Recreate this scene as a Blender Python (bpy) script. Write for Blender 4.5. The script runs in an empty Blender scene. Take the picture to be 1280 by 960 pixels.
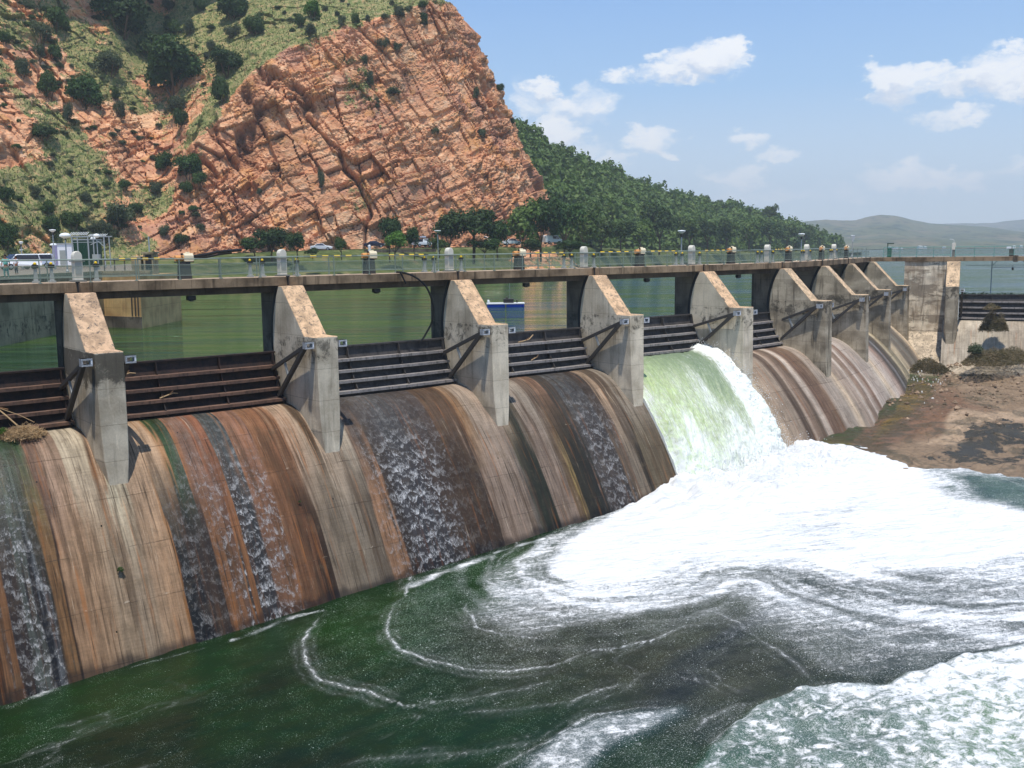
import bpy, math, random
import numpy as np
from mathutils import Vector, Matrix
from mathutils.bvhtree import BVHTree
random.seed(7); RNG = np.random.default_rng(11)
D2R = math.pi/180
scene = bpy.context.scene
COL = scene.collection
# ------------------------------------------------------------------ survey of the camera (fitted to the photograph)
CF = 1250.0; CYAW = 51.0367*D2R; CPIT = 7.6746*D2R; CROL = -0.6429*D2R
CP = np.array([-16.252, -50.962, 4.842])
_d = np.array([math.cos(CYAW)*math.cos(CPIT), math.sin(CYAW)*math.cos(CPIT), -math.sin(CPIT)])
_r = np.array([math.sin(CYAW), -math.cos(CYAW), 0.0]); _u = np.cross(_r, _d)
CR = math.cos(CROL)*_r+math.sin(CROL)*_u; CU = -math.sin(CROL)*_r+math.cos(CROL)*_u; CD = _d
def ray(px, py): return CD+CR*((px-640)/CF)-CU*((py-480)/CF)
def hitz(px, py, z):
    v = ray(px, py); return CP+v*((z-CP[2])/v[2])
def at(px, py, dep): return CP+ray(px, py)*dep
def ld(L, D, z=0.0):      # plan coordinates along / across the fitted view azimuth
    return np.array([CP[0]+D*math.cos(CYAW)+L*math.sin(CYAW), CP[1]+D*math.sin(CYAW)-L*math.cos(CYAW), z])
def proj(P):
    v = np.asarray(P, float)-CP; z = v@CD
    return 640+CF*(v@CR)/z, 480-CF*(v@CU)/z
# ------------------------------------------------------------------ numpy noise
def _h(ix, iy, iz, s):
    u = np.uint32
    h = ix.astype(np.int32).view(u)*u(374761393)+iy.astype(np.int32).view(u)*u(668265263)+iz.astype(np.int32).view(u)*u(2147483647)+u((s*1274126177) & 0xffffffff)
    h = (h ^ (h >> u(13)))*u(1274126177)
    h = (h ^ (h >> u(15)))*u(2246822519)
    return ((h ^ (h >> u(16))) & u(0xffffff)).astype(np.float32)*np.float32(1/float(0xffffff))
def vnoise(p, s=0):
    p = np.asarray(p, float); i = np.floor(p); f = p-i; f = f*f*f*(f*(f*6-15)+10)
    x, y, z = i[..., 0], i[..., 1], i[..., 2]; fx, fy, fz = f[..., 0], f[..., 1], f[..., 2]
    def c(a, b, d): return _h(x+a, y+b, z+d, s)
    def L(a, b, t): return a+(b-a)*t
    return L(L(L(c(0,0,0), c(1,0,0), fx), L(c(0,1,0), c(1,1,0), fx), fy), L(L(c(0,0,1), c(1,0,1), fx), L(c(0,1,1), c(1,1,1), fx), fy), fz)
def fbm(p, o=4, s=0, g=.5):
    p = np.asarray(p, float); a = 1.; t = 0.; r = 0.
    for k in range(o):
        r = r+a*vnoise(p*(2.03**k)+k*17.3, s+k); t += a; a *= g
    return r/t
def cells(p, s=0):           # worley: F1, F2, id noise
    p = np.asarray(p, np.float32); i = np.floor(p)
    f1 = np.full(p.shape[:-1], 9., np.float32); f2 = f1.copy(); idn = np.zeros_like(f1); tl = np.zeros_like(f1)
    for a in (-1, 0, 1):
        for b in (-1, 0, 1):
            for c in (-1, 0, 1):
                q = i+np.array([a, b, c]); X, Y, Z = q[..., 0], q[..., 1], q[..., 2]
                o = np.stack([_h(X, Y, Z, s), _h(X, Y, Z, s+7), _h(X, Y, Z, s+13)], -1)
                w = q+o-p; d = np.sqrt((w**2).sum(-1)); v = _h(X, Y, Z, s+29); tt = w[..., 0]*(v-.5)+w[..., 1]*((v*7.3) % 1-.5)+w[..., 2]*((v*13.7) % 1-.5)
                m = d < f1; f2 = np.where(m, f1, np.minimum(f2, d)); idn = np.where(m, v, idn); tl = np.where(m, tt, tl); f1 = np.where(m, d, f1)
    return f1, f2, idn, tl
def sstep(a, b, x):
    t = np.clip((x-a)/(b-a), 0, 1); return t*t*(3-2*t)
def sd_poly(P, poly):        # signed distance (negative inside) of points P (n,2) to a closed polygon
    poly = np.asarray(poly, float); n = len(poly); d = np.full(len(P), 1e9); ins = np.zeros(len(P), bool)
    for k in range(n):
        a, b = poly[k], poly[(k+1) % n]; e = b-a; w = P-a
        t = np.clip((w@e)/(e@e+1e-12), 0, 1); q = w-t[:, None]*e; d = np.minimum(d, (q**2).sum(1))
        c = ((a[1] > P[:, 1]) != (b[1] > P[:, 1])) & (P[:, 0] < (b[0]-a[0])*(P[:, 1]-a[1])/(b[1]-a[1]+1e-12)+a[0])
        ins ^= c
    d = np.sqrt(d); return np.where(ins, -d, d)
def d_line(P, pts):
    pts = np.asarray(pts, float); d = np.full(len(P), 1e9)
    for k in range(len(pts)-1):
        a, b = pts[k], pts[k+1]; e = b-a; w = P-a
        t = np.clip((w@e)/(e@e+1e-12), 0, 1); q = w-t[:, None]*e; d = np.minimum(d, (q**2).sum(1))
    return np.sqrt(d)
def d_line_t(P, pts):        # distance and relative position along the polyline
    pts = np.asarray(pts, float); d = np.full(len(P), 1e9); T = np.zeros(len(P)); sl = np.r_[0, np.cumsum(np.hypot(*np.diff(pts, axis=0).T))]
    for k in range(len(pts)-1):
        a, b = pts[k], pts[k+1]; e = b-a; w = P-a
        t = np.clip((w@e)/(e@e+1e-12), 0, 1); q = w-t[:, None]*e; dd = (q**2).sum(1); m = dd < d; d = np.where(m, dd, d); T = np.where(m, (sl[k]+t*(sl[k+1]-sl[k]))/sl[-1], T)
    return np.sqrt(d), T
def lin(c):
    c = np.asarray(c, float)/255.; return np.where(c <= .04045, c/12.92, ((c+.055)/1.055)**2.4)
# ------------------------------------------------------------------ objects
def link(o, parent=None):
    COL.objects.link(o)
    if parent is not None: o.parent = parent
    return o
def tag(o, label=None, cat=None, group=None, kind=None):
    if label: o['label'] = label
    if cat: o['category'] = cat
    if group: o['group'] = group
    if kind: o['kind'] = kind
    return o
def thing(name, label, cat, loc=(0, 0, 0), rz=0.0, group=None, scale=1.0):
    o = bpy.data.objects.new(name, None); o.empty_display_size = .3; link(o)
    o.location = Vector([float(v) for v in loc]); o.rotation_euler = (0, 0, rz); o.scale = (scale,)*3
    return tag(o, label, cat, group)
def kids(o): return [c for c in bpy.data.objects if c.parent == o]
def copy_tree(o, loc=None, rz=None, label=None, scale=None, parent=None):
    c = o.copy(); link(c, parent)
    if loc is not None: c.location = Vector([float(v) for v in loc])
    if rz is not None: c.rotation_euler = (0, 0, rz)
    if scale is not None: c.scale = scale if hasattr(scale, '__len__') else (scale,)*3
    if label: c['label'] = label
    for ch in kids(o): copy_tree(ch, parent=c)
    return c
class MB:
    def __init__(s): s.v = []; s.f = []; s.m = []; s.mi = 0; s.M = Matrix.Identity(4)
    def at(s, loc=(0, 0, 0), rx=0, ry=0, rz=0):
        s.M = Matrix.Translation(Vector([float(q) for q in loc])) @ Matrix.Rotation(rz, 4, 'Z') @ Matrix.Rotation(ry, 4, 'Y') @ Matrix.Rotation(rx, 4, 'X'); return s
    def add(s, vs, fs, mi=None):
        b = len(s.v); s.v += [tuple(s.M @ Vector([float(q) for q in v])) for v in vs]
        s.f += [tuple(b+i for i in f) for f in fs]; s.m += [s.mi if mi is None else mi]*len(fs); return s
    def box(s, c, d, taper=None):
        x, y, z = c; a, b, h = d[0]/2, d[1]/2, d[2]/2; t = taper or 1.0
        vs = [(x-a, y-b, z-h), (x+a, y-b, z-h), (x+a, y+b, z-h), (x-a, y+b, z-h), (x-a*t, y-b*t, z+h), (x+a*t, y-b*t, z+h), (x+a*t, y+b*t, z+h), (x-a*t, y+b*t, z+h)]
        return s.add(vs, [(3, 2, 1, 0), (4, 5, 6, 7), (0, 1, 5, 4), (1, 2, 6, 5), (2, 3, 7, 6), (3, 0, 4, 7)])
    def prism_x(s, poly, x0, x1):      # polygon in (y,z), extruded along x
        n = len(poly); vs = [(x0, y, z) for y, z in poly]+[(x1, y, z) for y, z in poly]
        a = sum(poly[i][0]*poly[(i+1) % n][1]-poly[(i+1) % n][0]*poly[i][1] for i in range(n))
        fs = [tuple(range(n))[::-1], tuple(range(n, 2*n))]+[(i, (i+1) % n, n+(i+1) % n, n+i) for i in range(n)]
        if a < 0: fs = [f[::-1] for f in fs]
        return s.add(vs, fs)
    def prism_z(s, poly, z0, z1):
        n = len(poly); vs = [(x, y, z0) for x, y in poly]+[(x, y, z1) for x, y in poly]
        a = sum(poly[i][0]*poly[(i+1) % n][1]-poly[(i+1) % n][0]*poly[i][1] for i in range(n))
        fs = [tuple(range(n))[::-1], tuple(range(n, 2*n))]+[(i, (i+1) % n, n+(i+1) % n, n+i) for i in range(n)]
        if a < 0: fs = [f[::-1] for f in fs]
        return s.add(vs, fs)
    def bar(s, p, q, w, h=None, n=None):   # square bar or round tube p->q
        p, q = Vector([float(v) for v in p]), Vector([float(v) for v in q]); d = q-p; L = d.length
        if L < 1e-6: return s
        z = d/L; up = Vector((0, 0, 1)) if abs(z.z) < .95 else Vector((1, 0, 0)); x = z.cross(up).normalized(); y = x.cross(z)
        h = h or w
        if n is None: ring = [(-w/2, -h/2), (w/2, -h/2), (w/2, h/2), (-w/2, h/2)]
        else: ring = [(w/2*math.cos(2*math.pi*k/n), w/2*math.sin(2*math.pi*k/n)) for k in range(n)]
        m = len(ring); vs = [p+x*a+y*b for a, b in ring]+[q+x*a+y*b for a, b in ring]
        fs = [tuple(range(m)), tuple(range(2*m-1, m-1, -1))]+[(i+m, (i+1) % m+m, (i+1) % m, i) for i in range(m)]
        return s.add(vs, fs)
    def tube(s, pts, r, n=6):
        for a, b in zip(pts[:-1], pts[1:]): s.bar(a, b, 2*r if not hasattr(r, '__len__') else 2*r[0], n=n)
        return s
    def lathe(s, prof, n=12, c=(0, 0, 0)):
        vs = []; fs = []
        for r, z in prof:
            vs += [(c[0]+r*math.cos(2*math.pi*k/n), c[1]+r*math.sin(2*math.pi*k/n), c[2]+z) for k in range(n)]
        for j in range(len(prof)-1):
            fs += [(j*n+k, j*n+(k+1) % n, (j+1)*n+(k+1) % n, (j+1)*n+k) for k in range(n)]
        fs += [tuple(range(n))[::-1], tuple((len(prof)-1)*n+k for k in range(n))]
        return s.add(vs, fs)
    def build(s, name, mats, parent=None, bevel=0, smooth=False, loc=None, rz=None):
        me = bpy.data.meshes.new(name); me.from_pydata(s.v, [], s.f)
        for m in (mats if isinstance(mats, (list, tuple)) else [mats]): me.materials.append(m)
        me.polygons.foreach_set('material_index', s.m)
        if smooth: me.polygons.foreach_set('use_smooth', [True]*len(me.polygons))
        o = link(bpy.data.objects.new(name, me), parent)
        if loc is not None: o.location = Vector([float(v) for v in loc])
        if rz is not None: o.rotation_euler = (0, 0, rz)
        if bevel:
            b = o.modifiers.new('Bevel', 'BEVEL'); b.width = bevel; b.segments = 1; b.limit_method = 'ANGLE'; b.angle_limit = .6
        return o
def grid_mesh(name, V, mat, attrs=None, uv=None, parent=None, smooth=True, flip=False, mask=None):
    """V: (n,m,3) array -> quad grid; attrs: dict name->(n,m) or (n,m,3)"""
    n, m = V.shape[:2]; idx = np.arange(n*m).reshape(n, m)
    q = np.stack([idx[:-1, :-1], idx[1:, :-1], idx[1:, 1:], idx[:-1, 1:]], -1).reshape(-1, 4)
    if flip: q = q[:, ::-1]
    if mask is not None: q = q[mask.reshape(-1)]
    return raw_mesh(name, V.reshape(-1, 3), q, mat, {k: (a.reshape(n*m, -1)) for k, a in (attrs or {}).items()}, None if uv is None else uv.reshape(-1, 2), parent, smooth)
def raw_mesh(name, v, q, mat, attrs=None, uv=None, parent=None, smooth=True):
    me = bpy.data.meshes.new(name); k = q.shape[1]
    me.vertices.add(len(v)); me.vertices.foreach_set('co', np.ascontiguousarray(v, dtype=np.float32).ravel())
    me.loops.add(len(q)*k); me.loops.foreach_set('vertex_index', np.ascontiguousarray(q, dtype=np.int32).ravel())
    me.polygons.add(len(q)); me.polygons.foreach_set('loop_start', np.arange(0, len(q)*k, k, dtype=np.int32))
    me.polygons.foreach_set('use_smooth', np.full(len(q), smooth))
    me.update(calc_edges=True)
    for nme, a in (attrs or {}).items():
        if a.shape[1] == 1:
            at_ = me.attributes.new(nme, 'FLOAT', 'POINT'); at_.data.foreach_set('value', np.ascontiguousarray(a, dtype=np.float32).ravel())
        else:
            c = np.ones((len(v), 4), np.float32); c[:, :3] = a
            at_ = me.attributes.new(nme, 'FLOAT_COLOR', 'POINT'); at_.data.foreach_set('color', c.ravel())
    if uv is not None:
        l = me.uv_layers.new(name='UVMap'); l.data.foreach_set('uv', np.ascontiguousarray(uv[q.ravel()], dtype=np.float32).ravel())
    for mm in (mat if isinstance(mat, (list, tuple)) else [mat]): me.materials.append(mm)
    me.validate()
    return link(bpy.data.objects.new(name, me), parent)
# ------------------------------------------------------------------ shader helper
class NT:
    def __init__(s, name):
        s.mat = bpy.data.materials.new(name); s.mat.use_nodes = True; s.t = s.mat.node_tree; s.t.nodes.clear()
        s.out = s.n('ShaderNodeOutputMaterial')
    def n(s, k): return s.t.nodes.new(k)
    def put(s, sock, v):
        if isinstance(v, bpy.types.NodeSocket): s.t.links.new(v, sock)
        elif v is not None:
            if hasattr(v, '__len__') and sock.type == 'RGBA' and len(v) == 3: v = (*v, 1)
            sock.default_value = v
    def math(s, op, a, b=0., c=None, clamp=False):
        n = s.n('ShaderNodeMath'); n.operation = op; n.use_clamp = clamp; s.put(n.inputs[0], a); s.put(n.inputs[1], b)
        if c is not None: s.put(n.inputs[2], c)
        return n.outputs[0]
    def mix(s, f, a, b, mode='MIX'):
        n = s.n('ShaderNodeMix'); n.data_type = 'RGBA'; n.blend_type = mode; s.put(n.inputs[0], f); s.put(n.inputs[6], a); s.put(n.inputs[7], b); return n.outputs[2]
    def attr(s, name, col=False):
        n = s.n('ShaderNodeAttribute'); n.attribute_name = name; return n.outputs['Color' if col else 'Fac']
    def coord(s, k='Object'): return s.n('ShaderNodeTexCoord').outputs[k]
    def geo(s, k='Position'): return s.n('ShaderNodeNewGeometry').outputs[k]
    def map(s, v, sc=(1, 1, 1), rot=(0, 0, 0), loc=(0, 0, 0)):
        n = s.n('ShaderNodeMapping'); s.put(n.inputs['Vector'], v); n.inputs['Scale'].default_value = sc; n.inputs['Rotation'].default_value = rot; n.inputs['Location'].default_value = loc; return n.outputs[0]
    def noise(s, v, sc=1., det=4., rough=.5, dist=0., col=False):
        n = s.n('ShaderNodeTexNoise'); s.put(n.inputs['Vector'], v); n.inputs['Scale'].default_value = sc; n.inputs['Detail'].default_value = det; n.inputs['Roughness'].default_value = rough; n.inputs['Distortion'].default_value = dist
        return n.outputs[1 if col else 0]
    def vor(s, v, sc=1., feat='F1', out='Distance', rnd=1.):
        n = s.n('ShaderNodeTexVoronoi'); n.feature = feat; s.put(n.inputs['Vector'], v); n.inputs['Scale'].default_value = sc; n.inputs['Randomness'].default_value = rnd; return n.outputs[out]
    def vorp(s, v, sc=1.):
        n = s.n('ShaderNodeTexVoronoi'); s.put(n.inputs['Vector'], v); n.inputs['Scale'].default_value = sc; return n.outputs['Distance'], n.outputs['Position'], n.outputs['Color']
    def scallop(s, uv, sx, sy, r0=.34, r1=.5):
        v = s.map(uv, (sx, sy, 1)); d, p, c = s.vorp(v); a, b = s.xyz(v), s.xyz(p); dy = s.math('SUBTRACT', a[1], b[1])
        return s.math('MULTIPLY', s.sm(d, r0, r1), s.sm(dy, .02, .32))
    def ramp(s, f, stops, interp='LINEAR'):
        n = s.n('ShaderNodeValToRGB'); r = n.color_ramp; r.interpolation = interp
        while len(r.elements) < len(stops): r.elements.new(.5)
        for e, (p, c) in zip(r.elements, stops):
            e.position = p; c = c if hasattr(c, '__len__') else (c, c, c); e.color = (*c[:3], 1)
        s.put(n.inputs[0], f); return n.outputs[0]
    def sm(s, x, a, b):
        n = s.n('ShaderNodeMapRange'); n.interpolation_type = 'SMOOTHSTEP'; s.put(n.inputs[0], x); s.put(n.inputs[1], a); s.put(n.inputs[2], b); return n.outputs[0]
    def xyz(s, v):
        n = s.n('ShaderNodeSeparateXYZ'); s.put(n.inputs[0], v); return n.outputs
    def bump(s, h, st=.5, dist=.1, nrm=None):
        n = s.n('ShaderNodeBump'); s.put(n.inputs['Strength'], st); s.put(n.inputs['Distance'], dist); s.put(n.inputs['Height'], h)
        if nrm is not None: s.put(n.inputs['Normal'], nrm)
        return n.outputs[0]
    def bsdf(s, col, rough=.8, spec=.3, metal=0., nrm=None, **kw):
        n = s.n('ShaderNodeBsdfPrincipled'); s.put(n.inputs['Base Color'], col); s.put(n.inputs['Roughness'], rough); s.put(n.inputs['Specular IOR Level'], spec); s.put(n.inputs['Metallic'], metal)
        if nrm is not None: s.put(n.inputs['Normal'], nrm)
        for k, v in kw.items(): s.put(n.inputs[k.replace('_', ' ')], v)
        return n.outputs[0]
    def done(s, sh): s.put(s.out.inputs[0], sh); return s.mat
def lc(*c): return tuple(float(v) for v in lin(c))
def plain(name, col, rough=.7, metal=0., var=.18, sc=3., spec=.3):
    t = NT(name); nz = t.noise(t.coord(), sc, 5, .6); nz2 = t.noise(t.coord(), sc*9, 3, .6)
    k = t.math('ADD', t.math('MULTIPLY', t.math('ADD', t.math('SUBTRACT', nz, .5), t.math('MULTIPLY', t.math('SUBTRACT', nz2, .5), .5)), var*3), 1.)
    c = t.mix(1., col, k, 'MULTIPLY')
    return t.done(t.bsdf(c, rough, spec, metal, t.bump(nz2, .25, .02)))
HAZE = 0.00025; EXPO = 0.15
# ------------------------------------------------------------------ materials
def mk_concrete(name, base, stain, top=None, streak=.5, grime=.17, bands=0.):
    t = NT(name); p = t.coord(); g = t.geo()
    big = t.noise(g, .55, 5, .62); fine = t.noise(g, 9., 5, .7); med = t.noise(g, 2.2, 4, .6)
    st = t.noise(t.map(g, (2.6, 2.6, .22)), 1., 5, .65, .4)
    c = t.mix(t.sm(big, .38, .68), base, stain)
    c = t.mix(t.math('MULTIPLY', t.sm(st, .5, .72), streak), c, tuple(v*.38 for v in stain))
    c = t.mix(t.math('MULTIPLY', t.sm(t.noise(t.map(g, (3.1, 3.1, .3), loc=(9, 3, 1)), 1., 4, .6), .58, .72), .35), c, tuple(min(1, v*1.45) for v in base))
    c = t.mix(1., c, t.math('ADD', t.math('MULTIPLY', fine, .5), .75), 'MULTIPLY')
    c = t.mix(1., c, t.math('ADD', t.math('MULTIPLY', med, .5), .75), 'MULTIPLY')
    z = t.xyz(g)[2]
    # lift joints from the formwork, about every 1.8 m
    if bands: c = t.mix(t.math('MULTIPLY', t.sm(t.math('ADD', t.noise(t.map(g, (.25, .25, .62), loc=(5, 5, 2)), 1., 6, .75, .3), t.math('MULTIPLY', t.sm(t.math('FRACT', t.math('DIVIDE', z, 1.83)), .35, .95), .10)), .50, .60), bands), c, tuple(v*.5 for v in stain))
    fr = t.math('FRACT', t.math('ADD', t.math('DIVIDE', z, 1.83), t.math('MULTIPLY', med, .02)))
    jn = t.math('LESS_THAN', fr, .022)
    c = t.mix(t.math('MULTIPLY', jn, .4), c, tuple(v*.45 for v in stain))
    dk = t.math('MULTIPLY', t.sm(t.math('ADD', t.noise(g, 1.3, 6, .75, .4), t.math('MULTIPLY', t.math('MULTIPLY', t.sm(z, -2.6, -.9), t.sm(z, .02, -.12)), grime)), .64, .80), .8) if top is not None else None
    if top is not None:
        c = t.mix(t.math('MULTIPLY', dk, t.sm(z, .3, -.1)), c, lc(58, 54, 46))
        nz = t.xyz(t.geo('Normal'))[2]; tp = t.sm(t.math('ADD', nz, t.math('MULTIPLY', t.math('SUBTRACT', med, .5), .25)), .3, .5)
        tc = t.mix(t.sm(t.noise(g, 1.3, 5, .65), .42, .62), top, tuple(v*.62 for v in top))
        tc = t.mix(t.sm(t.noise(g, 3.4, 6, .75, .8), .50, .66), tc, (.09, .08, .07))
        tc = t.mix(1., tc, t.math('ADD', t.math('MULTIPLY', fine, .5), .75), 'MULTIPLY')
        c = t.mix(tp, c, tc)
    h = t.math('ADD', t.math('MULTIPLY', fine, .5), t.math('SUBTRACT', med, t.math('MULTIPLY', jn, .6)))
    return t.done(t.bsdf(c, .88, .2, 0, t.bump(h, .5, .03)))
M = {}
M['pier'] = mk_concrete('pier_concrete', lc(214, 200, 176), lc(168, 154, 132), lc(216, 180, 142))
M['pier_black'] = mk_concrete('black_stained_pier', lc(212, 198, 174), lc(166, 152, 130), lc(206, 172, 138), .5, .36)
M['pier_far'] = mk_concrete('streaked_pier_concrete', lc(190, 176, 152), lc(132, 120, 100), lc(212, 182, 146), .85, .2, .3)
M['pier_shade_old'] = mk_concrete('shaded_weathered_concrete', lc(118, 108, 94), lc(78, 71, 62), lc(150, 132, 110), .75)
M['fascia'] = mk_concrete('deck_edge_concrete', lc(158, 134, 106), lc(92, 76, 58), lc(190, 165, 138), .9)
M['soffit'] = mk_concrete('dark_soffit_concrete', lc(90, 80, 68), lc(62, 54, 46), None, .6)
M['wall'] = mk_concrete('abutment_concrete', lc(230, 214, 188), lc(158, 140, 118), lc(205, 186, 160), .8, .1, .75)
M['quay'] = mk_concrete('quay_concrete', lc(160, 148, 118), lc(112, 104, 80), lc(190, 175, 150), .6)
def mk_spill():
    t = NT('stained_spillway_concrete'); uv = t.coord('UV'); c = t.attr('Col', True); wet = t.attr('Wet'); fl = t.attr('Fleck')
    s = t.xyz(uv)
    a = t.noise(t.map(uv, (5.5, .16, 1)), 1., 6, .68, .3)
    a2 = t.noise(t.map(uv, (17., .35, 1)), 1., 4, .7, .2)
    a3 = t.noise(t.map(uv, (1.5, .5, 1), loc=(4, 7, 0)), 1., 5, .6, .5)
    b = t.noise(uv, 7., 5, .72); board = t.noise(t.map(uv, (.5, 11., 1)), 1., 3, .6)
    k = t.math('ADD', t.math('ADD', t.math('MULTIPLY', a, .7), t.math('MULTIPLY', a2, .38)), t.math('ADD', t.math('MULTIPLY', a3, .70), t.math('ADD', t.math('MULTIPLY', b, .26), t.math('MULTIPLY', board, .26))))
    k = t.math('MULTIPLY', t.math('POWER', t.math('ADD', t.math('MULTIPLY', k, .92), -.08), 2.1), .86)
    col = t.mix(1., c, k, 'MULTIPLY')
    # orange rust runs and pale lime runs
    col = t.mix(t.math('MULTIPLY', t.sm(t.noise(t.map(uv, (3.2, .12, 1), loc=(20, 1, 0)), 1., 5, .65), .55, .7), t.math('SUBTRACT', .5, t.math('MULTIPLY', wet, .2))), col, lc(158, 98, 48))
    col = t.mix(t.math('MULTIPLY', t.sm(t.noise(t.map(uv, (6.5, .28, 1), loc=(50, 5, 0)), 1., 5, .7), .6, .72), t.math('SUBTRACT', .5, t.math('MULTIPLY', wet, .5))), col, lc(214, 196, 170))
    col = t.mix(t.math('MULTIPLY', t.sm(t.noise(t.map(uv, (8.5, .2, 1), loc=(80, 5, 0)), 1., 5, .7), .53, .68), t.math('SUBTRACT', .8, t.math('MULTIPLY', t.attr('Far'), .55))), col, lc(34, 28, 22))
    wl_ = t.math('ADD', t.math('MULTIPLY', t.attr('Far'), .42), t.math('MULTIPLY', t.sm(s[1], 12., 8.), .2))
    col = t.mix(t.math('MULTIPLY', t.sm(t.noise(t.map(uv, (1.9, .09, 1), loc=(33, 2, 0)), 1., 6, .72, .3), .52, .62), t.math('SUBTRACT', .55, wl_, clamp=True)), col, lc(66, 50, 36))
    col = t.mix(t.math('MULTIPLY', t.sm(t.noise(t.map(uv, (.8, .8, 1), loc=(3, 12, 0)), 1., 7, .75, .4), .52, .66), .36), col, lc(92, 78, 60))
    # patchy lift blocks (each pour a slightly different grey)
    row = t.math('FLOOR', t.math('DIVIDE', s[1], 2.7)); cl = t.math('FLOOR', t.math('DIVIDE', t.math('ADD', s[0], t.math('MULTIPLY', row, .9)), 4.1))
    n = t.n('ShaderNodeTexWhiteNoise'); n.noise_dimensions = '2D'; cb = t.n('ShaderNodeCombineXYZ'); t.put(cb.inputs[0], row); t.put(cb.inputs[1], cl); t.put(n.inputs['Vector'], cb.outputs[0])
    col = t.mix(1., col, t.math('ADD', t.math('MULTIPLY', n.outputs[0], .16), .92), 'MULTIPLY')
    fr = t.math('FRACT', t.math('ADD', t.math('DIVIDE', s[1], 2.7), t.math('MULTIPLY', t.noise(uv, 1.7, 3), .05)))
    jn = t.math('LESS_THAN', fr, .012); col = t.mix(t.math('MULTIPLY', jn, t.math('MULTIPLY', .7, t.sm(t.noise(uv, .8, 3), .42, .6))), col, lc(62, 50, 40))
    jl = t.math('MULTIPLY', t.math('GREATER_THAN', fr, .965), t.sm(t.noise(uv, 1.3, 5, .7), .6, .68)); col = t.mix(t.math('MULTIPLY', jl, .32), col, lc(215, 200, 178))
    # tie holes
    vd = t.vor(t.map(uv, (.8, .62, 1)), 1., 'F1', 'Distance', .8); hole = t.math('LESS_THAN', vd, .034); col = t.mix(hole, col, (.01, .01, .008))
    rough = t.math('SUBTRACT', .86, t.math('MULTIPLY', wet, .5))
    # thin running water: scalloped crests
    uv2 = t.map(uv, (1.9, 1.0, 1)); dn = t.noise(uv, 2.4, 3, .6, 0, True)
    wv = t.mix(.3, uv, dn, 'ADD')
    e = t.scallop(wv, 2.3, 1.15); e2 = t.noise(t.map(uv, (9., 3.2, 1)), 1., 5, .75, 1.2)
    cr = t.math('MULTIPLY', e, t.sm(e2, .40, .62))
    e3 = t.scallop(wv, 5.2, 2.7, .3, .5); cr2 = t.math('MULTIPLY', e3, t.sm(t.noise(t.map(uv, (14., 6., 1)), 1., 4, .7, 1.), .42, .66))
    spark = t.sm(t.noise(t.map(uv, (34., 15., 1)), 1., 2, .6), .66, .76)
    crs = t.math('ADD', t.math('ADD', t.math('MULTIPLY', cr, .95), t.math('MULTIPLY', cr2, .8)), t.math('MULTIPLY', spark, .55))
    fm = t.math('MULTIPLY', crs, fl, clamp=True)
    col = t.mix(t.math('MULTIPLY', wet, .5), col, t.mix(1., col, (.42, .38, .34), 'MULTIPLY')); col = t.mix(t.math('MULTIPLY', fm, .85), col, (.72, .71, .70)); rough = t.math('ADD', rough, t.math('MULTIPLY', fm, .2))
    h = t.math('ADD', t.math('ADD', t.math('MULTIPLY', a, .5), t.math('MULTIPLY', b, .6)), t.math('SUBTRACT', t.math('MULTIPLY', fm, 2.), t.math('MULTIPLY', jn, .8)))
    return t.done(t.bsdf(col, rough, t.math('ADD', .16, t.math('MULTIPLY', wet, .10)), 0, t.bump(h, .6, .05)))
M['spill'] = mk_spill()
def mk_rust(name, base, rust, amt):
    t = NT(name); g = t.geo(); n1 = t.noise(g, 1.6, 6, .7, .4); n2 = t.noise(g, 11., 4, .7); st = t.noise(t.map(g, (5, 5, .5)), 1., 4, .6)
    c = t.mix(t.math('MULTIPLY', t.sm(n1, .35, .62), amt), base, rust); c = t.mix(t.math('MULTIPLY', t.sm(st, .5, .7), .6), c, (.012, .011, .010))
    c = t.mix(1., c, t.math('ADD', t.math('MULTIPLY', n2, .7), .65), 'MULTIPLY')
    return t.done(t.bsdf(c, .72, .3, 0., t.bump(n2, .4, .02)))
M['gate_rust_shaded'] = mk_rust('shaded_rusty_steel', lc(34, 28, 26), lc(72, 50, 40), .6)  # gate skins: rust and grey steel darkened to hold their shade
M['gate_gray_shaded'] = mk_rust('shaded_grey_steel', lc(58, 55, 53), lc(88, 82, 78), .6)
M['flange_rust_lit'] = mk_rust('sunlit_rusty_flange', lc(92, 72, 62), lc(128, 98, 80), .7)  # flanges: same steel paled, sunlight on girder tops put into the colour
M['flange_gray_lit'] = mk_rust('sunlit_grey_flange', lc(128, 122, 118), lc(165, 158, 152), .6)
M['arm'] = plain('dark_arm_steel', lc(66, 62, 58), .6)
M['white_steel'] = plain('white_painted_steel', lc(225, 226, 228), .5, var=.06)
M['rail'] = plain('pale_green_rail_paint', lc(122, 134, 122), .55, var=.12, sc=6)
M['rail_teal'] = plain('teal_rail_paint', lc(98, 150, 140), .55, var=.12, sc=6)
M['kiosk'] = plain('cream_painted_concrete', lc(214, 208, 192), .8, var=.1)
M['yellow'] = plain('yellow_paint', lc(225, 185, 30), .55, var=.1)
M['black'] = plain('black_paint', lc(30, 30, 30), .5, var=.1)
M['cream'] = plain('cream_gearbox_paint', lc(228, 214, 180), .5, var=.12)
M['orange'] = plain('orange_motor_paint', lc(215, 150, 85), .5, var=.12)
M['pedestal'] = plain('grey_cast_pedestal', lc(120, 122, 116), .75, var=.15)
M['pale_ped'] = plain('pale_grey_steel', lc(158, 162, 156), .55, var=.08)
M['dark_ped'] = plain('dark_grey_pedestal', lc(62, 62, 60), .75, var=.15)
M['galv'] = plain('galvanised_steel', lc(165, 170, 170), .45, .3, var=.08)
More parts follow.
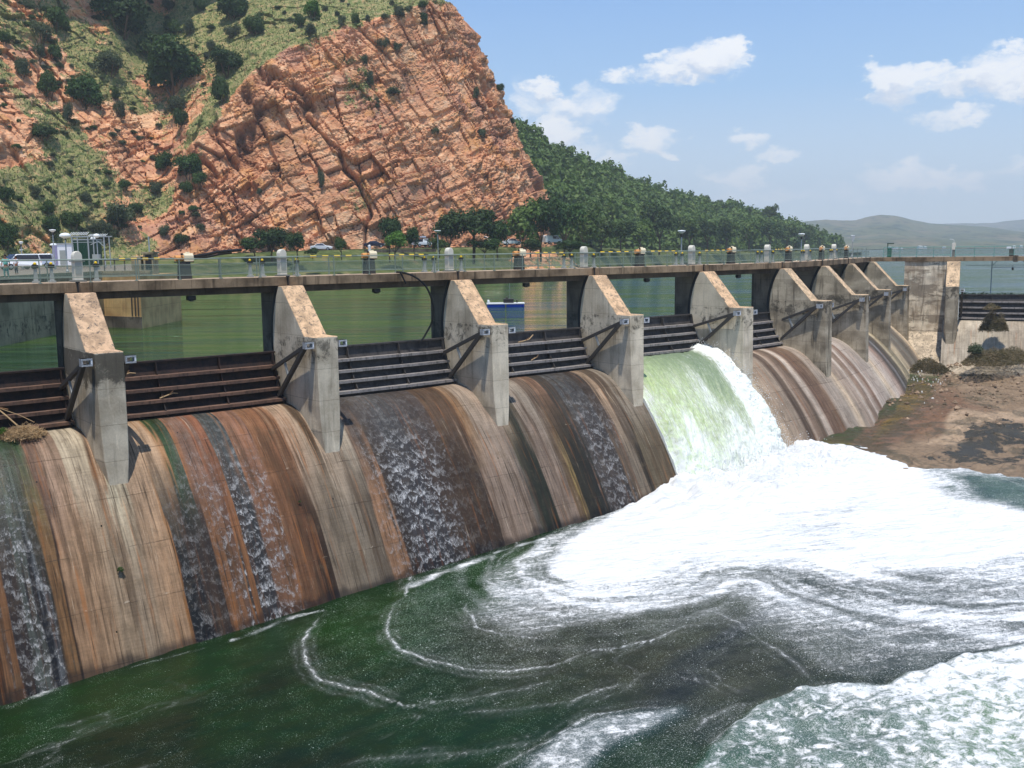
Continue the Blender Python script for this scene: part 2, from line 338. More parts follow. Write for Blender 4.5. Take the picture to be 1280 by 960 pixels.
M['lamp_white'] = plain('lamp_white_shade', lc(226, 228, 226), .4, var=.03)
M['hose'] = plain('black_rubber', lc(22, 22, 22), .5, var=.1)
M['green_dk'] = plain('dark_green_sheet', lc(22, 62, 42), .5, var=.12)
M['green_md'] = plain('green_cabinet_paint', lc(28, 92, 74), .5, var=.12)
M['white'] = plain('white_sheet', lc(236, 236, 240), .45, var=.03)
M['silver'] = plain('silver_car_paint', lc(186, 192, 202), .25, .35, var=.02)
M['carwhite'] = plain('white_car_paint', lc(238, 240, 240), .22, 0, var=.02, spec=.5)
M['blue'] = plain('blue_float_paint', lc(24, 78, 190), .4, var=.08)
M['glass'] = plain('dark_window_glass', lc(28, 32, 52), .08, var=.02, spec=.8)
M['tyre'] = plain('tyre_rubber', lc(24, 24, 25), .8, var=.05)
M['red'] = plain('red_lens', lc(170, 22, 18), .3, var=.02)
M['skin'] = plain('skin', lc(150, 105, 80), .6, var=.04)
M['teal'] = plain('teal_cloth', lc(110, 176, 160), .85, var=.06)
M['navy'] = plain('dark_cloth', lc(40, 44, 62), .85, var=.06)
M['hair'] = plain('dark_hair', lc(30, 24, 20), .8, var=.05)
M['straw'] = plain('dry_straw', lc(178, 150, 112), .9, var=.25, sc=7)
M['twig'] = plain('dead_twig', lc(128, 96, 68), .9, var=.25, sc=7)
M['litter'] = plain('pale_litter', lc(220, 215, 205), .6, var=.15, sc=5)
M['bark'] = plain('bark', lc(96, 78, 62), .9, var=.3, sc=5)
M['roof_red'] = plain('clay_roof', lc(170, 110, 90), .8, var=.1)
def mk_net():
    t = NT('green_wire_mesh'); g = t.geo(); tr = t.n('ShaderNodeBsdfTransparent'); d = t.bsdf(lc(120, 136, 120), .7, .2)
    m = t.n('ShaderNodeMixShader'); t.put(m.inputs[0], .30); t.t.links.new(tr.outputs[0], m.inputs[1]); t.t.links.new(d, m.inputs[2]); return t.done(m.outputs[0])
M['net'] = mk_net()
def mk_leaf(name, a, b, c):
    t = NT(name); oi = t.n('ShaderNodeObjectInfo'); g = t.geo()
    n1 = t.noise(g, .16 if 'forest' in name else .55, 3, .6); n2 = t.noise(g, 2.7 if 'forest' not in name else .7, 3, .6)
    col = t.mix(t.sm(n1, .35, .65), a, b); col = t.mix(t.math('MULTIPLY', t.sm(n2, .5, .7), .6), col, c)
    col = t.mix(1., col, t.math('ADD', t.math('MULTIPLY', oi.outputs['Random'], .5), .75), 'MULTIPLY')
    d = t.bsdf(col, .6, .2); tl = t.n('ShaderNodeBsdfTranslucent'); t.put(tl.inputs[0], t.mix(1., col, (1.1, 1.3, .5), 'MULTIPLY'))
    m = t.n('ShaderNodeMixShader'); t.put(m.inputs[0], .22); t.t.links.new(d, m.inputs[1]); t.t.links.new(tl.outputs[0], m.inputs[2]); return t.done(m.outputs[0])
M['leaf_dark'] = mk_leaf('dark_leaf', (.024, .055, .012), (.040, .085, .020), (.070, .12, .028))
M['leaf_grey'] = mk_leaf('grey_green_leaf', (.052, .072, .036), (.080, .105, .054), (.12, .14, .075))
M['leaf_bright'] = mk_leaf('bright_leaf', (.050, .120, .014), (.085, .17, .022), (.13, .22, .035))
M['leaf_mid'] = mk_leaf('mid_leaf', (.030, .062, .014), (.055, .098, .024), (.085, .13, .034))
M['leaf_forest'] = mk_leaf('forest_leaf', (.052, .092, .020), (.092, .145, .032), (.155, .195, .058))
M['grass'] = mk_leaf('hill_grass', (.060, .092, .020), (.090, .122, .032), (.135, .140, .055))
M['weed'] = mk_leaf('dry_weed', (.10, .085, .045), (.16, .12, .07), (.20, .15, .09))
# ------------------------------------------------------------------ the dam line: pier origins and headings
PS = [(0, 0), (12.109, 0), (24.788, .084), (37.4, -.097), (50.021, -.266), (62.462, .634), (74.4, 4.299), (86.09, 8.749), (97.771, 13.217)]
TH = [v*D2R for v in (-.19, .19, -.22, -.79, 1.69, 10.6, 18.95, 20.89, 20.97)]
F9 = (92.7, 15.8, -63*D2R)
def fr(i):
    if i == 9: return F9
    if i < 0: return (12.5*i, 0.0, 0.0)
    return (PS[i][0], PS[i][1], TH[i])
def loc2(f, x, y, z=0.0):
    c, s = math.cos(f[2]), math.sin(f[2]); return np.array([f[0]+c*x-s*y, f[1]+s*x+c*y, z])
def frame_at(i, u):           # between pier i and i+1, u in 0..1
    a, b = fr(i), fr(i+1); return (a[0]+(b[0]-a[0])*u, a[1]+(b[1]-a[1])*u, a[2]+(b[2]-a[2])*u)
PROF = np.array([(9, -9.5), (7.2, -6.2), (6, -4.9), (5.2, -4.35), (4.4, -4.2), (3.6, -4.2), (2.6, -4.42), (1.6, -4.95), (.8, -5.65), (0, -6.45), (-.9, -7.5), (-1.8, -8.7), (-2.7, -10.1), (-3.6, -11.7), (-4.5, -13.4), (-5.4, -15.2), (-6.4, -17.4)])
_seg = np.r_[0, np.cumsum(np.hypot(*np.diff(PROF, axis=0).T))]; PLEN = _seg[-1]
def _cr(x, xs, ys):           # catmull-rom
    i = np.clip(np.searchsorted(xs, x)-1, 0, len(xs)-2); i0 = np.maximum(i-1, 0); i3 = np.minimum(i+2, len(xs)-1)
    t = (x-xs[i])/(xs[i+1]-xs[i]); h = xs[i+1]-xs[i]
    m1 = (ys[i+1]-ys[i0])/(xs[i+1]-xs[i0])*h; m2 = (ys[i3]-ys[i])/(xs[i3]-xs[i])*h
    return (2*t**3-3*t*t+1)*ys[i]+(t**3-2*t*t+t)*m1+(-2*t**3+3*t*t)*ys[i+1]+(t**3-t*t)*m2
def prof(s): return _cr(s, _seg, PROF[:, 0]), _cr(s, _seg, PROF[:, 1])
# colours seen across the spillway: (x, colour, wet, fleck), once near the crest and once near the foot
TOP = [(-12.5, (92, 80, 66), .6, .3), (-9, (90, 92, 78), .8, .5), (-6.2, (78, 92, 66), .9, .55), (-5.4, (72, 98, 62), .9, .4), (-4.6, (66, 96, 52), .9, .25), (-4.35, (150, 112, 88), .2, .1), (-3.7, (184, 148, 118), 0, 0), (-3.1, (172, 138, 108), 0, 0), (-2.9, (208, 188, 154), 0, 0), (-2.1, (206, 186, 152), 0, 0), (-1.85, (120, 92, 66), 0, 0), (-1.5, (196, 156, 116), 0, 0), (-1.3, (190, 150, 110), 0, 0), (-1.2, (222, 208, 170), 0, 0), (-.3, (218, 202, 164), 0, 0), (-.1, (196, 160, 122), 0, 0), (1.4, (202, 162, 120), 0, 0), (1.75, (178, 126, 72), 0, 0), (1.9, (50, 88, 36), .9, .1), (2.5, (74, 92, 66), .9, .3), (2.65, (176, 116, 70), .2, 0), (3.1, (150, 108, 82), .4, .4), (3.8, (156, 112, 86), .4, .5), (4.0, (168, 104, 64), .1, .1), (4.6, (158, 96, 60), .2, .1), (4.75, (104, 118, 112), .9, .75), (5.45, (92, 98, 94), .9, .7), (5.6, (168, 114, 76), .1, 0), (6.3, (166, 112, 78), .2, .3), (7.0, (154, 108, 80), .4, .55), (7.3, (160, 106, 62), 0, 0), (8.2, (152, 98, 58), 0, 0), (8.3, (92, 60, 38), 0, 0), (8.5, (160, 108, 66), 0, 0), (9.0, (188, 150, 116), 0, 0), (10.2, (194, 164, 130), 0, 0), (10.35, (104, 82, 58), 0, 0), (10.75, (112, 88, 64), 0, 0), (10.85, (204, 170, 134), 0, 0), (12.3, (206, 186, 156), 0, 0), (12.7, (128, 104, 86), .2, 0), (13.1, (98, 84, 74), .7, .3), (14.2, (104, 96, 90), .8, .6), (15.3, (112, 110, 106), .9, .9), (16.4, (100, 96, 92), .9, .7), (17.5, (98, 86, 78), .8, .6), (18.8, (100, 84, 74), .7, .5), (19.2, (112, 84, 58), .4, .1), (20.8, (116, 86, 60), .3, 0), (21.2, (160, 116, 70), 0, 0), (21.7, (172, 138, 104), 0, 0), (22, (184, 160, 134), 0, 0), (23.6, (182, 156, 130), 0, 0), (24.4, (200, 168, 138), 0, 0), (24.7, (150, 130, 108), 0, 0), (25.0, (82, 84, 62), .6, 0), (25.7, (96, 92, 70), .5, 0), (25.9, (168, 152, 132), 0, 0), (27.3, (166, 148, 126), 0, 0), (27.5, (118, 98, 80), 0, 0), (28.1, (124, 100, 80), 0, 0), (28.3, (156, 114, 82), 0, 0), (29.2, (146, 106, 78), 0, 0), (29.4, (84, 74, 60), .4, 0), (30.4, (84, 76, 66), .6, .1), (30.7, (104, 106, 104), .9, .7), (31.9, (96, 94, 92), .9, .6), (32.3, (84, 70, 58), .7, .4), (33.4, (86, 70, 58), .6, .3), (33.6, (184, 150, 116), 0, 0), (34.1, (188, 156, 120), 0, 0), (34.3, (110, 90, 70), .2, 0), (34.9, (120, 100, 80), .1, 0), (35.1, (166, 150, 128), 0, 0), (37, (166, 148, 126), 0, 0), (37.6, (120, 106, 88), .3, 0), (50, (140, 130, 112), .3, 0)]
BOT = [(-12.5, (60, 46, 34), .5, .2), (-9, (110, 80, 50), .3, .1), (-7.7, (52, 36, 26), .4, 0), (-7.35, (58, 38, 26), .4, 0), (-7.15, (148, 100, 56), .1, 0), (-6.95, (144, 96, 54), .1, 0), (-6.75, (70, 58, 54), .9, .4), (-6.15, (66, 56, 52), .9, .5), (-6.0, (108, 118, 108), .9, .9), (-5.75, (98, 106, 98), .9, .8), (-5.65, (36, 36, 40), .9, .1), (-5.5, (36, 36, 40), .9, .2), (-5.42, (118, 124, 130), .9, .8), (-5.3, (110, 116, 118), .9, .6), (-5.2, (54, 50, 34), .8, .1), (-4.95, (66, 58, 36), .6, .1), (-4.85, (150, 106, 58), .1, 0), (-4.45, (152, 108, 60), .1, 0), (-4.3, (66, 48, 36), .1, 0), (-4.12, (74, 54, 40), .1, 0), (-4.05, (184, 140, 98), 0, 0), (-3.2, (188, 146, 104), 0, 0), (-2.0, (184, 154, 118), 0, 0), (-1.2, (178, 152, 120), 0, 0), (0, (188, 150, 110), 0, 0), (.85, (196, 150, 104), 0, 0), (.95, (184, 122, 56), 0, 0), (1.1, (176, 112, 50), 0, 0), (1.18, (34, 38, 32), .95, .2), (2.0, (42, 38, 34), .95, .3), (2.15, (64, 50, 40), .8, .2), (2.9, (70, 54, 42), .6, .1), (3.05, (152, 98, 50), .1, .1), (3.6, (150, 98, 54), .2, .2), (3.9, (122, 86, 62), .5, .6), (4.25, (128, 90, 64), .4, .5), (4.4, (164, 104, 50), 0, 0), (4.65, (164, 104, 52), 0, 0), (4.75, (66, 66, 66), .95, .9), (5.65, (70, 68, 68), .95, .9), (5.75, (150, 102, 68), .4, .6), (6.5, (146, 98, 64), .4, .6), (6.8, (140, 94, 56), .1, .1), (7.6, (130, 84, 48), .1, 0), (8.3, (118, 74, 42), .1, 0), (8.4, (68, 48, 34), .1, 0), (8.8, (76, 56, 40), .1, 0), (8.95, (146, 126, 102), 0, 0), (10.1, (140, 122, 98), 0, 0), (11.2, (144, 128, 106), 0, 0), (12.0, (120, 104, 84), 0, 0), (12.4, (112, 96, 78), 0, 0), (12.6, (174, 124, 80), .1, .1), (13.6, (170, 120, 78), .2, .3), (13.8, (72, 56, 42), .5, .3), (14.3, (76, 62, 50), .8, .6), (14.5, (82, 78, 78), .95, 1.), (16.8, (80, 76, 76), .95, 1.), (17, (84, 70, 60), .8, .7), (18, (82, 66, 56), .6, .4), (18.2, (76, 56, 40), .3, .1), (20.6, (72, 54, 38), .3, .05), (20.75, (160, 134, 112), 0, 0), (22.4, (162, 136, 114), 0, 0), (23.5, (150, 128, 108), 0, 0), (23.7, (112, 100, 88), 0, 0), (24.15, (114, 104, 92), 0, 0), (24.3, (44, 50, 30), .7, 0), (25.3, (52, 54, 34), .6, 0), (25.5, (150, 126, 106), 0, 0), (27.2, (146, 122, 102), 0, 0), (27.4, (122, 96, 66), 0, 0), (27.75, (118, 92, 56), 0, 0), (27.85, (176, 146, 76), 0, 0), (28.0, (60, 54, 36), .5, 0), (29.8, (50, 50, 40), .6, 0), (30, (84, 74, 66), .6, .2), (31.5, (86, 76, 70), .8, .5), (32.6, (78, 70, 62), .7, .4), (32.8, (120, 100, 80), 0, 0), (33.3, (124, 104, 84), 0, 0), (33.5, (134, 120, 100), 0, 0), (34.4, (134, 118, 98), 0, 0), (34.75, (50, 44, 36), 0, 0), (34.95, (118, 104, 78), 0, 0), (36.5, (114, 98, 74), .1, 0), (37.4, (96, 90, 66), .4, .1), (50, (120, 110, 90), .3, 0)]
FAR = {5: [(0, (184, 164, 134)), (.07, (170, 145, 116)), (.16, (158, 136, 112)), (.28, (150, 130, 108)), (.31, (92, 74, 60)), (.36, (100, 82, 66)), (.38, (170, 146, 122)), (.42, (140, 114, 92)), (.5, (96, 78, 62)), (.54, (188, 168, 148)), (.58, (180, 160, 138)), (.61, (108, 82, 64)), (.76, (118, 92, 70)), (.79, (158, 140, 122)), (.92, (160, 144, 126)), (1, (206, 178, 142))],
       6: [(0, (206, 178, 142)), (.06, (168, 148, 126)), (.2, (158, 136, 116)), (.25, (194, 176, 156)), (.3, (146, 122, 100)), (.38, (140, 116, 96)), (.42, (196, 178, 160)), (.5, (150, 126, 106)), (.56, (128, 96, 74)), (.6, (188, 170, 152)), (.72, (164, 146, 130)), (.9, (180, 164, 146)), (1, (206, 182, 148))],
       7: [(0, (206, 180, 146)), (.15, (194, 176, 158)), (.35, (170, 144, 126)), (.44, (110, 92, 80)), (.5, (84, 76, 70)), (.57, (122, 120, 118)), (.62, (80, 74, 66)), (.74, (100, 92, 78)), (.8, (196, 176, 136)), (.88, (150, 136, 104)), (1, (128, 116, 92))],
       8: [(0, (190, 172, 134)), (.15, (180, 160, 126)), (.3, (112, 102, 88)), (.45, (124, 118, 104)), (.6, (100, 92, 80)), (.75, (136, 122, 104)), (.82, (212, 188, 150)), (1, (206, 184, 150))],
       9: [(0, (176, 160, 136)), (.3, (190, 176, 152)), (.5, (160, 142, 118)), (.6, (176, 180, 178)), (.7, (180, 164, 140)), (1, (160, 142, 118))]}
def stops(tab, x, k): return np.interp(x, [r[0] for r in tab], [r[k] for r in tab])
def spcol(i, u, X, s):
    """albedo, wetness and fleck on bay i; u 0..1 across, s arc length"""
    if i in FAR:
        t = FAR[i]; c = np.stack([np.interp(u, [r[0] for r in t], [r[1][k] for r in t]) for k in range(3)], -1); c = lin(c)
        w = np.zeros_like(u); return c, w, w
    x = X+(fbm(np.stack([X*.7, s*.35, s*0+3], -1), 3, 5)-.5)*.38+(fbm(np.stack([X*3.1, s*.9, s*0], -1), 2, 9)-.5)*.14+(fbm(np.stack([X*4.2, s*.10, s*0], -1), 3, 19)-.5)*1.15
    t = sstep(10.0, 17.0, s+(fbm(np.stack([X*.8, s*.1, s*0+8], -1), 3, 21)-.5)*6)
    a = np.stack([np.interp(x, [r[0] for r in TOP], [r[1][k] for r in TOP]) for k in range(3)], -1)
    b = np.stack([np.interp(x, [r[0] for r in BOT], [r[1][k] for r in BOT]) for k in range(3)], -1)
    c = lin(a*(1-t[..., None])+b*t[..., None])
    w = stops(TOP, x, 2)*(1-t)+stops(BOT, x, 2)*t; f = stops(TOP, x, 3)*(1-t)+stops(BOT, x, 3)*t
    f = f*(.14+.86*sstep(10.5, 15, s))*.92
    return c, w, f
SP_LABEL = {-1: 'leftmost spillway bay with a dark green wet band below a clump of dry reeds', 0: 'orange brown spillway bay with a narrow dark trickle and two thin water streams',
            1: 'spillway bay with a broad grey cascade of scalloped water down its middle', 2: 'spillway bay with dark green and black algae bands just left of the flowing sluice',
            3: 'spillway bay hidden under the green and white sheet of released water', 4: 'dry buff spillway bay just right of the flowing water',
            5: 'dry pale striped spillway bay between the second and third fully dry buttresses', 6: 'narrow dry spillway bay with dark grey stripes, third right of the flowing water',
            7: 'farthest dry spillway bay, beside the tall abutment wall'}
ALB = .72
def spill_bay(i, f0, f1, nx, X0=0., X1=12.5, name='spillway_bay', label=None, key=None, s0=4.0, s1=PLEN, ns=150):
    u = np.linspace(0, 1, nx); s = np.linspace(s0, s1, ns); U, S = np.meshgrid(u, s, indexing='ij')
    y, z = prof(S); ox = f0[0]+(f1[0]-f0[0])*U; oy = f0[1]+(f1[1]-f0[1])*U; th = f0[2]+(f1[2]-f0[2])*U
    X = X0+(X1-X0)*U
    rough = (fbm(np.stack([X*1.2, S*.35, S*0], -1), 3, 3)-.5)*.05
    y = y-rough
    V = np.stack([ox-np.sin(th)*y, oy+np.cos(th)*y, z+rough*.5], -1)
    if key == -2: key_ = 4
    c, w, f = spcol(key if key in FAR else -5, U, X, S); bd_ = sstep(.55, .12, z-(-14.13+.045*np.clip(V[..., 0], -20, 54))+(fbm(np.stack([X*1.7, S*.5, X*0], -1), 3, 88)-.5)*.7)*(V[..., 0] < 56); c = c*(1-.62*bd_[..., None]); w = np.maximum(w, bd_*.7)
    gq = c.mean(-1, keepdims=True); c = gq+(c-gq)*.80
    o = grid_mesh(name, V, M['spill'], {'Col': c*(ALB*1.5 if key in FAR else ALB), 'Wet': w, 'Fleck': f, 'Far': np.full(w.shape, float(key in FAR))}, np.stack([X+(key or 0)*40.*(key in FAR), S], -1), flip=False)
    return o
for i in range(-1, 8):
    key = {4: 5, 5: 6, 6: 7, 7: 8}.get(i, i); nx = {-1: 260, 0: 260, 1: 240, 2: 220, 3: 60, 4: 140, 5: 110}.get(i, 80)
    o = spill_bay(i, fr(i), fr(i+1), nx, 12.5*i if i < 0 else PS[i][0], PS[i+1][0] if i >= 0 else 0., key=key, ns=170 if i < 3 else 110)
    tag(o, SP_LABEL[i], 'spillway', 'curved concrete spillway bays below the sluice gates')
o = spill_bay(9, (*loc2(F9, 8.5, 0)[:2], F9[2]), (*loc2(F9, 26, 0)[:2], F9[2]), 60, 0, 16, key=9, ns=90)
tag(o, 'pale sunlit spillway bay at the far right below the black gate', 'spillway', 'curved concrete spillway bays below the sluice gates')
# ------------------------------------------------------------------ piers
R_G = 5.7; CG = (-.3, -.4)
def arc(z, r=R_G): return CG[0]+math.sqrt(max(r*r-(z-CG[1])**2, 0))
def make_pier(label):
    root = thing('buttress_pier', label, 'pier', (*fr(0)[:2], 0), fr(0)[2], 'concrete buttress piers between the gates')
    T = 1.45; x0, x1 = -T, .02
    b = MB()
    ysl = 4.0
    arcp = [(arc(z), z) for z in np.linspace(-4.9, 2.1, 14)]
    poly = [(1.0, 0), (1.36, 0), (ysl, 2.82), (arc(2.82, 5.7), 2.82)]+arcp[::-1]+[(1.0, -6.6)]
    b.prism_x(poly, x0, x1)
    # nose that narrows towards its foot
    hw = T/2; cx = (x0+x1)/2
    lv = [(0, .70, 0.0), (-2.2, .68, -.03), (-4.0, .66, -.08), (-5.4, .60, -.13), (-6.9, .44, -.22)]
    vs = []; n = len(lv)
    for z, w, y in lv: vs += [(x0, 1.0, z), (cx-w, y, z), (cx+w, y, z), (x1, 1.0, z)]
    fs = []
    for k in range(n-1):
        a, c = 4*k, 4*k+4
        fs += [(a, c, c+1, a+1), (a+1, c+1, c+2, a+2), (a+2, c+2, c+3, a+3)]
    fs += [(0, 1, 2, 3), (4*n-1, 4*n-2, 4*n-3, 4*n-4)]
    b.add(vs, fs)
    w = b.build('pier_wall', M['pier'], root, bevel=.03)
    up = MB(); r2 = R_G+.16
    poly = [(arc(2.80, r2), 2.80)]+[(arc(z, r2), z) for z in np.linspace(2.3, -4.6, 14)]+[(6.2, -5.6), (7.0, -5.6), (7.0, 2.80)]
    up.prism_x(poly, x0+.1, x1-.1); up.prism_x([(7.002, -5.6), (7.4, -5.6), (7.4, 2.80), (7.002, 2.80)], x0+.42, x1-.42)
    up.build('upstream_column', M['pier_shade_old'], root)  # darker concrete here: deck shadow and damp put into the colour
    g = MB()
    for xx in (x0-.012, x1-.028):
        pl = [(arc(z, R_G+.02), z) for z in np.linspace(2.75, -4.7, 18)]+[(arc(z, R_G+.22), z) for z in np.linspace(-4.7, 2.75, 18)]
        g.prism_x(pl, xx, xx+.04)
    g.build('groove_shade_strip', M['black'], root)  # black strip over the slot paints the shade inside its recess
    return root
P_LABEL = ['large nearest buttress pier at the left, black stain under its cap', 'second buttress pier from the left, pencil thin dark marks on its sloping top',
           'third buttress pier from the left, in front of the blue float', 'fourth buttress pier, standing at the left edge of the flowing water', 'fifth buttress pier, standing at the right edge of the flowing water',
           'sixth buttress pier, first one wholly over dry spillway', 'seventh buttress pier, second of the tightly overlapping far piers', 'eighth buttress pier, last but one before the abutment wall', 'ninth buttress pier, set against the tall abutment wall']
pier = make_pier(P_LABEL[0])
def repaint(o, m):
    for ch in kids(o):
        if ch.name.startswith('pier_wall'): ch.data = ch.data.copy(); ch.data.materials[0] = m
for i in range(1, 9):
    f = fr(i); pc_ = copy_tree(pier, (f[0], f[1], 0), f[2], P_LABEL[i])
    if i >= 5: repaint(pc_, M['pier_far'])
f = fr(-1); copy_tree(pier, (f[0], f[1], 0), f[2], 'buttress pier beyond the left edge of the photo')
q = loc2(F9, 10.1, 0); repaint(copy_tree(pier, (q[0], q[1], 0), F9[2], 'buttress pier seen head on at the right end of the abutment wall'), M['pier_far'])
q = loc2(F9, 23.2, 0); copy_tree(pier, (q[0], q[1], 0), F9[2], 'buttress pier beyond the right edge of the photo')
repaint(pier, M['pier_black'])
# ------------------------------------------------------------------ radial gates
def make_gate(label, x0, x1, skin, flange, nm='sluice_gate', lift=0.0):
    root = thing(nm, label, 'gate', (0, 0, 0), 0, 'black radial sluice gates')
    b = MB(); zt = -1.2
    zs = np.linspace(-4.25, zt, 14)
    pl = [(arc(z, R_G-.06), z+lift) for z in zs]+[(arc(z, R_G+.02), z+lift) for z in zs[::-1]]
    b.prism_x(pl, x0, x1); b.box(((x0+x1)/2, arc(zt)-.1, zt+.02+lift), (x1-x0, .34, .1))
    b.build('skin_plate', skin, root)
    for k, z in enumerate((-1.98, -2.66, -3.28, -3.9)):
        g = MB(); w = .5; y = arc(z, R_G-.08)
        n = 14; xs = np.linspace(x0+.02, x1-.02, n)
        # each girder bows downstream a little at mid span
        vs = []; 
        for j, x in enumerate(xs):
            t = abs(2*(x-x0)/(x1-x0)-1); bw = w-.16*max(0, t-.55)/.45
            vs += [(x, y, z+lift+.05), (x, y-bw, z+lift+.05), (x, y-bw, z+lift-.12), (x, y-bw+.04, z+lift-.12), (x, y-bw+.04, z+lift), (x, y, z+lift)]
        fs = [tuple(6*j+a for a in (0, 1, 2, 3, 4, 5)) for j in (0,)]+[tuple(6*(n-1)+a for a in (5, 4, 3, 2, 1, 0))]
        for j in range(n-1):
            for a in range(6): c = (a+1) % 6; fs.append((6*j+a, 6*j+6+a, 6*j+6+c, 6*j+c))
        g.add(vs, fs); g.build('girder', flange, root)
    for xr in (x0+(x1-x0)*.02, x0+(x1-x0)*.31, x0+(x1-x0)*.66, x1-(x1-x0)*.02):
        g = MB(); zz = np.linspace(-4.1, -1.25, 8)
        pl = [(arc(z, R_G-.08), z+lift) for z in zz]+[(arc(z, R_G-.34), z+lift) for z in zz[::-1]]
        g.prism_x(pl, xr-.03, xr+.03); g.build('rib', skin, root)
    for sx, xx in ((1, x0+.3), (-1, x1-.3)):
        g = MB(); tr = (xx, .5, -.5)
        u = (xx, arc(-2.2)-.15, -2.2+lift); l = (xx, arc(-3.75)-.15, -3.75+lift)
        g.bar(tr, u, .2, .2); g.bar(tr, l, .22, .22)
        m1 = [tr[k]+(u[k]-tr[k])*.62 for k in range(3)]; m2 = [tr[k]+(l[k]-tr[k])*.62 for k in range(3)]
        a = g.build('gate_arm', M['arm'], root)
        g2 = MB(); g2.bar(m1, m2, .1, .14); g2.build('cross_strut', M['galv'], a)
        h = MB(); cx = xx-sx*.02
        for dz in (-.15, .15): h.box((cx, .22, -.44+dz), (.54, .36, .09))
        for dx in (-.225, .225): h.box((cx+dx, .222, -.44), (.086, .35, .26)); h.build('trunnion_bracket', M['white_steel'], root)
    return root
G_LABEL = {-1: 'rusty black gate at the left edge with dry branches on its ledges', 0: 'rusty brown gate between the two nearest piers', 1: 'grey black gate with a black hose dangling to its top',
           2: 'grey black gate littered with driftwood, just left of the flowing water', 3: 'slightly raised grey gate with green water pouring beneath it', 4: 'closed grey gate just right of the flowing water',
           5: 'gate mostly hidden behind the sixth pier', 6: 'gate mostly hidden behind the seventh pier', 7: 'gate mostly hidden behind the eighth pier'}
for i in range(-1, 8):
    a, b = fr(i), fr(i+1); L = math.hypot(b[0]-a[0], b[1]-a[1]); hd = math.atan2(b[1]-a[1], b[0]-a[0])
    rust = i <= 0
    g = make_gate(G_LABEL[i], .06, L-1.5, M['gate_rust_shaded' if rust else 'gate_gray_shaded'], M['flange_rust_lit' if rust else 'flange_gray_lit'], lift=.42 if i == 3 else 0.)
    g.location = (a[0], a[1], .0013); g.rotation_euler = (0, 0, hd+.0017)
g = make_gate('black gate at the far right edge topped with green plants', 0, 11.6, M['gate_gray_shaded'], M['flange_gray_lit'])
q = loc2(F9, 10.16, 0); g.location = (q[0], q[1], 0); g.rotation_euler = (0, 0, F9[2])
# ------------------------------------------------------------------ abutment wall between the two rows of bays
s = np.array([(9, 3.345), (5.3, 3.34), (4.75, 3.33), (4.7, 2.2), (4.62, 0), (4.5, -2.5), (4.3, -4.6), (4.1, -5.7), (3.5, -6.25), (2.7, -6.9), (1.9, -7.7), (1.2, -8.5), (.6, -9.6)])
xs = np.linspace(3.9, 8.9, 60); sg = np.r_[0, np.cumsum(np.hypot(*np.diff(s, axis=0).T))]; ss = np.linspace(0, sg[-1], 120)
yy = np.interp(ss, sg, s[:, 0]); zz = np.interp(ss, sg, s[:, 1]); V = np.zeros((60, 120, 3))
for a, x in enumerate(xs):
    nz = (fbm(np.stack([xs[a]+ss*0, ss*.8, ss*0], -1), 4, 2)-.5)*.12
    c, sn = math.cos(F9[2]), math.sin(F9[2]); Y = yy+nz
    V[a, :, 0] = F9[0]+c*x-sn*Y; V[a, :, 1] = F9[1]+sn*x+c*Y; V[a, :, 2] = zz
o = grid_mesh('abutment_wall', V, M['wall'])
tag(o, 'tall stained concrete abutment wall facing the camera, flaring at its foot', 'wall')
# left abutment block, beyond the frame
b = MB(); b.box((-20.4, 8, -6), (12, 10, 18)); o = b.build('end_block', M['pier_shade_old']); tag(o, 'concrete end block of the dam beyond the left edge', 'wall')
# ------------------------------------------------------------------ footbridge along the crest
def bridge_frames():
    out = []
    for i in range(-1, 8):
        for u in np.linspace(0, 1, 5)[:-1]: out.append(frame_at(i, u))
    e = fr(8); out.append(loc2(e, -.4, 0)[:2].tolist()+[e[2]])
    out.append((*loc2(F9, 1.0, 0)[:2], F9[2]))
    for x in np.arange(4, 40.1, 4): out.append((*loc2(F9, x, 0)[:2], F9[2]))
    out[0] = (-26, 0, 0)
    return out
BF = bridge_frames()
def sweep(b, frames, sec):
    n = len(sec); vs = []; fs = []
    for f in frames:
        vs += [tuple(loc2(f, 0, y, z)) for y, z in sec]
    for k in range(len(frames)-1):
        for a in range(n):
            c = (a+1) % n; fs.append((k*n+a, k*n+n+a, k*n+n+c, k*n+c))
    fs += [tuple(range(n))[::-1], tuple((len(frames)-1)*n+a for a in range(n))]
    return b.add(vs, fs)
def path_pts(frames, y, z): return [loc2(f, 0, y, z) for f in frames]
root = thing('footbridge', 'long concrete footbridge running along the top of the dam over all the piers', 'bridge', (-26, 4.6, 3))
def local(o, r):
    o.parent = r; o.matrix_parent_inverse = Matrix.Translation(-Vector(r.location)); return o
b = MB(); sweep(b, BF, [(4.59, 3.35), (4.59, 2.84), (5.15, 2.84), (5.15, 3.0), (6.8, 3.0), (6.8, 2.84), (7.35, 2.84), (7.35, 3.35)][::-1]); local(b.build('deck_slab', M['fascia']), root)
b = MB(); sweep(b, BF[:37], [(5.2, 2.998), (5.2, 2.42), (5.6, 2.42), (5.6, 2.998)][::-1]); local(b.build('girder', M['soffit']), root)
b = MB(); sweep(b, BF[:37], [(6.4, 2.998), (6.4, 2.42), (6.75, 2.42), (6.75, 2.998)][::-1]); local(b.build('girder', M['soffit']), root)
b = MB()                                # joints at every pier
for i in range(0, 9):
    f = fr(i); p = loc2(f, -.72, 4.55, 3.1); b.at(p, rz=f[2]).box((0, 0, 0), (.07, .06, .52)).box((0, -.01, .27), (.2, .1, .06))
local(b.build('joint_strip', M['black']), root)
b = MB()
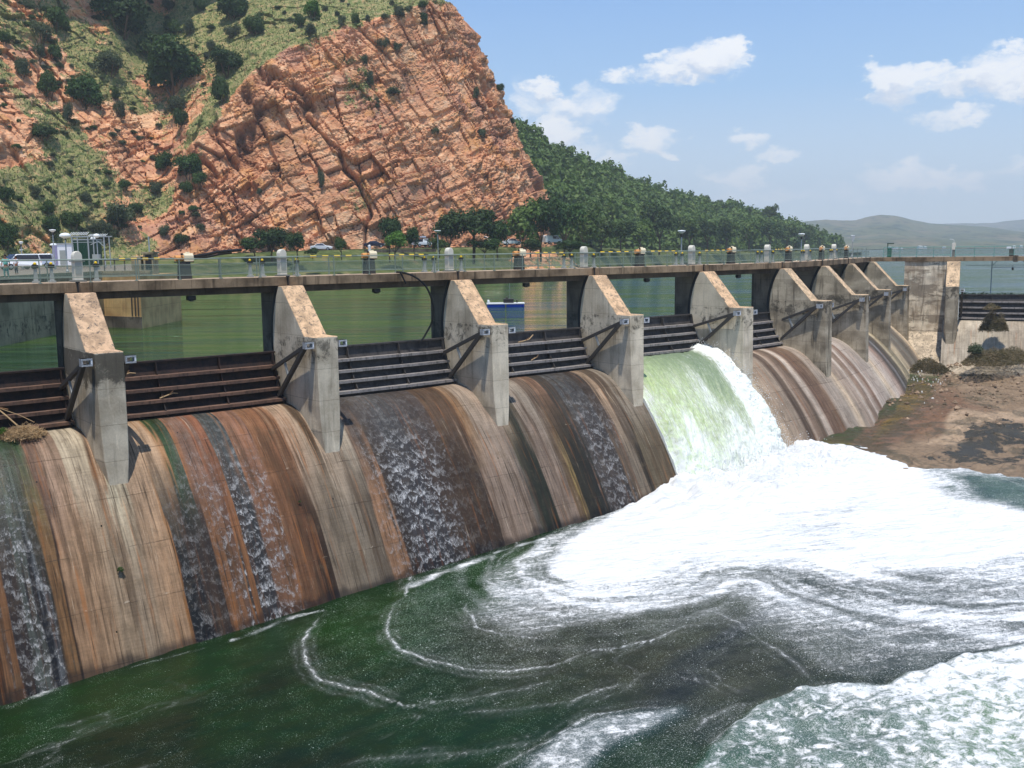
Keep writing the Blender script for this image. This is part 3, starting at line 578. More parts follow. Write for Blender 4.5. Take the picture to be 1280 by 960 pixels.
for x in (16, 18.6, 20.6, 24): p = loc2(F9, x, 4.5, 3.42); b.at(p, rz=F9[2]).box((0, 0, 0), (.55, .3, .16)).box((0, .1, -.62), (.5, .4, .18))
local(b.build('bearing_pad', M['pier_shade_old']), root)
# ------------------------------------------------------------------ railings
def rail(name, label, frames, y, mat, posts, group, net=True, thick=.046):
    r = thing(name, label, 'railing', loc2(frames[0], 0, y, 3.35), 0, group)
    for z, nme, w in ((4.52, 'top_rail', thick*1.25), (3.6, 'bottom_rail', thick*.8), (4.2, 'middle_rail', thick*.45)):
        b = MB(); pts = path_pts(frames, y, z); rs = random.Random(5)
        pts = [p+np.array([0, 0, rs.uniform(-.025, .025)]) for p in pts]
        b.tube(pts, w/2, 8); local(b.build(nme, mat), r)
    if net:
        b = MB(); P = path_pts(frames, y+.03, 0); vs = []; fs = []
        for p in P: vs += [(p[0], p[1], 3.62), (p[0], p[1], 4.2)]
        for k in range(len(P)-1): fs.append((2*k, 2*k+2, 2*k+3, 2*k+1))
        b.add(vs, fs); local(b.build('mesh_panel', M['net']), r)
    for f in posts:
        b = MB(); p = loc2(f, 0, y, 0); b.at((p[0], p[1], 3.35), rz=f[2]).box((0, 0, .59), (thick, thick, 1.18)).box((0, 0, .02), (.16, .16, .04)); local(b.build('post', mat), r)
    return r
pf = [frame_at(i, u) for i in range(-1, 8) for u in (.0, .2, .4, .6, .8)]
main = BF[:37]
rail('railing', 'pale green railing with wire mesh on the downstream edge of the footbridge', main, 4.72, M['rail'], pf[3:], 'railings on the footbridge')
pf2 = [frame_at(i, u) for i in range(-1, 8) for u in (.08, .28, .48, .68, .88)]
rail('railing', 'second thinner green railing on the lake side of the footbridge', main, 7.22, M['rail'], pf2[3:], 'railings on the footbridge', thick=.06)
F9f = lambda x: (*loc2(F9, x, 0)[:2], F9[2])
rail('railing', 'teal green railing above the tall abutment wall', [F9f(x) for x in (1.4, 3, 5, 7, 9.0)], 4.75, M['rail_teal'], [F9f(x) for x in (1.4, 3.3, 5.2, 7.1, 9.0)], 'railings on the footbridge')
rail('railing', 'teal railing above the right edge gate', [F9f(x) for x in (9.5, 14, 20, 30, 40)], 4.75, M['rail_teal'], [F9f(x) for x in np.arange(9.5, 40, 2.1)], 'railings on the footbridge', thick=.055)
# ------------------------------------------------------------------ machinery standing on the footbridge
def kiosk(label):
    r = thing('gate_post_box', label, 'control box', (0, 0, 0), 0, 'round topped cream boxes on the footbridge')
    b = MB(); w = .25; pl = [(-w, 0), (w, 0), (w, 1.4)]+[(w*math.cos(a), 1.4+.3*math.sin(a)) for a in np.linspace(.25, math.pi-.25, 7)]+[(-w, 1.4)]
    vs = [(x, -.25, z) for x, z in pl]+[(x, .25, z) for x, z in pl]; n = len(pl)
    b.add(vs, [tuple(range(n)), tuple(range(2*n-1, n-1, -1))]+[(i+n, (i+1) % n+n, (i+1) % n, i) for i in range(n)]); b.build('box_shell', M['kiosk'], r, bevel=.02)
    b = MB(); b.box((0, 0, .05), (.8, .7, .1)); b.build('base_slab', M['pedestal'], r); b = MB(); b.box((0, -.02, 1.14), (.72, .62, .05)); b.build('collar', M['pedestal'], r)
    b = MB(); b.box((0, -.26, .75), (.36, .02, .7)); b.build('door', M['pale_ped'], r); return r
k0 = None; KW = ['above the nearest pier', 'above the second pier', 'above the third pier, near the leaning tree', 'above the fourth pier against dark forest', 'above the fifth pier, right of a lamp post', 'above the sixth pier', 'above the seventh pier, where the forest ends', 'above the eighth pier against the distant hills']
for i in range(0, 8):
    f = fr(i); p = loc2(f, -.2, 6.3, 3.352); lb = 'cream round topped box on the footbridge '+KW[i]
    if k0 is None: k0 = kiosk(lb); k0.location = Vector(p); k0.rotation_euler = (0, 0, f[2]); k0.scale = (.92, .92, .97)
    else: copy_tree(k0, p, f[2], lb)
def stand(label):
    r = thing('winch_stand', label, 'winch stand', (0, 0, 0), 0, 'grey winch stands with yellow tops on the footbridge')
    b = MB(); b.box((0, 0, .06), (.5, .5, .12)).box((0, 0, .52), (.3, .3, .8), .62); b.build('pedestal', M['pale_ped'], r)
    b = MB(); b.box((0, 0, 1.02), (.46, .34, .22)); b.build('bearing_housing', M['black'], r, bevel=.03)
    b = MB(); b.lathe([(.02, 1.12), (.12, 1.14), (.13, 1.22), (.07, 1.28), (.02, 1.3)], 8); b.build('grease_cap', M['yellow'], r, smooth=True); return r
s0 = None; nth = ['nearest', 'second', 'third', 'fourth', 'fifth', 'sixth', 'seventh', 'eighth']
for i in range(0, 8):
    for dx, w in ((-2.35, 'outer of the pair left of'), (-1.55, 'inner of the pair left of'), (.75, 'just right of')):
        f = fr(i); p = loc2(f, dx, 6.2, 3.352); lb = 'yellow capped winch stand, %s the %s cream box' % (w, nth[i])
        if s0 is None: s0 = stand(lb); s0.location = Vector(p); s0.rotation_euler = (0, 0, f[2]); s0.scale = (.66, .66, .84)
        else: copy_tree(s0, p, f[2], lb)
def gearbox(label):
    r = thing('gearbox', label, 'gearbox', (0, 0, 0), 0, 'cream and orange gearboxes on the footbridge')
    b = MB(); b.box((0, 0, .5), (.85, .6, 1.0), .85); b.build('pedestal', M['dark_ped'], r)
    b = MB(); b.prism_x([(-.3, 1.06), (.3, 1.06), (.3, 1.42), (.18, 1.56), (-.18, 1.56), (-.3, 1.42)], -.05, .62); b.box((.28, 0, 1.6), (.3, .2, .08)); b.build('gear_housing', M['cream'], r, bevel=.03)
    b = MB(); b.bar((-.62, 0, 1.26), (-.04, 0, 1.26), .36, n=12); b.build('motor', M['orange'], r)
    b = MB(); b.box((0, 0, 1.03), (1.25, .5, .06)).box((-.2, -.2, 1.5), (.12, .12, .14)); b.build('bed_plate', M['black'], r); return r
g0 = None; GW = ['above the rusty gate nearest the camera', 'left of the white pickup', 'above the blue raft', 'above the flowing water', 'above the closed gate right of the flowing water', 'between the sixth and seventh piers', 'between the seventh and eighth piers', 'between the eighth and ninth piers']
for i in range(0, 8):
    f = frame_at(i, .47); p = loc2(f, 0, 6.2, 3.352); lb = 'cream gearbox with an orange motor '+GW[i]
    if g0 is None: g0 = gearbox(lb); g0.location = Vector(p); g0.rotation_euler = (0, 0, f[2]); g0.scale = (.82, .82, .94)
    else: copy_tree(g0, p, f[2], lb)
# hoist blocks slung under the deck at mid span
h0 = None
for i in range(0, 7):
    f = frame_at(i, .47); p = loc2(f, 0, 5.4, 2.4); lb = 'small black hoist block under the footbridge '+GW[i]
    if h0 is None:
        h0 = thing('hoist_block', lb, 'hoist', p, f[2], 'black hoist blocks under the footbridge')
        b = MB(); b.box((0, 0, -.13), (.5, .3, .26)); b.build('block', M['black'], h0, bevel=.03)
        b = MB(); b.box((0, 0, -.29), (.16, .34, .06)); b.build('sheave', M['arm'], h0)
    else: copy_tree(h0, p, f[2], lb)
# striped drive shafts
SH = [(0, .14, .38, 'right of the nearest cream box'), (1, .10, .40, 'right of the second cream box'), (1, .56, .84, 'left of the third cream box'), (2, .56, .84, 'left of the fourth cream box'), (3, .08, .40, 'right of the fourth cream box'), (3, .54, .84, 'left of the fifth cream box'), (4, .10, .42, 'right of the fifth cream box'), (5, .1, .4, 'right of the sixth cream box')]
for i, u0, u1, w in SH:
    a, c = frame_at(i, u0), frame_at(i, u1); pa, pc = loc2(a, 0, 6.2, 4.53), loc2(c, 0, 6.2, 4.53)
    r = thing('drive_shaft', 'yellow and black striped drive shaft on the footbridge '+w, 'shaft', pa, 0, 'striped drive shafts on the footbridge')
    by, bk = MB(), MB(); n = 9
    for k in range(n):
        p, q = pa+(pc-pa)*k/n-pa, pa+(pc-pa)*(k+1)/n-pa; (by if k % 2 else bk).bar(p, q, .13 if k % 2 else .10, n=8)
    by.build('yellow_guard', M['yellow'], r); bk.build('shaft', M['black'], r)
# hose
pts = [loc2(frame_at(1, .585+.0*k), 0, 4.45, 3.45) for k in (0,)]
f = frame_at(1, .56); P0 = loc2(f, 0, 4.7, 3.45)
hp = [np.array([0, 0, 0]), np.array([.35, -.35, -.05]), np.array([1.1, -.55, -.35]), np.array([2.0, -.5, -1.05]), np.array([2.55, -.4, -2.2]), np.array([2.6, -.2, -3.3]), np.array([2.25, 0, -4.1]), np.array([1.8, .1, -4.75])]
b = MB(); sm = []
for k in range(len(hp)-1):
    p0, p1, p2, p3 = hp[max(k-1, 0)], hp[k], hp[k+1], hp[min(k+2, len(hp)-1)]
    for t in np.linspace(0, 1, 5)[:-1]: sm.append(.5*(2*p1+(p2-p0)*t+(2*p0-5*p1+4*p2-p3)*t*t+(3*p1-p0-3*p2+p3)*t**3))
b.tube(sm+[hp[-1]], .065, 8); b.bar((.1, -.3, 0), (.45, -.42, -.75), .12, n=8); o = b.build('hose', M['hose']); o.location = Vector(P0); tag(o, 'black hose hanging in a curve from the footbridge to the gate below', 'hose')
# black pipe lying over the left rail
b = MB(); p = [loc2(frame_at(0, u), 0, 6.9, z) for u, z in ((.53, 4.62), (.6, 4.72), (.66, 4.86), (.72, 4.93), (.79, 4.98))]; b.tube([q-p[0] for q in p], .09, 8); b.tube([q-p[0]+np.array([.3, .2, -.12]) for q in p[:4]], .06, 8)
o = b.build('pipe', M['hose']); o.location = Vector(p[0]); tag(o, 'black pipe lying aslant over the lake side railing right of the nearest gearbox', 'pipe')
# equipment right of the bend
def boxthing(name, label, cat, p, rz, parts):
    r = thing(name, label, cat, p, rz)
    for pn, mt, boxes in parts:
        b = MB()
        for c, d in boxes: b.box(c, d)
        b.build(pn, mt, r, bevel=.015)
    return r
boxthing('control_cabinet', 'dark green control cabinet with an overhanging top at the bend of the footbridge', 'cabinet', loc2(F9, 2.0, 6.2, 3.352), F9[2],
         [('cabinet_body', M['green_md'], [((0, 0, .55), (.5, .5, 1.1))]), ('canopy', M['green_dk'], [((.1, 0, 1.66), (.8, .6, .12)), ((-.22, 0, 1.35), (.08, .4, .5))]), ('shelf', M['green_md'], [((.1, 0, 1.2), (.75, .55, .1))])])
r = boxthing('lamp_cabinet', 'white cabinet with a small curved lamp, right end of the teal railing', 'cabinet', loc2(F9, 9.3, 6.2, 3.352), F9[2],
         [('cabinet_body', M['kiosk'], [((0, 0, 1.25), (.42, .42, .8))]), ('stand', M['pedestal'], [((0, 0, .42), (.3, .3, .84))])])
b = MB(); b.tube([(0, 0, 1.65), (0, 0, 1.95), (-.15, 0, 2.08), (-.35, 0, 2.12)], .025, 6).box((-.38, 0, 2.12), (.22, .12, .05)); b.build('lamp', M['lamp_white'], r)
boxthing('winch_motor', 'white and orange winch motor on a dark pedestal above the right edge gate', 'gearbox', loc2(F9, 15.6, 6.2, 3.352), F9[2],
         [('pedestal', M['dark_ped'], [((0, 0, .42), (.5, .4, .84))]), ('motor', M['white_steel'], [((-.3, 0, 1.02), (.5, .3, .24)), ((.25, 0, 1.08), (.28, .3, .36))]), ('bed_plate', M['black'], [((0, 0, .87), (.9, .4, .06))])])
# maintenance ladder frame hanging behind the right gate
r = thing('ladder_frame', 'blue grey steel frame with a ladder hanging under the footbridge at the right edge', 'ladder', loc2(F9, 13.6, 6.9, 2.8), F9[2])
b = MB(); 
for x in (0, 3.9, 4.75, 5.9): b.bar((x, 0, 0), (x, 0, -3.9), .09)
b.bar((-2.9, 0, -.5), (6, 0, -.5), .05).bar((0, 0, -.75), (4, 0, -.75), .06).bar((0, 0, -.6), (.55, 0, 0), .06).bar((3.9, 0, -.6), (3.3, 0, 0), .06)
b.build('frame', plain('blue_grey_steel', lc(96, 118, 140), .5), r)
b = MB()
for z in np.arange(-.4, -3.8, -.3): b.bar((3.9, 0, z), (4.75, 0, z), .035)
for z in np.arange(-1.0, -3.4, -.35): b.bar((5.1, 0, z), (5.8, 0, z), .03)
b.build('rungs', M['rail_teal'], r); b = MB(); b.box((2.25, 0, -.95), (.22, .2, .3)).bar((2.25, 0, -.5), (2.25, 0, -.8), .04); b.build('pulley', M['arm'], r)
# ------------------------------------------------------------------ reservoir
def mk_lake():
    t = NT('lake_water'); g = t.geo()
    rg = t.map(g, rot=(0, 0, .68)); w1 = t.noise(t.map(rg, (.16, .75, 1)), 1., 5, .6, .3); w2 = t.noise(t.map(rg, (.9, 2.8, 1)), 1., 4, .6); w3 = t.noise(t.map(rg, (.03, .14, 1)), 1., 4, .6)
    w0 = t.noise(t.map(rg, (.035, .26, 1)), 1., 3, .5, .4); h = t.math('ADD', t.math('MULTIPLY', w0, 2.2), t.math('ADD', t.math('MULTIPLY', w1, .8), t.math('MULTIPLY', w2, .25)))
    c = t.mix(t.sm(w3, .38, .62), lc(18, 52, 16), lc(62, 84, 32))
    return t.done(t.bsdf(c, .05, .5, 0, t.bump(h, t.math('ADD', .22, t.math('MULTIPLY', t.sm(w3, .42, .62), .5)), 2.6), IOR=1.33))
M['lake'] = mk_lake()
b = MB(); far = [ld(-2300, 5500)[:2], ld(3600, 5500)[:2]]
pts = [(-60, 8)]+[tuple(loc2(fr(i), -.7, 5.27)[:2]) for i in range(-1, 9)]+[tuple(loc2(F9, 3, 5.27)[:2]), tuple(loc2(F9, 60, 5.27)[:2]), tuple(ld(600, 150)[:2]), tuple(far[1]), tuple(far[0]), tuple(ld(-900, 300)[:2])]
import mathutils
tris = mathutils.geometry.tessellate_polygon([[Vector((*p, 0)) for p in pts]])
b.add([(p[0], p[1], -1.8) for p in pts], [tuple(t) for t in tris]); o = b.build('lake_water', M['lake'])
for pl in o.data.polygons:
    if pl.normal.z < 0: pl.flip()
tag(o, 'rippled green lake water behind the dam', 'water', kind='structure')
# ------------------------------------------------------------------ rocky hill with the quarried face
def mk_rock():
    t = NT('red_rock_and_grass'); g = t.geo(); veg = t.attr('Veg'); cav = t.attr('Tone')
    rot = t.map(t.map(g, rot=(.3, .2, .66)), (.7, .7, 1.5))
    n1 = t.noise(g, .09, 5, .6); n2 = t.noise(rot, .45, 8, .74, .1); n3 = t.noise(g, 2.4, 5, .75)
    c = t.ramp(n2, [(.22, lc(156, 98, 74)), (.38, lc(194, 132, 94)), (.54, lc(220, 164, 122)), (.68, lc(236, 194, 158)), (.85, lc(190, 142, 118))])
    c = t.mix(t.math('MULTIPLY', t.sm(n1, .48, .68), .7), c, lc(176, 128, 108)); c = t.mix(t.math('MULTIPLY', t.sm(t.noise(g, .22, 5, .6), .52, .64), .55), c, lc(206, 148, 84))
    c = t.mix(t.math('MULTIPLY', t.sm(t.noise(t.map(g, (.22, .22, .05)), 1., 6, .7, .6), .55, .66), .45), c, lc(150, 104, 84)); c = t.mix(t.math('MULTIPLY', t.sm(t.noise(t.map(g, (.1, .1, .16), loc=(60, 0, 0)), 1., 6, .7, .6), .54, .64), .55), c, lc(240, 202, 160))
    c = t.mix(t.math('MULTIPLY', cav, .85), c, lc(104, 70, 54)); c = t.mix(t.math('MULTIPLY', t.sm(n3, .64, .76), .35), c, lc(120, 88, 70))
    gr = t.ramp(t.noise(g, .8, 5, .7), [(.25, lc(72, 86, 46)), (.42, lc(106, 116, 66)), (.56, lc(150, 142, 96)), (.72, lc(180, 140, 104)), (.85, lc(140, 100, 76))])
    sg = t.math('ADD', veg, t.math('MULTIPLY', t.math('SUBTRACT', t.noise(g, .42, 7, .8), .5), 2.6))
    c = t.mix(t.sm(sg, .42, .58), c, gr)
    vd = t.vor(t.map(rot, (1, .55, 1)), .62, 'DISTANCE_TO_EDGE'); vd2 = t.vor(t.map(rot, (.6, 1, .5)), 1.7, 'DISTANCE_TO_EDGE')
    crack = t.math('ADD', t.math('MULTIPLY', t.sm(vd, 0, .09), 1.), t.math('MULTIPLY', t.sm(vd2, 0, .12), .45))
    h = t.math('ADD', t.math('MULTIPLY', n3, 1.2), t.math('MULTIPLY', crack, .55)); h = t.math('ADD', h, t.math('MULTIPLY', n2, 1.2))
    c = t.mix(t.math('MULTIPLY', t.math('SUBTRACT', 1., t.sm(vd, 0, .05)), t.math('MULTIPLY', .4, t.sm(t.noise(g, .3, 3), .45, .6))), c, lc(84, 52, 40))
    return t.done(t.bsdf(t.mix(1., c, (.95, .95, .95), 'MULTIPLY'), .9, .15, 0, t.bump(h, .36, .22)))
M['rock'] = mk_rock()
BASE = [(-170, 150), (-60, 158), (0, 165), (100, 182), (200, 196), (300, 206), (400, 214), (500, 224)]
HC = [(-170, 0), (180, 0), (215, 12), (240, 26), (300, 37), (330, 43), (400, 52), (500, 61), (575, 66), (700, 67)]
KF = [(-170, 1.02), (150, .98), (215, .85), (260, .55), (330, .42), (400, .40), (500, .40), (640, .38)]
cols = []          # (L, D, dirL, dirD, px-like key)
for px in np.linspace(-170, 500, 470):
    Db = np.interp(px, [a for a, _ in BASE], [a for _, a in BASE]); L = (px-640)/CF*Db; n = math.hypot(L, Db)
    w = sstep(420, 500, np.array(px)); cols.append((L, Db, L/n*(1-w), 1.0, px))
nose = [(-25, 224, 0, 1, 500), (-16, 231, -.12, .99, 550), (-8, 238, -.3, .95, 590), (-1, 246, -.5, .87, 630), (5, 254, -.75, .66, 660), (9.5, 262, -.97, .25, 690), (11.5, 271, -1, 0, 700), (11.5, 282, -1, -.1, 710), (8, 298, -.95, -.3, 720), (0, 316, -.8, -.6, 730), (-14, 336, -.6, -.8, 740), (-45, 365, -.4, -.9, 760)]
na = np.array(nose, float)
for t in np.linspace(0, len(nose)-1, 300)[1:]: cols.append(tuple(np.interp(t, range(len(nose)), na[:, k]) for k in range(5)))
cols = np.array(cols); nc = len(cols)
hh = np.r_[np.linspace(-3, 66, 330), np.linspace(66.4, 118, 60)]
NR_H = np.array([-3, 5, 11, 16, 24.5, 32, 40, 46.5, 52, 61, 67, 70, 75, 85, 118]); NR_R = np.array([-3, -1, 0, 1.1, 4, 7.7, 11, 14.3, 17, 20.5, 25.3, 40, 66, 110, 240])
H_, K_ = np.meshgrid(hh, cols[:, 4], indexing='xy')      # rows=cols idx
hc = np.interp(K_, [a for a, _ in HC], [a for _, a in HC]); kf = np.interp(K_, [a for a, _ in KF], [a for _, a in KF])
run = np.where(H_ < hc, kf*(H_-5), kf*(hc-5)+(H_-hc)*np.interp(K_, [150, 260, 400, 520], [.98, 1.25, 1.5, 1.9]))
wn = sstep(520, 640, K_); run = run*(1-wn)+np.interp(H_, NR_H, NR_R)*wn
run = np.where(H_ < 5, (H_-5)*1.4, run)*1.0
Lg = cols[:, 0:1]+cols[:, 2:3]*run; Dg = cols[:, 1:2]+cols[:, 3:4]*run
P = np.stack([CP[0]+Dg*math.cos(CYAW)+Lg*math.sin(CYAW), CP[1]+Dg*math.sin(CYAW)-Lg*math.cos(CYAW), H_], -1)
# vegetation weight: 1 on the grassy slopes, 0 on bare rock
Q = np.stack([K_, H_], -1)
rockness = sstep(-6, 6, (K_-200)-np.maximum(0, 30-H_)*0-(0))*sstep(1.5, -3.5, H_-hc)
pxv, pyv = 640+CF*Lg/Dg, 0
veg = 1-rockness; veg = np.where(K_ > 520, np.minimum(veg+sstep(64, 69, H_), 1)*sstep(60, 69, H_), veg)
patch = fbm(P*.07, 4, 31); veg = np.clip(veg*(.30+.4*sstep(.42, .6, patch)), 0, 1)
def blob(cx, cz, rx, rz): return np.exp(-(((K_-cx)/rx)**2+((H_-cz)/rz)**2))
yh = lambda py, D: 4.84+(315-py)/CF*D
veg = np.clip(veg+.75*blob(95, yh(225, 185), 80, 6)+.5*blob(280, 58, 120, 10)*(H_ > hc)+.8*(H_ > hc+1)*sstep(250, 330, K_)-.45*blob(180, yh(190, 205), 30, 9)-.4*blob(20, yh(170, 190), 50, 8), 0, 1)
veg = np.clip(veg+.5*sstep(6, 0, H_)+.33*blob(455, 36, 22, 26)*(patch > .5)+.18*(patch > .6), 0, 1)
# displacement
nx = -cols[:, 2:3]*np.ones_like(H_); ny = -cols[:, 3:4]*np.ones_like(H_)
N = np.stack([ny*math.cos(CYAW)+nx*math.sin(CYAW), ny*math.sin(CYAW)-nx*math.cos(CYAW), .35+0*nx], -1); N /= np.linalg.norm(N, axis=-1, keepdims=True)
rk = np.clip(1-veg*.65, .3, 1)
wp = P+(np.stack([fbm(P*.06, 3, 41), fbm(P*.06+9, 3, 42), fbm(P*.06+19, 3, 43)], -1)-.5)*6
R3, F3, U3 = np.array([math.sin(CYAW), -math.cos(CYAW), 0]), np.array([math.cos(CYAW), math.sin(CYAW), 0]), np.array([0, 0, 1.])
big = fbm(P*.045, 4, 51)-.5; disp = big*3.2*(1-sstep(500, 640, K_)*.75); tone = np.zeros_like(H_)
def blocks(sc, amp, warp, sd, on, gr, jn):
    # fractured rock: blocks bounded by two joint sets and the bedding, each pushed in or out a different amount
    global disp, tone
    q_ = P+(np.stack([fbm(P*(.35/sc), 2, sd), fbm(P*(.35/sc)+9, 2, sd+1), fbm(P*(.35/sc)+19, 2, sd+2)], -1)-.5)*warp*sc; q_ = q_*.5+(wp+q_-P)*.5
    ks = []; dm = np.full(H_.shape, 9.)
    for nv, sp in jn:
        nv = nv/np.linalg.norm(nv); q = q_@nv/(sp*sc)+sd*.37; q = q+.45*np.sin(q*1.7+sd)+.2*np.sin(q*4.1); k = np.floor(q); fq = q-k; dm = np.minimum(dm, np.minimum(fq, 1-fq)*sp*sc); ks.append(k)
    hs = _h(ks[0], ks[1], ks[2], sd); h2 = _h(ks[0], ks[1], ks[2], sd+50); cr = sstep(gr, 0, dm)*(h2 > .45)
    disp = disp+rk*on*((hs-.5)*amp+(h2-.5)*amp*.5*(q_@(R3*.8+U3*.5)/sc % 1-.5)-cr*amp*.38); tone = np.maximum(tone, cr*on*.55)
BD, J1, J2 = U3*.90-R3*.40, R3*.93+U3*.34, F3*.9+R3*.3+U3*.3
J3 = R3*.72-U3*.62+F3*.2
on1 = .5+.8*sstep(.42, .6, fbm(P*.05, 3, 170)); on2 = .25+1.0*sstep(.42, .6, fbm(P*.07, 3, 171)); on3 = .2+1.0*sstep(.42, .6, fbm(P*.10, 3, 173))
blocks(3.6, 2.5, .5, 11, on1, .32, [(BD, 1.1), (J1, 1.5), (J2, 1.2)])
blocks(1.7, 1.05, .5, 23, on2, .16, [(BD, .8), (J3, 1.4), (J1, 1.3)])
blocks(.72, .42, .6, 37, on3, .0001, [(BD, .7), (J1, 1.3), (J3, 1.0)])
disp = disp+(fbm(P*.5, 3, 60)-.5)*.6+(fbm(P*2.2, 2, 61)-.5)*.16
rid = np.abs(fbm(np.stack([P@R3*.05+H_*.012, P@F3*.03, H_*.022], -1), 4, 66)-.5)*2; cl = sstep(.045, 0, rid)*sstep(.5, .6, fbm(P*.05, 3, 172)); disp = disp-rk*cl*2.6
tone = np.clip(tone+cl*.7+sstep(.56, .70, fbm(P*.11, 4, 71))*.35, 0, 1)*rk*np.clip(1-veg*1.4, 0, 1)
disp = disp*sstep(-3, 6, H_)
Pc = P+N*disp[..., None]
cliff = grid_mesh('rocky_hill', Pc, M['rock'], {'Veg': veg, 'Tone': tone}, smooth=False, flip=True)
tag(cliff, 'steep hill with a bare orange quarried rock face and grassy slopes', 'hill', kind='structure')
# ------------------------------------------------------------------ shore, road and parking ground
def mk_ground():
    t = NT('grassy_bank'); g = t.geo(); n = t.noise(g, .35, 5, .65); n2 = t.noise(g, 3., 4, .7)
    c = t.ramp(n, [(.3, lc(72, 88, 46)), (.5, lc(104, 116, 66)), (.62, lc(134, 134, 90)), (.78, lc(150, 122, 92))]); c = t.mix(1., c, t.math('ADD', n2, .45), 'MULTIPLY')
    return t.done(t.bsdf(t.mix(1., c, (.7, .7, .7), 'MULTIPLY'), .9, .1, 0, t.bump(n2, .6, .2)))
M['bank'] = mk_ground(); M['asphalt'] = plain('asphalt', (.07, .068, .064), .9, var=.12, sc=1.2); M['paving'] = plain('parking_gravel', (.30, .25, .19), .92, var=.15, sc=.8)
ks = [-200, -100, 0, 100, 195, 205, 300, 400, 500, 600, 690, 740, 850, 950, 1045]
wl = {-200: 90, -100: 90, 0: 90, 100: 100, 195: 150, 205: 156, 300: 172, 400: 182, 500: 192, 600: 214, 690: 250, 740: 285, 850: 370, 950: 480, 1045: 610}
V = []
for px in np.linspace(-200, 1045, 260):
    D0 = np.interp(px, ks, [wl[k] for k in ks]); Db = np.interp(px, [-170, -60, 0, 100, 200, 300, 400, 500, 600, 690, 740, 850, 950, 1045], [150, 158, 165, 182, 196, 206, 214, 224, 240, 268, 300, 392, 505, 640])+4
    zt = np.interp(px, [-200, 100, 200, 300, 400, 600, 700, 800, 1045], [3.1, 3.1, 3.6, 4.6, 5.0, 5.4, 5.6, 4, 1]); row = []
    for t, z in ((-.25, -4), (0, -1.9), (.22, .3), (.42, 2.2), (.55, zt*.9), (.62, zt), (.82, zt+.1), (1, zt+.2), (1.15, zt+.2)):
        if px < 198: z = max(z, -20) if t > .3 else z
        D = D0+(Db-D0)*t; L = (px-640)/CF*D; z2 = z+(vnoise(np.array([L*.3, D*.3, 0.]), 3)-.5)*.4*(t < .6); row.append(ld(L, D, z2))
    V.append(row)
bank = grid_mesh('lake_bank', np.array(V), M['bank'], smooth=False, flip=True); tag(bank, 'grassy bank between the lake and the foot of the hill', 'bank', kind='structure')
V = []
for px in np.linspace(190, 760, 160):
    Db = np.interp(px, [200, 300, 400, 500, 600, 690, 740], [196, 206, 214, 224, 240, 268, 300])+4; D0 = np.interp(px, ks, [wl[k] for k in ks]); zt = np.interp(px, [-200, 100, 200, 300, 400, 600, 700, 800], [3.1, 3.1, 3.6, 4.6, 5.0, 5.4, 5.6, 4])
    V.append([ld((px-640)/CF*(D0+(Db-D0)*t), D0+(Db-D0)*t, zt+.1+.06*(t-.62)) for t in (.66, .74, .82, .9)])
o = grid_mesh('road', np.array(V), M['asphalt'], flip=True); tag(o, 'grey road along the foot of the rock face', 'road', kind='structure')
# parking ground and quay
qa = [(-60, -4), (-26.5, -4), (-26.5, 12), (-14.6, 12), (.54, 29.4), (6.8, 37.9), (12.37, 43.2), (15.84, 40.9)]
back = [ld((196-640)/CF*160, 160)[:2], ld((190-640)/CF*200, 200)[:2], ld(-150, 190)[:2], ld(-190, 80)[:2]]
b = MB(); b.prism_z([tuple(p) for p in qa+[tuple(q) for q in back]], 2.9, 3.1); o = b.build('parking_ground', M['paving']); tag(o, 'parking ground behind the left end of the dam', 'ground', kind='structure')
b = MB()
for p, q in zip(qa[3:-1], qa[4:]):
    p, q = np.array(p), np.array(q); e = (q-p)/np.linalg.norm(q-p); n = np.array([-e[1], e[0]])
    b.prism_z([tuple(p), tuple(q), tuple(q+n*.8), tuple(p+n*.8)], -6, 3.3)
o = b.build('quay_wall', M['quay']); tag(o, 'shaded concrete quay wall in the lake behind the nearest gate', 'wall')
# landing block at the quay corner
r = thing('landing_block', 'square concrete landing block with a sunlit buff face at the lake corner', 'block', (14, 42.5, -2)); rt = Matrix.Identity(4)
vw = np.array([math.cos(CYAW), math.sin(CYAW)]); rv = np.array([math.sin(CYAW), -math.cos(CYAW)])
c0 = hitz(127, 409, -1.8)[:2]; c1 = hitz(178, 411, -1.8)[:2]; c2 = hitz(192, 408, -1.8)[:2]
top3 = 2.9; poly = [tuple(c0), tuple(c1), tuple(c2), tuple(c2+vw*8), tuple(c0+vw*8)]
b = MB(); b.prism_z(poly, -6, top3); local(b.build('block_body', mk_concrete('buff_concrete', lc(214, 178, 120), lc(178, 140, 92), None, .4)), r)
b = MB(); e = (c1-c0)/np.linalg.norm(c1-c0); nn = np.array([e[1], -e[0]])
b.prism_z([tuple(c0+nn*.06), tuple(c1+nn*.06), tuple(c1), tuple(c0)], -6, -.75); local(b.build('wet_band', M['pier_shade_old']), r)
b = MB()
for t in (.8, .88, .95): p = c0+(c1-c0)*t+nn*.12; b.bar((p[0], p[1], -.7), (p[0]+.05, p[1], 2.3), .07)
p, q = c0+(c1-c0)*.76+nn*.14, c0+(c1-c0)*.99+nn*.14; b.bar((*p, 2.3), (*q, 2.3), .12); local(b.build('ladder', M['arm']), r)
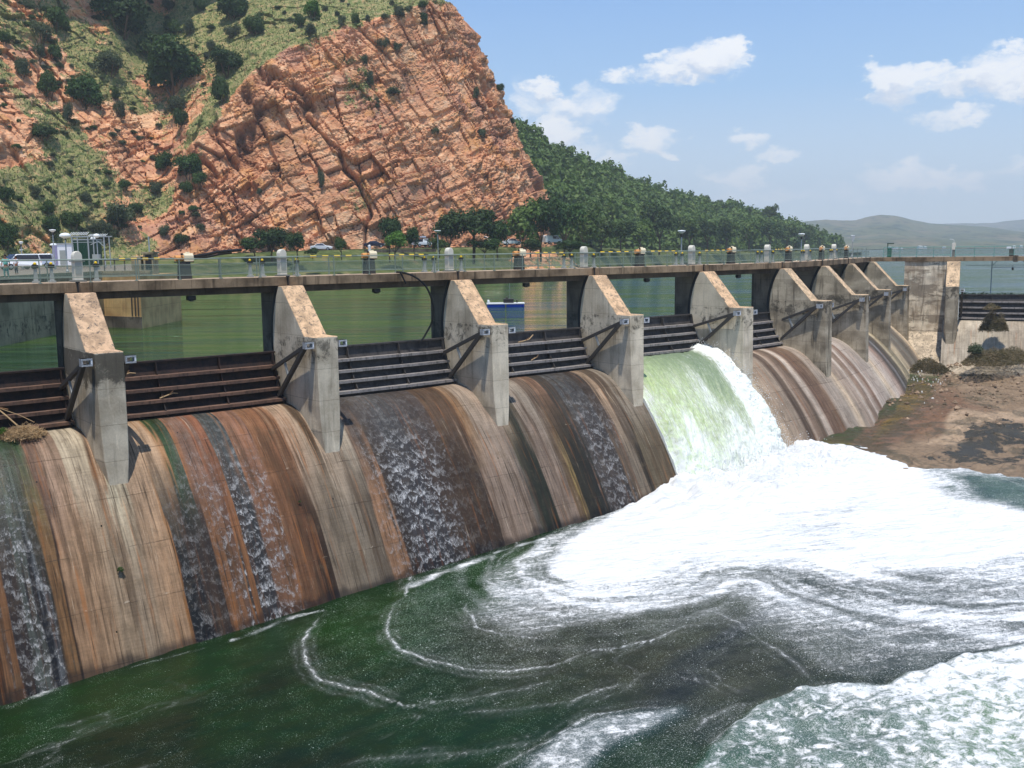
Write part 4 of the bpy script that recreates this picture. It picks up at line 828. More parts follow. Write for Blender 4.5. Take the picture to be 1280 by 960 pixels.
# tail ground (rock bar) --------------------------------------------------------
def mk_bar():
    t = NT('wet_river_rock'); g = t.geo(); c = t.attr('Col', True); n = t.noise(g, .9, 6, .7, .6); n2 = t.noise(g, 6., 5, .7); n3 = t.noise(t.map(t.map(g, rot=(0, 0, .9)), (.22, .9, 1)), 1., 7, .72, 1.4)
    col = t.mix(1., c, t.math('ADD', t.math('MULTIPLY', n, 1.1), t.math('ADD', t.math('MULTIPLY', n2, .5), .2)), 'MULTIPLY')
    wet = t.attr('Wet'); m = t.sm(t.math('ADD', n3, t.math('MULTIPLY', wet, .28)), .58, .68)
    m = t.math('MAXIMUM', m, t.math('MULTIPLY', t.sm(t.noise(t.map(g, loc=(40, 3, 0)), .28, 7, .72, .8), .5, .6), .8)); col = t.mix(t.math('MULTIPLY', m, .8), col, lc(74, 68, 44)); ck = t.sm(t.vor(t.mix(.3, g, t.noise(g, .6, 4, .6, 0, True), 'ADD'), .42, 'DISTANCE_TO_EDGE'), 0, .035)
    col = t.mix(t.math('MULTIPLY', t.math('SUBTRACT', 1., ck), .55), col, lc(96, 80, 62)); col = t.mix(1., col, t.math('ADD', t.math('MULTIPLY', t.noise(g, 2.6, 8, .8), 1.5), .25), 'MULTIPLY')
    pd = t.sm(t.math('ADD', t.attr('Pond'), t.math('MULTIPLY', t.math('SUBTRACT', t.noise(g, .55, 6, .7, .5), .5), 1.5)), .48, .56); col = t.mix(pd, col, lc(66, 62, 50)); n = t.math('MULTIPLY', n, t.math('SUBTRACT', 1., t.math('MULTIPLY', pd, .7))); wet = t.math('MAXIMUM', wet, pd)
    rg = t.math('SUBTRACT', .85, t.math('MAXIMUM', t.math('MULTIPLY', m, .45), t.math('MULTIPLY', wet, .7)))
    return t.done(t.bsdf(col, rg, .3, 0, t.bump(t.math('ADD', n, t.math('MULTIPLY', n2, .6)), 1., .3)))
M['bar'] = mk_bar()
def bar_z(L, D):
    Dp = D+.6*(L-20); z = np.interp(Dp, [55, 70, 79, 84, 90, 105, 119, 130, 137, 150], [-15.5, -13.3, -11.75, -11.35, -11.1, -10.5, -10, -9.1, -8.4, -7.6])
    return z+(fbm(np.stack([L*.25, D*.25, L*0], -1), 4, 77)-.5)*.9*sstep(76, 90, Dp)+(np.floor(fbm(np.stack([L*.13+.02*D, D*.2, L*0], -1), 5, 79)*14)/14-.5)*1.7*sstep(80, 95, Dp)
Lg2, Dg2 = np.meshgrid(np.linspace(6, 110, 520), np.linspace(58, 128, 380), indexing='ij'); Z = bar_z(Lg2, Dg2)
P = np.stack([CP[0]+Dg2*math.cos(CYAW)+Lg2*math.sin(CYAW), CP[1]+Dg2*math.sin(CYAW)-Lg2*math.cos(CYAW), Z], -1)
px = 640+CF*Lg2/Dg2; py = 309-(Z-4.84)*CF/Dg2
PX = np.stack([px.ravel()+(fbm(np.stack([px*.02, py*.035, px*0], -1), 3, 5).ravel()-.5)*46, py.ravel()+(fbm(np.stack([px*.02+50, py*.035, px*0], -1), 3, 6).ravel()-.5)*26], -1)
def zone(poly, soft): return sstep(soft, -soft, sd_poly(PX, poly)).reshape(px.shape)[..., None]
c = np.ones(px.shape+(3,))*lin((156, 132, 106))
c = c+(lin((214, 196, 170))-c)*zone([(1130, 425), (1300, 425), (1300, 470), (1180, 478), (1120, 460)], 6)
c = c+(lin((136, 104, 80))-c)*zone([(1090, 505), (1200, 488), (1235, 515), (1180, 545), (1110, 575), (1050, 570)], 14)
c = c+(lin((66, 80, 40))-c)*zone([(990, 570), (1060, 520), (1130, 465), (1180, 478), (1150, 510), (1090, 530), (1070, 560)], 7)
c = c+(lin((140, 112, 50))-c)*zone([(1125, 495), (1150, 480), (1165, 500), (1140, 530), (1110, 550), (1120, 520)], 5)
c = c+(lin((126, 118, 44))-c)*zone([(985, 568), (1040, 548), (1080, 556), (1060, 572)], 4)
c = c+(lin((192, 164, 134))-c)*zone([(1200, 515), (1290, 512), (1290, 530), (1240, 535), (1215, 560), (1170, 560)], 4)
pond = .60*np.maximum(zone([(1215, 530), (1295, 526), (1295, 590), (1225, 596), (1190, 575)], 16)[..., 0], .75*zone([(1150, 590), (1200, 560), (1230, 590)], 10)[..., 0])
wt = np.clip(zone([(985, 575), (1060, 515), (1135, 470), (1180, 500), (1130, 575)], 10)[..., 0]*.6, 0, 1)
o = grid_mesh('river_bed', P, M['bar'], {'Col': c*.8, 'Wet': wt, 'Pond': pond}, flip=False); tag(o, 'brown and green stained river bed rock at the foot of the dam', 'rock', kind='structure'); BARO = o
# loose stones lying on the rock bar
ns = 2600; rr_ = np.random.default_rng(71); Ls = np.r_[rr_.normal(47, 6, ns//2), rr_.uniform(26, 64, ns-ns//2)]; Ds = np.r_[rr_.normal(108, 5, ns//2), rr_.uniform(84, 118, ns-ns//2)]; Zs = bar_z(Ls, Ds); rs_ = .05+.28*rr_.random(ns)**4
ok = (Zs > -11.3) & (fbm(np.stack([Ls*.3, Ds*.3, Ls*0], -1), 3, 72) > .42); Ls, Ds, Zs, rs_ = Ls[ok], Ds[ok], Zs[ok], rs_[ok]; ns = len(Ls)
oc = np.array([(1, 0, 0), (0, 1, 0), (-1, 0, 0), (0, -1, 0), (0, 0, .8), (0, 0, -.8)]); ft = np.array([(0, 1, 4), (1, 2, 4), (2, 3, 4), (3, 0, 4), (1, 0, 5), (2, 1, 5), (3, 2, 5), (0, 3, 5)])
vv_ = oc[None]*rs_[:, None, None]*rr_.uniform(.55, 1.35, (ns, 6, 1)); an = rr_.uniform(0, 6.28, ns); ca, sa = np.cos(an)[:, None], np.sin(an)[:, None]; vv_ = np.stack([vv_[..., 0]*ca-vv_[..., 1]*sa, vv_[..., 0]*sa+vv_[..., 1]*ca, vv_[..., 2]], -1)
cw = np.stack([CP[0]+Ds*math.cos(CYAW)+Ls*math.sin(CYAW), CP[1]+Ds*math.sin(CYAW)-Ls*math.cos(CYAW), Zs+rs_*.2], -1); vv_ = vv_+cw[:, None]
cc_ = lin((168, 142, 116))*(.5+.9*rr_.random((ns, 1, 1)))*np.ones((ns, 6, 1)); o = raw_mesh('loose_stones', vv_.reshape(-1, 3), (ft[None]+(np.arange(ns)*6)[:, None, None]).reshape(-1, 3), M['bar'], {'Col': cc_.reshape(-1, 3)*.8, 'Wet': np.zeros((ns*6, 1)), 'Pond': np.zeros((ns*6, 1))}, smooth=False); tag(o, 'loose stones and gravel scattered over the brown river rock', 'stones', kind='stuff')
# bed below the water and left bank, beyond the view
b = MB(); b.box((20, -40, -18.5), (220, 130, 1)); o = b.build('stilling_basin_floor', M['bar']); tag(o, 'river bed below the water', 'ground', kind='structure')
b = MB(); b.prism_z([(-17.2, -4), (-60, -4), (-60, -100), (-15.6, -100)], -17, 3.1); o = b.build('left_bank', M['bank']); tag(o, 'bank beyond the left edge', 'ground', kind='structure')
# ------------------------------------------------------------------ wooded hill and far hills
WB = [(600, 280), (690, 300), (750, 335), (850, 405), (950, 505), (1040, 640), (1075, 700)]
WR = [(600, 400, 150), (655, 420, 163), (700, 445, 190), (760, 480, 214), (820, 520, 239), (880, 560, 254), (960, 620, 273), (1020, 660, 296), (1040, 690, 309), (1075, 740, 313)]
V = []
def wood_pt(px, t):
    D0 = np.interp(px, [a for a, _ in WB], [a for _, a in WB]); D1 = np.interp(px, [a[0] for a in WR], [a[1] for a in WR]); py = np.interp(px, [a[0] for a in WR], [a[2] for a in WR])
    hz = 311.6-(px-640)*.0112; z1 = max(4.84+(hz-py)/CF*D1-6.6, -1.5); D = D0+(D1-D0)*t
    z = -1.5+(z1+1.5)*(t**.85 if t <= 1 else 1-(t-1)*.6)
    return ld((px-640)/CF*D, D, z)
for px in np.linspace(600, 1075, 120):
    V.append([wood_pt(px, t)+np.array([0, 0, (vnoise(np.array([px*.05, t*9, 1.]), 4)-.5)*3*(0 < t)]) for t in np.linspace(-.05, 2.2, 50)])
woodhill = grid_mesh('wooded_hill', np.array(V), M['bank'], flip=True); tag(woodhill, 'ground of the wooded hill beyond the rock face', 'hill', kind='structure')
def mk_far():
    t = NT('far_hill_scrub'); g = t.geo(); n = t.noise(g, .006, 6, .65); n2 = t.noise(g, .03, 5, .7)
    c = t.ramp(n, [(.3, lc(84, 98, 62)), (.5, lc(118, 120, 78)), (.65, lc(150, 132, 100))]); c = t.mix(t.sm(n2, .5, .62), c, lc(48, 66, 36))
    return t.done(t.bsdf(t.mix(1., c, (.6, .6, .6), 'MULTIPLY'), .95, .1))
M['far'] = mk_far()
def ridge(name, label, D0, D1, pts, seed, x0, x1):
    A_, T_ = np.meshgrid(np.linspace(x0, x1, 260), np.linspace(-.1, 1.5, 46), indexing='ij')
    zt = 4.84+((311.6-(A_-640)*.0112)-np.interp(A_, [p[0] for p in pts], [p[1] for p in pts]))/CF*D1
    D = D0+(D1-D0)*T_; L = (A_-640)/CF*D; k = np.where(T_ <= 1, np.clip(T_, 0, 1)**1.25, np.clip(1-(T_-1)*1.2, 0, 1))
    n = fbm(np.stack([L*.006+seed, D*.006, L*0], -1), 5, seed)-.5; z = np.maximum(-3+(zt+3)*k+n*zt*1.1*np.clip(T_, 0, 1)*(1-.8*np.clip(1-np.abs(T_-1)*3, 0, 1)), -6)
    V = np.stack([CP[0]+D*math.cos(CYAW)+L*math.sin(CYAW), CP[1]+D*math.sin(CYAW)-L*math.cos(CYAW), z], -1)
    o = grid_mesh(name, np.array(V), M['far'], flip=True); tag(o, label, 'hill', kind='structure'); return o
ridge('far_hills', 'hazy blue hills across the lake', 1500, 2900, [(930, 300), (985, 280), (1005, 276), (1030, 275), (1050, 277), (1066, 278), (1085, 274), (1100, 271.5), (1120, 272), (1140, 277), (1160, 281), (1200, 283), (1240, 286), (1300, 292), (1400, 298)], 3, 900, 1420)
ridge('far_hills', 'palest farthest hills on the right horizon', 3200, 4600, [(900, 296), (1000, 290), (1100, 284), (1150, 281), (1180, 279), (1230, 278), (1280, 275), (1330, 273), (1450, 279)], 8, 900, 1460)
b = MB(); sh = [ld((px-640)/CF*D, D)[:2] for px, D in ((900, 1500), (1000, 1480), (1100, 1450), (1200, 1430), (1300, 1400), (1420, 1400), (1440, 2400), (880, 2400))]; b.prism_z([tuple(p) for p in sh], -4, -1.0)
o = b.build('far_shore', M['far']); tag(o, 'low far shore of the lake', 'ground', kind='structure')
# ------------------------------------------------------------------ tail water
WA, WB_ = -14.13, .045
def wz(x): return WA+WB_*np.clip(x, -20, 54)
def hitw(px, py):
    v = ray(px, py); t = (WA+WB_*CP[0]-CP[2])/(v[2]-WB_*v[0]); h = CP+v*t
    if h[0] > 54: h = hitz(px, py, WA+WB_*54)
    return h[:2]
def W(l): return np.array([hitw(*q) for q in l])
xs = np.linspace(-24, 82, 640); ys = np.linspace(-52, 6, 380)
X, Y = np.meshgrid(xs, ys, indexing='ij'); PT = np.stack([X.ravel(), Y.ravel()], -1)
wob = np.stack([fbm(np.stack([PT[:, 0]*.35, PT[:, 1]*.35, PT[:, 0]*0], -1), 3, 91), fbm(np.stack([PT[:, 0]*.35, PT[:, 1]*.35, PT[:, 0]*0+9], -1), 3, 92)], -1)-.5
PW = PT+wob*.9; PW2 = PT+wob*.35+(np.stack([fbm(np.stack([PT[:, 0]*1.6, PT[:, 1]*1.6, PT[:, 0]*0], -1), 2, 93), fbm(np.stack([PT[:, 0]*1.6, PT[:, 1]*1.6, PT[:, 0]*0+9], -1), 2, 94)], -1)-.5)*.25
def reg(poly, a, b=None, P=None): return sstep(a, -(b if b is not None else a), sd_poly(PW if P is None else P, W(poly)))
F = np.full(len(PT), .10)
def up(v, m):
    global F; F = F+(v-F)*m
up(.20, reg([(845, 600), (560, 700), (410, 765), (383, 800), (395, 848), (470, 868), (560, 885), (760, 868), (900, 850), (1060, 850), (1300, 800), (1560, 800), (1560, 560), (1300, 560)], .8, .4))
up(.30, reg([(845, 600), (600, 700), (490, 755), (483, 795), (540, 828), (640, 838), (740, 815), (860, 780), (960, 790), (1050, 840), (1130, 838), (1300, 780), (1560, 780), (1560, 560), (1300, 560)], .5, .3))
up(.46, reg([(845, 600), (640, 700), (590, 770), (660, 795), (760, 770), (850, 740), (930, 745), (1010, 790), (1110, 825), (1300, 780), (1560, 780), (1560, 560), (1300, 560)], .9, .5))
up(.60, reg([(845, 605), (690, 672), (655, 705), (655, 730), (700, 750), (790, 742), (880, 716), (950, 716), (1050, 760), (1160, 800), (1240, 812), (1300, 800), (1560, 800), (1560, 560), (1300, 560)], .5, .3))
up(.74, reg([(850, 600), (700, 685), (692, 708), (720, 735), (800, 734), (890, 706), (960, 708), (1040, 735), (1120, 765), (1230, 800), (1300, 800), (1560, 800), (1560, 570), (1300, 570), (960, 560)], .5, .5))
up(.97, reg([(848, 604), (800, 632), (750, 656), (712, 678), (694, 700), (702, 716), (740, 728), (800, 724), (860, 702), (930, 694), (1000, 706), (1060, 722), (1130, 722), (1210, 706), (1300, 668), (1560, 668), (1560, 640), (1300, 640), (1200, 600), (1100, 574), (1010, 563), (980, 560)], .9, .6))
up(.62, reg([(1080, 715), (1180, 712), (1300, 690), (1560, 690), (1560, 780), (1300, 780), (1180, 775)], 2.5, 2.))
up(.62, reg([(1150, 583), (1300, 598), (1560, 598), (1560, 645), (1300, 645), (1240, 632), (1180, 618)], 1.2, .8))
up(.40, reg([(1190, 592), (1300, 603), (1560, 603), (1560, 640), (1300, 640), (1230, 622)], 1.0, .8))
up(.44, reg([(930, 735), (1000, 745), (1100, 775), (1240, 805), (1205, 822), (1160, 838), (1090, 850), (1020, 835), (960, 785)], 1.0, .8)*.9)
up(.52, reg([(640, 735), (700, 752), (800, 745), (900, 718), (980, 716), (1060, 755), (1180, 795), (1240, 808), (1190, 815), (1080, 790), (980, 750), (900, 735), (800, 765), (700, 775), (620, 765)], .8, .6)*.85)
wwhite = reg([(610, 985), (690, 925), (740, 902), (800, 890), (850, 884), (852, 893), (820, 908), (760, 932), (700, 985)], .5, .4); up(.55, wwhite)
w2 = reg([(870, 985), (885, 935), (930, 905), (962, 880), (1010, 862), (1060, 857), (1110, 857), (1160, 840), (1205, 826), (1300, 806), (1560, 806), (1560, 985), (1300, 985)], .35, .25)
up(.50, w2); up(.78, w2*reg([(1010, 862), (1060, 857), (1110, 857), (1160, 840), (1205, 826), (1300, 806), (1560, 806), (1560, 860), (1300, 860), (1120, 880)], 1.4, 1.)); up(.66, w2*reg([(1100, 870), (1300, 840), (1560, 840), (1560, 985), (1300, 985), (1180, 985)], 2.5, 2)*.8)
up(.40, reg([(880, 985), (900, 950), (940, 925), (980, 940), (960, 985)], 1.0, 1.)*.7)
up(.34, reg([(590, 985), (700, 905), (850, 878), (960, 880), (880, 985)], 1.5, 1)*(1-wwhite)*(1-w2)*.8)
foot = W([(-60, 903), (75, 861), (160, 836), (248, 808), (320, 786), (400, 763), (470, 741), (560, 711), (620, 691), (680, 672), (760, 646), (845, 614)])
dfoot = d_line(PT, foot); 
def seg(a, b, wd, v):
    m = sstep(wd, 0, d_line(PT+wob*1.1, W([a, b])))*(.35+.9*vnoise(np.stack([PT[:, 0]*1.3, PT[:, 1]*0, PT[:, 0]*0], -1), 44)); up(v, np.clip(m, 0, 1))
seg((10, 884), (80, 862), .5, .6); seg((290, 797), (372, 772), .4, .6); seg((500, 735), (612, 697), .7, .68); seg((620, 692), (680, 674), .3, .7); seg((360, 775), (400, 765), .3, .6); seg((160, 838), (248, 810), .22, .45)
LINES = [([(690, 672), (665, 690), (653, 706), (652, 722), (662, 736), (688, 747), (715, 750)], 1.0), ([(715, 750), (770, 745), (830, 735), (882, 716), (905, 710)], .45),
 ([(506, 745), (490, 760), (483, 780), (484, 796), (500, 813), (540, 828), (590, 838), (640, 839), (690, 832), (720, 823), (760, 806)], .9), ([(512, 718), (507, 735), (506, 748)], .7),
 ([(405, 767), (390, 785), (380, 806), (384, 830), (396, 848), (430, 859), (466, 867), (480, 876), (500, 884), (560, 886)], .85), ([(500, 884), (580, 874), (640, 864), (700, 850)], .4), ([(560, 892), (660, 886), (760, 868)], .35),
 ([(583, 748), (581, 762), (592, 772), (596, 784), (620, 792), (662, 797), (700, 799)], .7), ([(660, 768), (710, 765), (760, 758)], .5),
 ([(700, 766), (740, 762), (778, 755), (806, 745), (834, 735), (858, 726), (881, 721), (910, 722), (934, 727)], .75), ([(959, 741), (981, 760), (1012, 776), (1044, 791), (1069, 801), (1090, 809)], .95), ([(934, 712), (959, 728), (981, 745), (1012, 760)], .5),
 ([(700, 827), (747, 813), (794, 805), (825, 797), (853, 783), (878, 779)], .7), ([(790, 765), (850, 752), (900, 743), (934, 745)], .5), ([(700, 885), (747, 866), (794, 854)], .5),
 ([(878, 757), (919, 776), (959, 804), (994, 829), (1016, 851)], .55), ([(900, 862), (850, 845), (870, 850)], .3), ([(860, 846), (905, 856), (930, 870)], .3),
 ([(1020, 721), (1035, 732), (1060, 740), (1090, 747), (1115, 752), (1160, 759), (1197, 755), (1240, 748)], .95), ([(1028, 728), (1072, 750), (1120, 766), (1180, 772), (1260, 770)], .8), ([(1035, 765), (1072, 777), (1110, 789), (1150, 795)], .7), ([(1090, 771), (1135, 780), (1172, 787), (1210, 800), (1232, 809)], 1.),
 ([(760, 742), (800, 735), (850, 722), (880, 708), (930, 698), (980, 700)], .8), ([(740, 722), (790, 722), (850, 702), (900, 690), (960, 688)], .7), ([(700, 720), (760, 733), (810, 730), (870, 713), (930, 703), (980, 708), (1030, 730)], .8),
 ([(962, 880), (1010, 861), (1060, 856), (1110, 857), (1160, 840), (1205, 826), (1290, 807)], 1.), ([(884, 935), (905, 918), (935, 903), (962, 880)], .8), ([(600, 975), (640, 950), (700, 918), (740, 897), (800, 886), (850, 882)], .7), ([(870, 915), (880, 900), (920, 884), (950, 878)], .5), ([(420, 958), (500, 948), (600, 938), (700, 920)], .35), ([(960, 700), (1000, 715), (1060, 748), (1130, 778)], .6),
 ([(1000, 569), (1060, 570), (1130, 574), (1190, 583), (1240, 595), (1290, 612)], .7), ([(1240, 632), (1275, 638), (1262, 656), (1250, 668)], .5), ([(1180, 615), (1230, 628), (1290, 640)], .6)]
LD = np.zeros(len(PT)); HB = np.zeros(len(PT)); LS = np.zeros(len(PT))
def addline(d, st):
    global LD, LS, HB
    v = np.clip(1-d, 0, 1); m = v > LD; LS = np.where(m, st, LS); LD = np.where(m, v, LD); HB = np.maximum(HB, st*np.exp(-(d/.22)**2))
for l, st in LINES:
    d, tl_ = d_line_t(PW2, W(l)); tp_ = np.clip(np.minimum(tl_, 1-tl_)/.2, .1, 1)*(.55+.8*vnoise(np.stack([tl_*11+len(l), tl_*0+st*30, tl_*0], -1), 5)); addline(d, np.minimum(.85, st*.85*tp_)); addline(np.abs(d-.34-.25*tl_), np.minimum(.35, st*.3*tp_*vnoise(np.stack([tl_*14+3, tl_*0+st*11, tl_*0], -1), 8)))
# nested arcs that travel out from the boil: level lines of the warped distance to it
boil = W([(848, 604), (800, 632), (750, 656), (712, 678), (694, 700), (702, 716), (740, 728), (800, 724), (860, 702), (930, 694), (1000, 706), (1060, 728), (1130, 742), (1230, 745), (1300, 745), (1560, 745), (1560, 560), (1300, 560), (980, 560)])
sb = sd_poly(PT+wob*1.2, boil); wq = fbm(np.stack([PT[:, 0]*.22, PT[:, 1]*.22, PT[:, 0]*0], -1), 4, 131)-.5; wq2 = fbm(np.stack([PT[:, 0]*1.1, PT[:, 1]*1.1, PT[:, 0]*0], -1), 3, 133)-.5
sq = np.where(sb > -3, sb, -3)+wq*2.2+wq2*.35; saw = np.zeros(len(PT))
for k, lv in enumerate((-1.9, -1.3, -.8, -.35, .1, .5, .95, 1.5, 1.9, 2.6, 3.5, 4.3, 5.5, 6.9, 8.6)):
    along = fbm(np.stack([PT[:, 0]*.16+k*7, PT[:, 1]*.16, PT[:, 0]*0], -1), 3, 140+k); st = sstep(.46, .66, along)*(.85-.05*k)
    g_ = 1.15; addline(np.abs(sq-lv)/g_, np.clip(st, 0, 1)*((PT[:, 0] > 14-.2*k)*1.)); saw = np.maximum(saw, st*sstep(-.9, -.05, sq-lv)*(sq < lv))
F = np.clip(F+saw*.14*(F < .9)*(w2 < .5), 0, 1)
far_ = sstep(1.5, 7, d_line(PT, np.array([(39, -6), (50, -6)])))
fs_ = fbm(np.stack([sq*1.5, PT[:, 0]*.13, PT[:, 1]*.13], -1), 5, 160)-.5; fs2 = fbm(np.stack([sq*.45, PT[:, 0]*.06+5, PT[:, 1]*.06], -1), 4, 161)-.5
F = np.clip(F+(w2 < .5)*far_*((fs_*.62+fs2*.42)*sstep(-9, -1.5, sq)*sstep(8, 3, sq)-.06*sstep(-4, 0, sq)*sstep(2.5, .5, sq)), 0.05, 1)
# small ragged foam trails on the open green water
tr = np.abs(fbm(np.stack([PT[:, 0]*.12+PT[:, 1]*.05, PT[:, 1]*.33, PT[:, 0]*0], -1), 4, 151)-.5); tm = sstep(.5, .7, fbm(np.stack([PT[:, 0]*.1, PT[:, 1]*.1, PT[:, 0]*0], -1), 3, 152)); addline(tr*14, tm*.2*(w2 < .5))
# flow-aligned ripples inside the foam
wv = fbm(np.stack([X.ravel()*.25, Y.ravel()*1.4, X.ravel()*0], -1), 4, 101)-.5; ch = fbm(np.stack([X.ravel()*1.1, Y.ravel()*1.1, X.ravel()*0], -1), 4, 103)-.5
jetc = sstep(9, 0, d_line(PT, np.array([(38.5, -5), (50, -5)])))
Z = wz(X.ravel())+HB*.06+wv*.10+ch*(.10+.55*w2+.40*sstep(.85, .97, F)*.5+1.3*jetc)+jetc*.9+w2*.22+wwhite*.12
Z = Z-.0*dfoot
tint = np.ones((len(PT), 3))*lin((14, 34, 14))
def tn(c, m): 
    global tint; tint = tint+(lin(c)-tint)*m[:, None]
tn((20, 62, 12), reg([(380, 790), (470, 745), (620, 695), (690, 680), (640, 740), (560, 790), (470, 830)], 1.6, 1)*.9)
tn((22, 54, 24), reg([(0, 890), (250, 812), (400, 768), (300, 860), (0, 940)], 1.2, 1)*.7)
tn((18, 50, 14), sstep(.45, .65, fbm(np.stack([X.ravel()*.14, Y.ravel()*.14, X.ravel()*0], -1), 4, 120))*.6)
tn((48, 52, 34), reg([(600, 780), (760, 745), (900, 730), (1040, 800), (1080, 850), (960, 880), (800, 880), (640, 850)], 4, 2)*.85)
tn((50, 48, 30), reg([(760, 830), (900, 770), (1000, 840), (940, 880), (820, 870)], 2, 2)*.6)
tn((26, 32, 34), sstep(1.6, 0, d_line(PT+wob*1.5, W([(830, 880), (890, 820), (960, 770), (1000, 750)])))*.75)
tn((26, 84, 60), w2*.75); tn((96, 150, 60), w2*reg([(1180, 870), (1290, 840), (1290, 960), (1200, 960)], 3, 3)*.6)
tn((60, 84, 74), reg([(1150, 583), (1300, 598), (1560, 598), (1560, 645), (1300, 645), (1180, 618)], 1.5, 1)); tn((30, 60, 66), wwhite*.8)
tn((120, 130, 150), sstep(.5, .8, F)*(1-w2)*.55)
tint *= .68
Vw = np.stack([X, Y, Z.reshape(X.shape)], -1)
def mk_tail():
    t = NT('foaming_tail_water'); g = t.geo(); Fm = t.attr('Foam'); Lm = t.attr('Line'); tc = t.attr('Tint', True)
    rg_ = t.map(g, rot=(0, 0, .5)); n0 = t.noise(g, .8, 5, .6); n1 = t.noise(g, 3.6, 5, .72, .6); n2 = t.noise(g, 15., 4, .72); n3 = t.noise(g, 42., 2, .6); sw = t.noise(t.map(rg_, (.45, 3.0, 1)), 1., 6, .72, .9)
    cpa = t.attr('Chop'); big_ = t.math('ADD', t.math('MULTIPLY', t.noise(g, 1.7, 8, .74, .35), .7), t.math('MULTIPLY', t.noise(t.map(rg_, (.9, 2.2, 1)), 1.6, 6, .72, .3), .3))
    nn = t.math('ADD', t.math('MULTIPLY', n1, .34), t.math('ADD', t.math('MULTIPLY', sw, .32), t.math('MULTIPLY', n2, .34)))
    nn2 = t.math('ADD', t.math('MULTIPLY', t.math('SUBTRACT', big_, .5), 1.5), .5); nn = t.math('ADD', t.math('MULTIPLY', nn, t.math('SUBTRACT', 1., t.math('MULTIPLY', cpa, .75))), t.math('MULTIPLY', nn2, t.math('MULTIPLY', cpa, .75)))
    th = t.math('SUBTRACT', .74, t.math('MULTIPLY', Fm, .44))
    body = t.math('MULTIPLY', t.sm(t.math('SUBTRACT', nn, th), -.05, .09), t.sm(Fm, .16, .5))
    fk = t.sm(t.math('ADD', t.math('ADD', t.math('MULTIPLY', n3, .55), t.math('MULTIPLY', n2, .30)), t.math('ADD', t.math('MULTIPLY', n0, .12), t.math('MULTIPLY', t.math('MINIMUM', Fm, .5), .20))), .60, .68)
    fk = t.math('MULTIPLY', fk, t.math('ADD', .3, Fm))
    for sc_, r_, k_ in ((5.5, .10, .55), (11., .13, .5), (21., .17, .4)):
        dd_, pp_, cc_ = t.vorp(t.mix(.06, g, t.noise(g, 3., 2, .5, 0, True), 'ADD'), sc_); sp = t.n('ShaderNodeSeparateColor'); t.put(sp.inputs[0], cc_)
        rr_ = t.math('MULTIPLY', t.math('MULTIPLY', sp.outputs[0], t.math('ADD', r_, t.math('MULTIPLY', Fm, .30))), t.sm(t.math('ADD', n0, t.math('MULTIPLY', Fm, .6)), .40, .66))
        fk = t.math('MAXIMUM', fk, t.math('MULTIPLY', t.sm(t.math('SUBTRACT', rr_, dd_), -.02, .04), t.math('ADD', k_, t.math('MULTIPLY', sp.outputs[1], .3))))
    cp = t.attr('Chop'); lw = t.math('ADD', Lm, t.math('ADD', t.math('MULTIPLY', t.math('SUBTRACT', n1, .5), .22), t.math('MULTIPLY', t.math('SUBTRACT', n2, .5), .34)))
    ls = t.attr('LStr'); ln = t.math('MULTIPLY', t.sm(lw, t.math('SUBTRACT', .965, t.math('MULTIPLY', ls, .05)), t.math('SUBTRACT', 1.0, t.math('MULTIPLY', ls, .03))), t.math('MINIMUM', t.math('MULTIPLY', ls, 1.15), 1.)); halo = t.math('MULTIPLY', t.math('MULTIPLY', t.sm(lw, .72, 1.), .25), ls)
    m = t.math('MAXIMUM', t.math('MAXIMUM', body, fk), t.math('MAXIMUM', t.math('MULTIPLY', ln, .95), halo))
    veil = t.math('MULTIPLY', t.sm(Fm, .22, .9), .42)
    wc = t.mix(t.math('MULTIPLY', t.sm(n0, .35, .65), .4), tc, t.mix(1., tc, (1.9, 2.0, 1.4), 'MULTIPLY'))
    c = t.mix(veil, wc, (.30, .34, .33)); c = t.mix(m, c, t.mix(t.sm(t.math('ADD', t.math('MULTIPLY', sw, .6), t.math('MULTIPLY', n2, .4)), .40, .58), (.56, .585, .59), (.78, .775, .76)))
    rg = t.math('ADD', .16, t.math('MULTIPLY', t.math('MAXIMUM', m, t.math('MULTIPLY', Fm, .4)), .7))
    h = t.math('ADD', t.math('MULTIPLY', m, .5), t.math('ADD', t.math('MULTIPLY', n1, .7), t.math('MULTIPLY', n2, .35)))
    return t.done(t.bsdf(c, rg, .35, 0, t.bump(h, t.math('ADD', .35, t.math('MULTIPLY', Fm, .25)), .10), IOR=1.33))
M['tail'] = mk_tail()
o = grid_mesh('river_water', Vw, M['tail'], {'Foam': F.reshape(X.shape), 'Line': LD.reshape(X.shape), 'LStr': LS.reshape(X.shape), 'Chop': np.clip(w2+wwhite*.7, 0, 1).reshape(X.shape), 'Tint': tint.reshape(X.shape+(3,))})
tag(o, 'green tail water with white foam spreading from the released jet', 'water', kind='structure')
b = MB(); b.box((0, -90, -14.6), (220, 76.4, .02)); o = b.build('river_water', plain('still_river_water', lc(18, 40, 18), .15, var=.2, sc=.3)); tag(o, 'river water nearer than the frame', 'water', kind='structure')
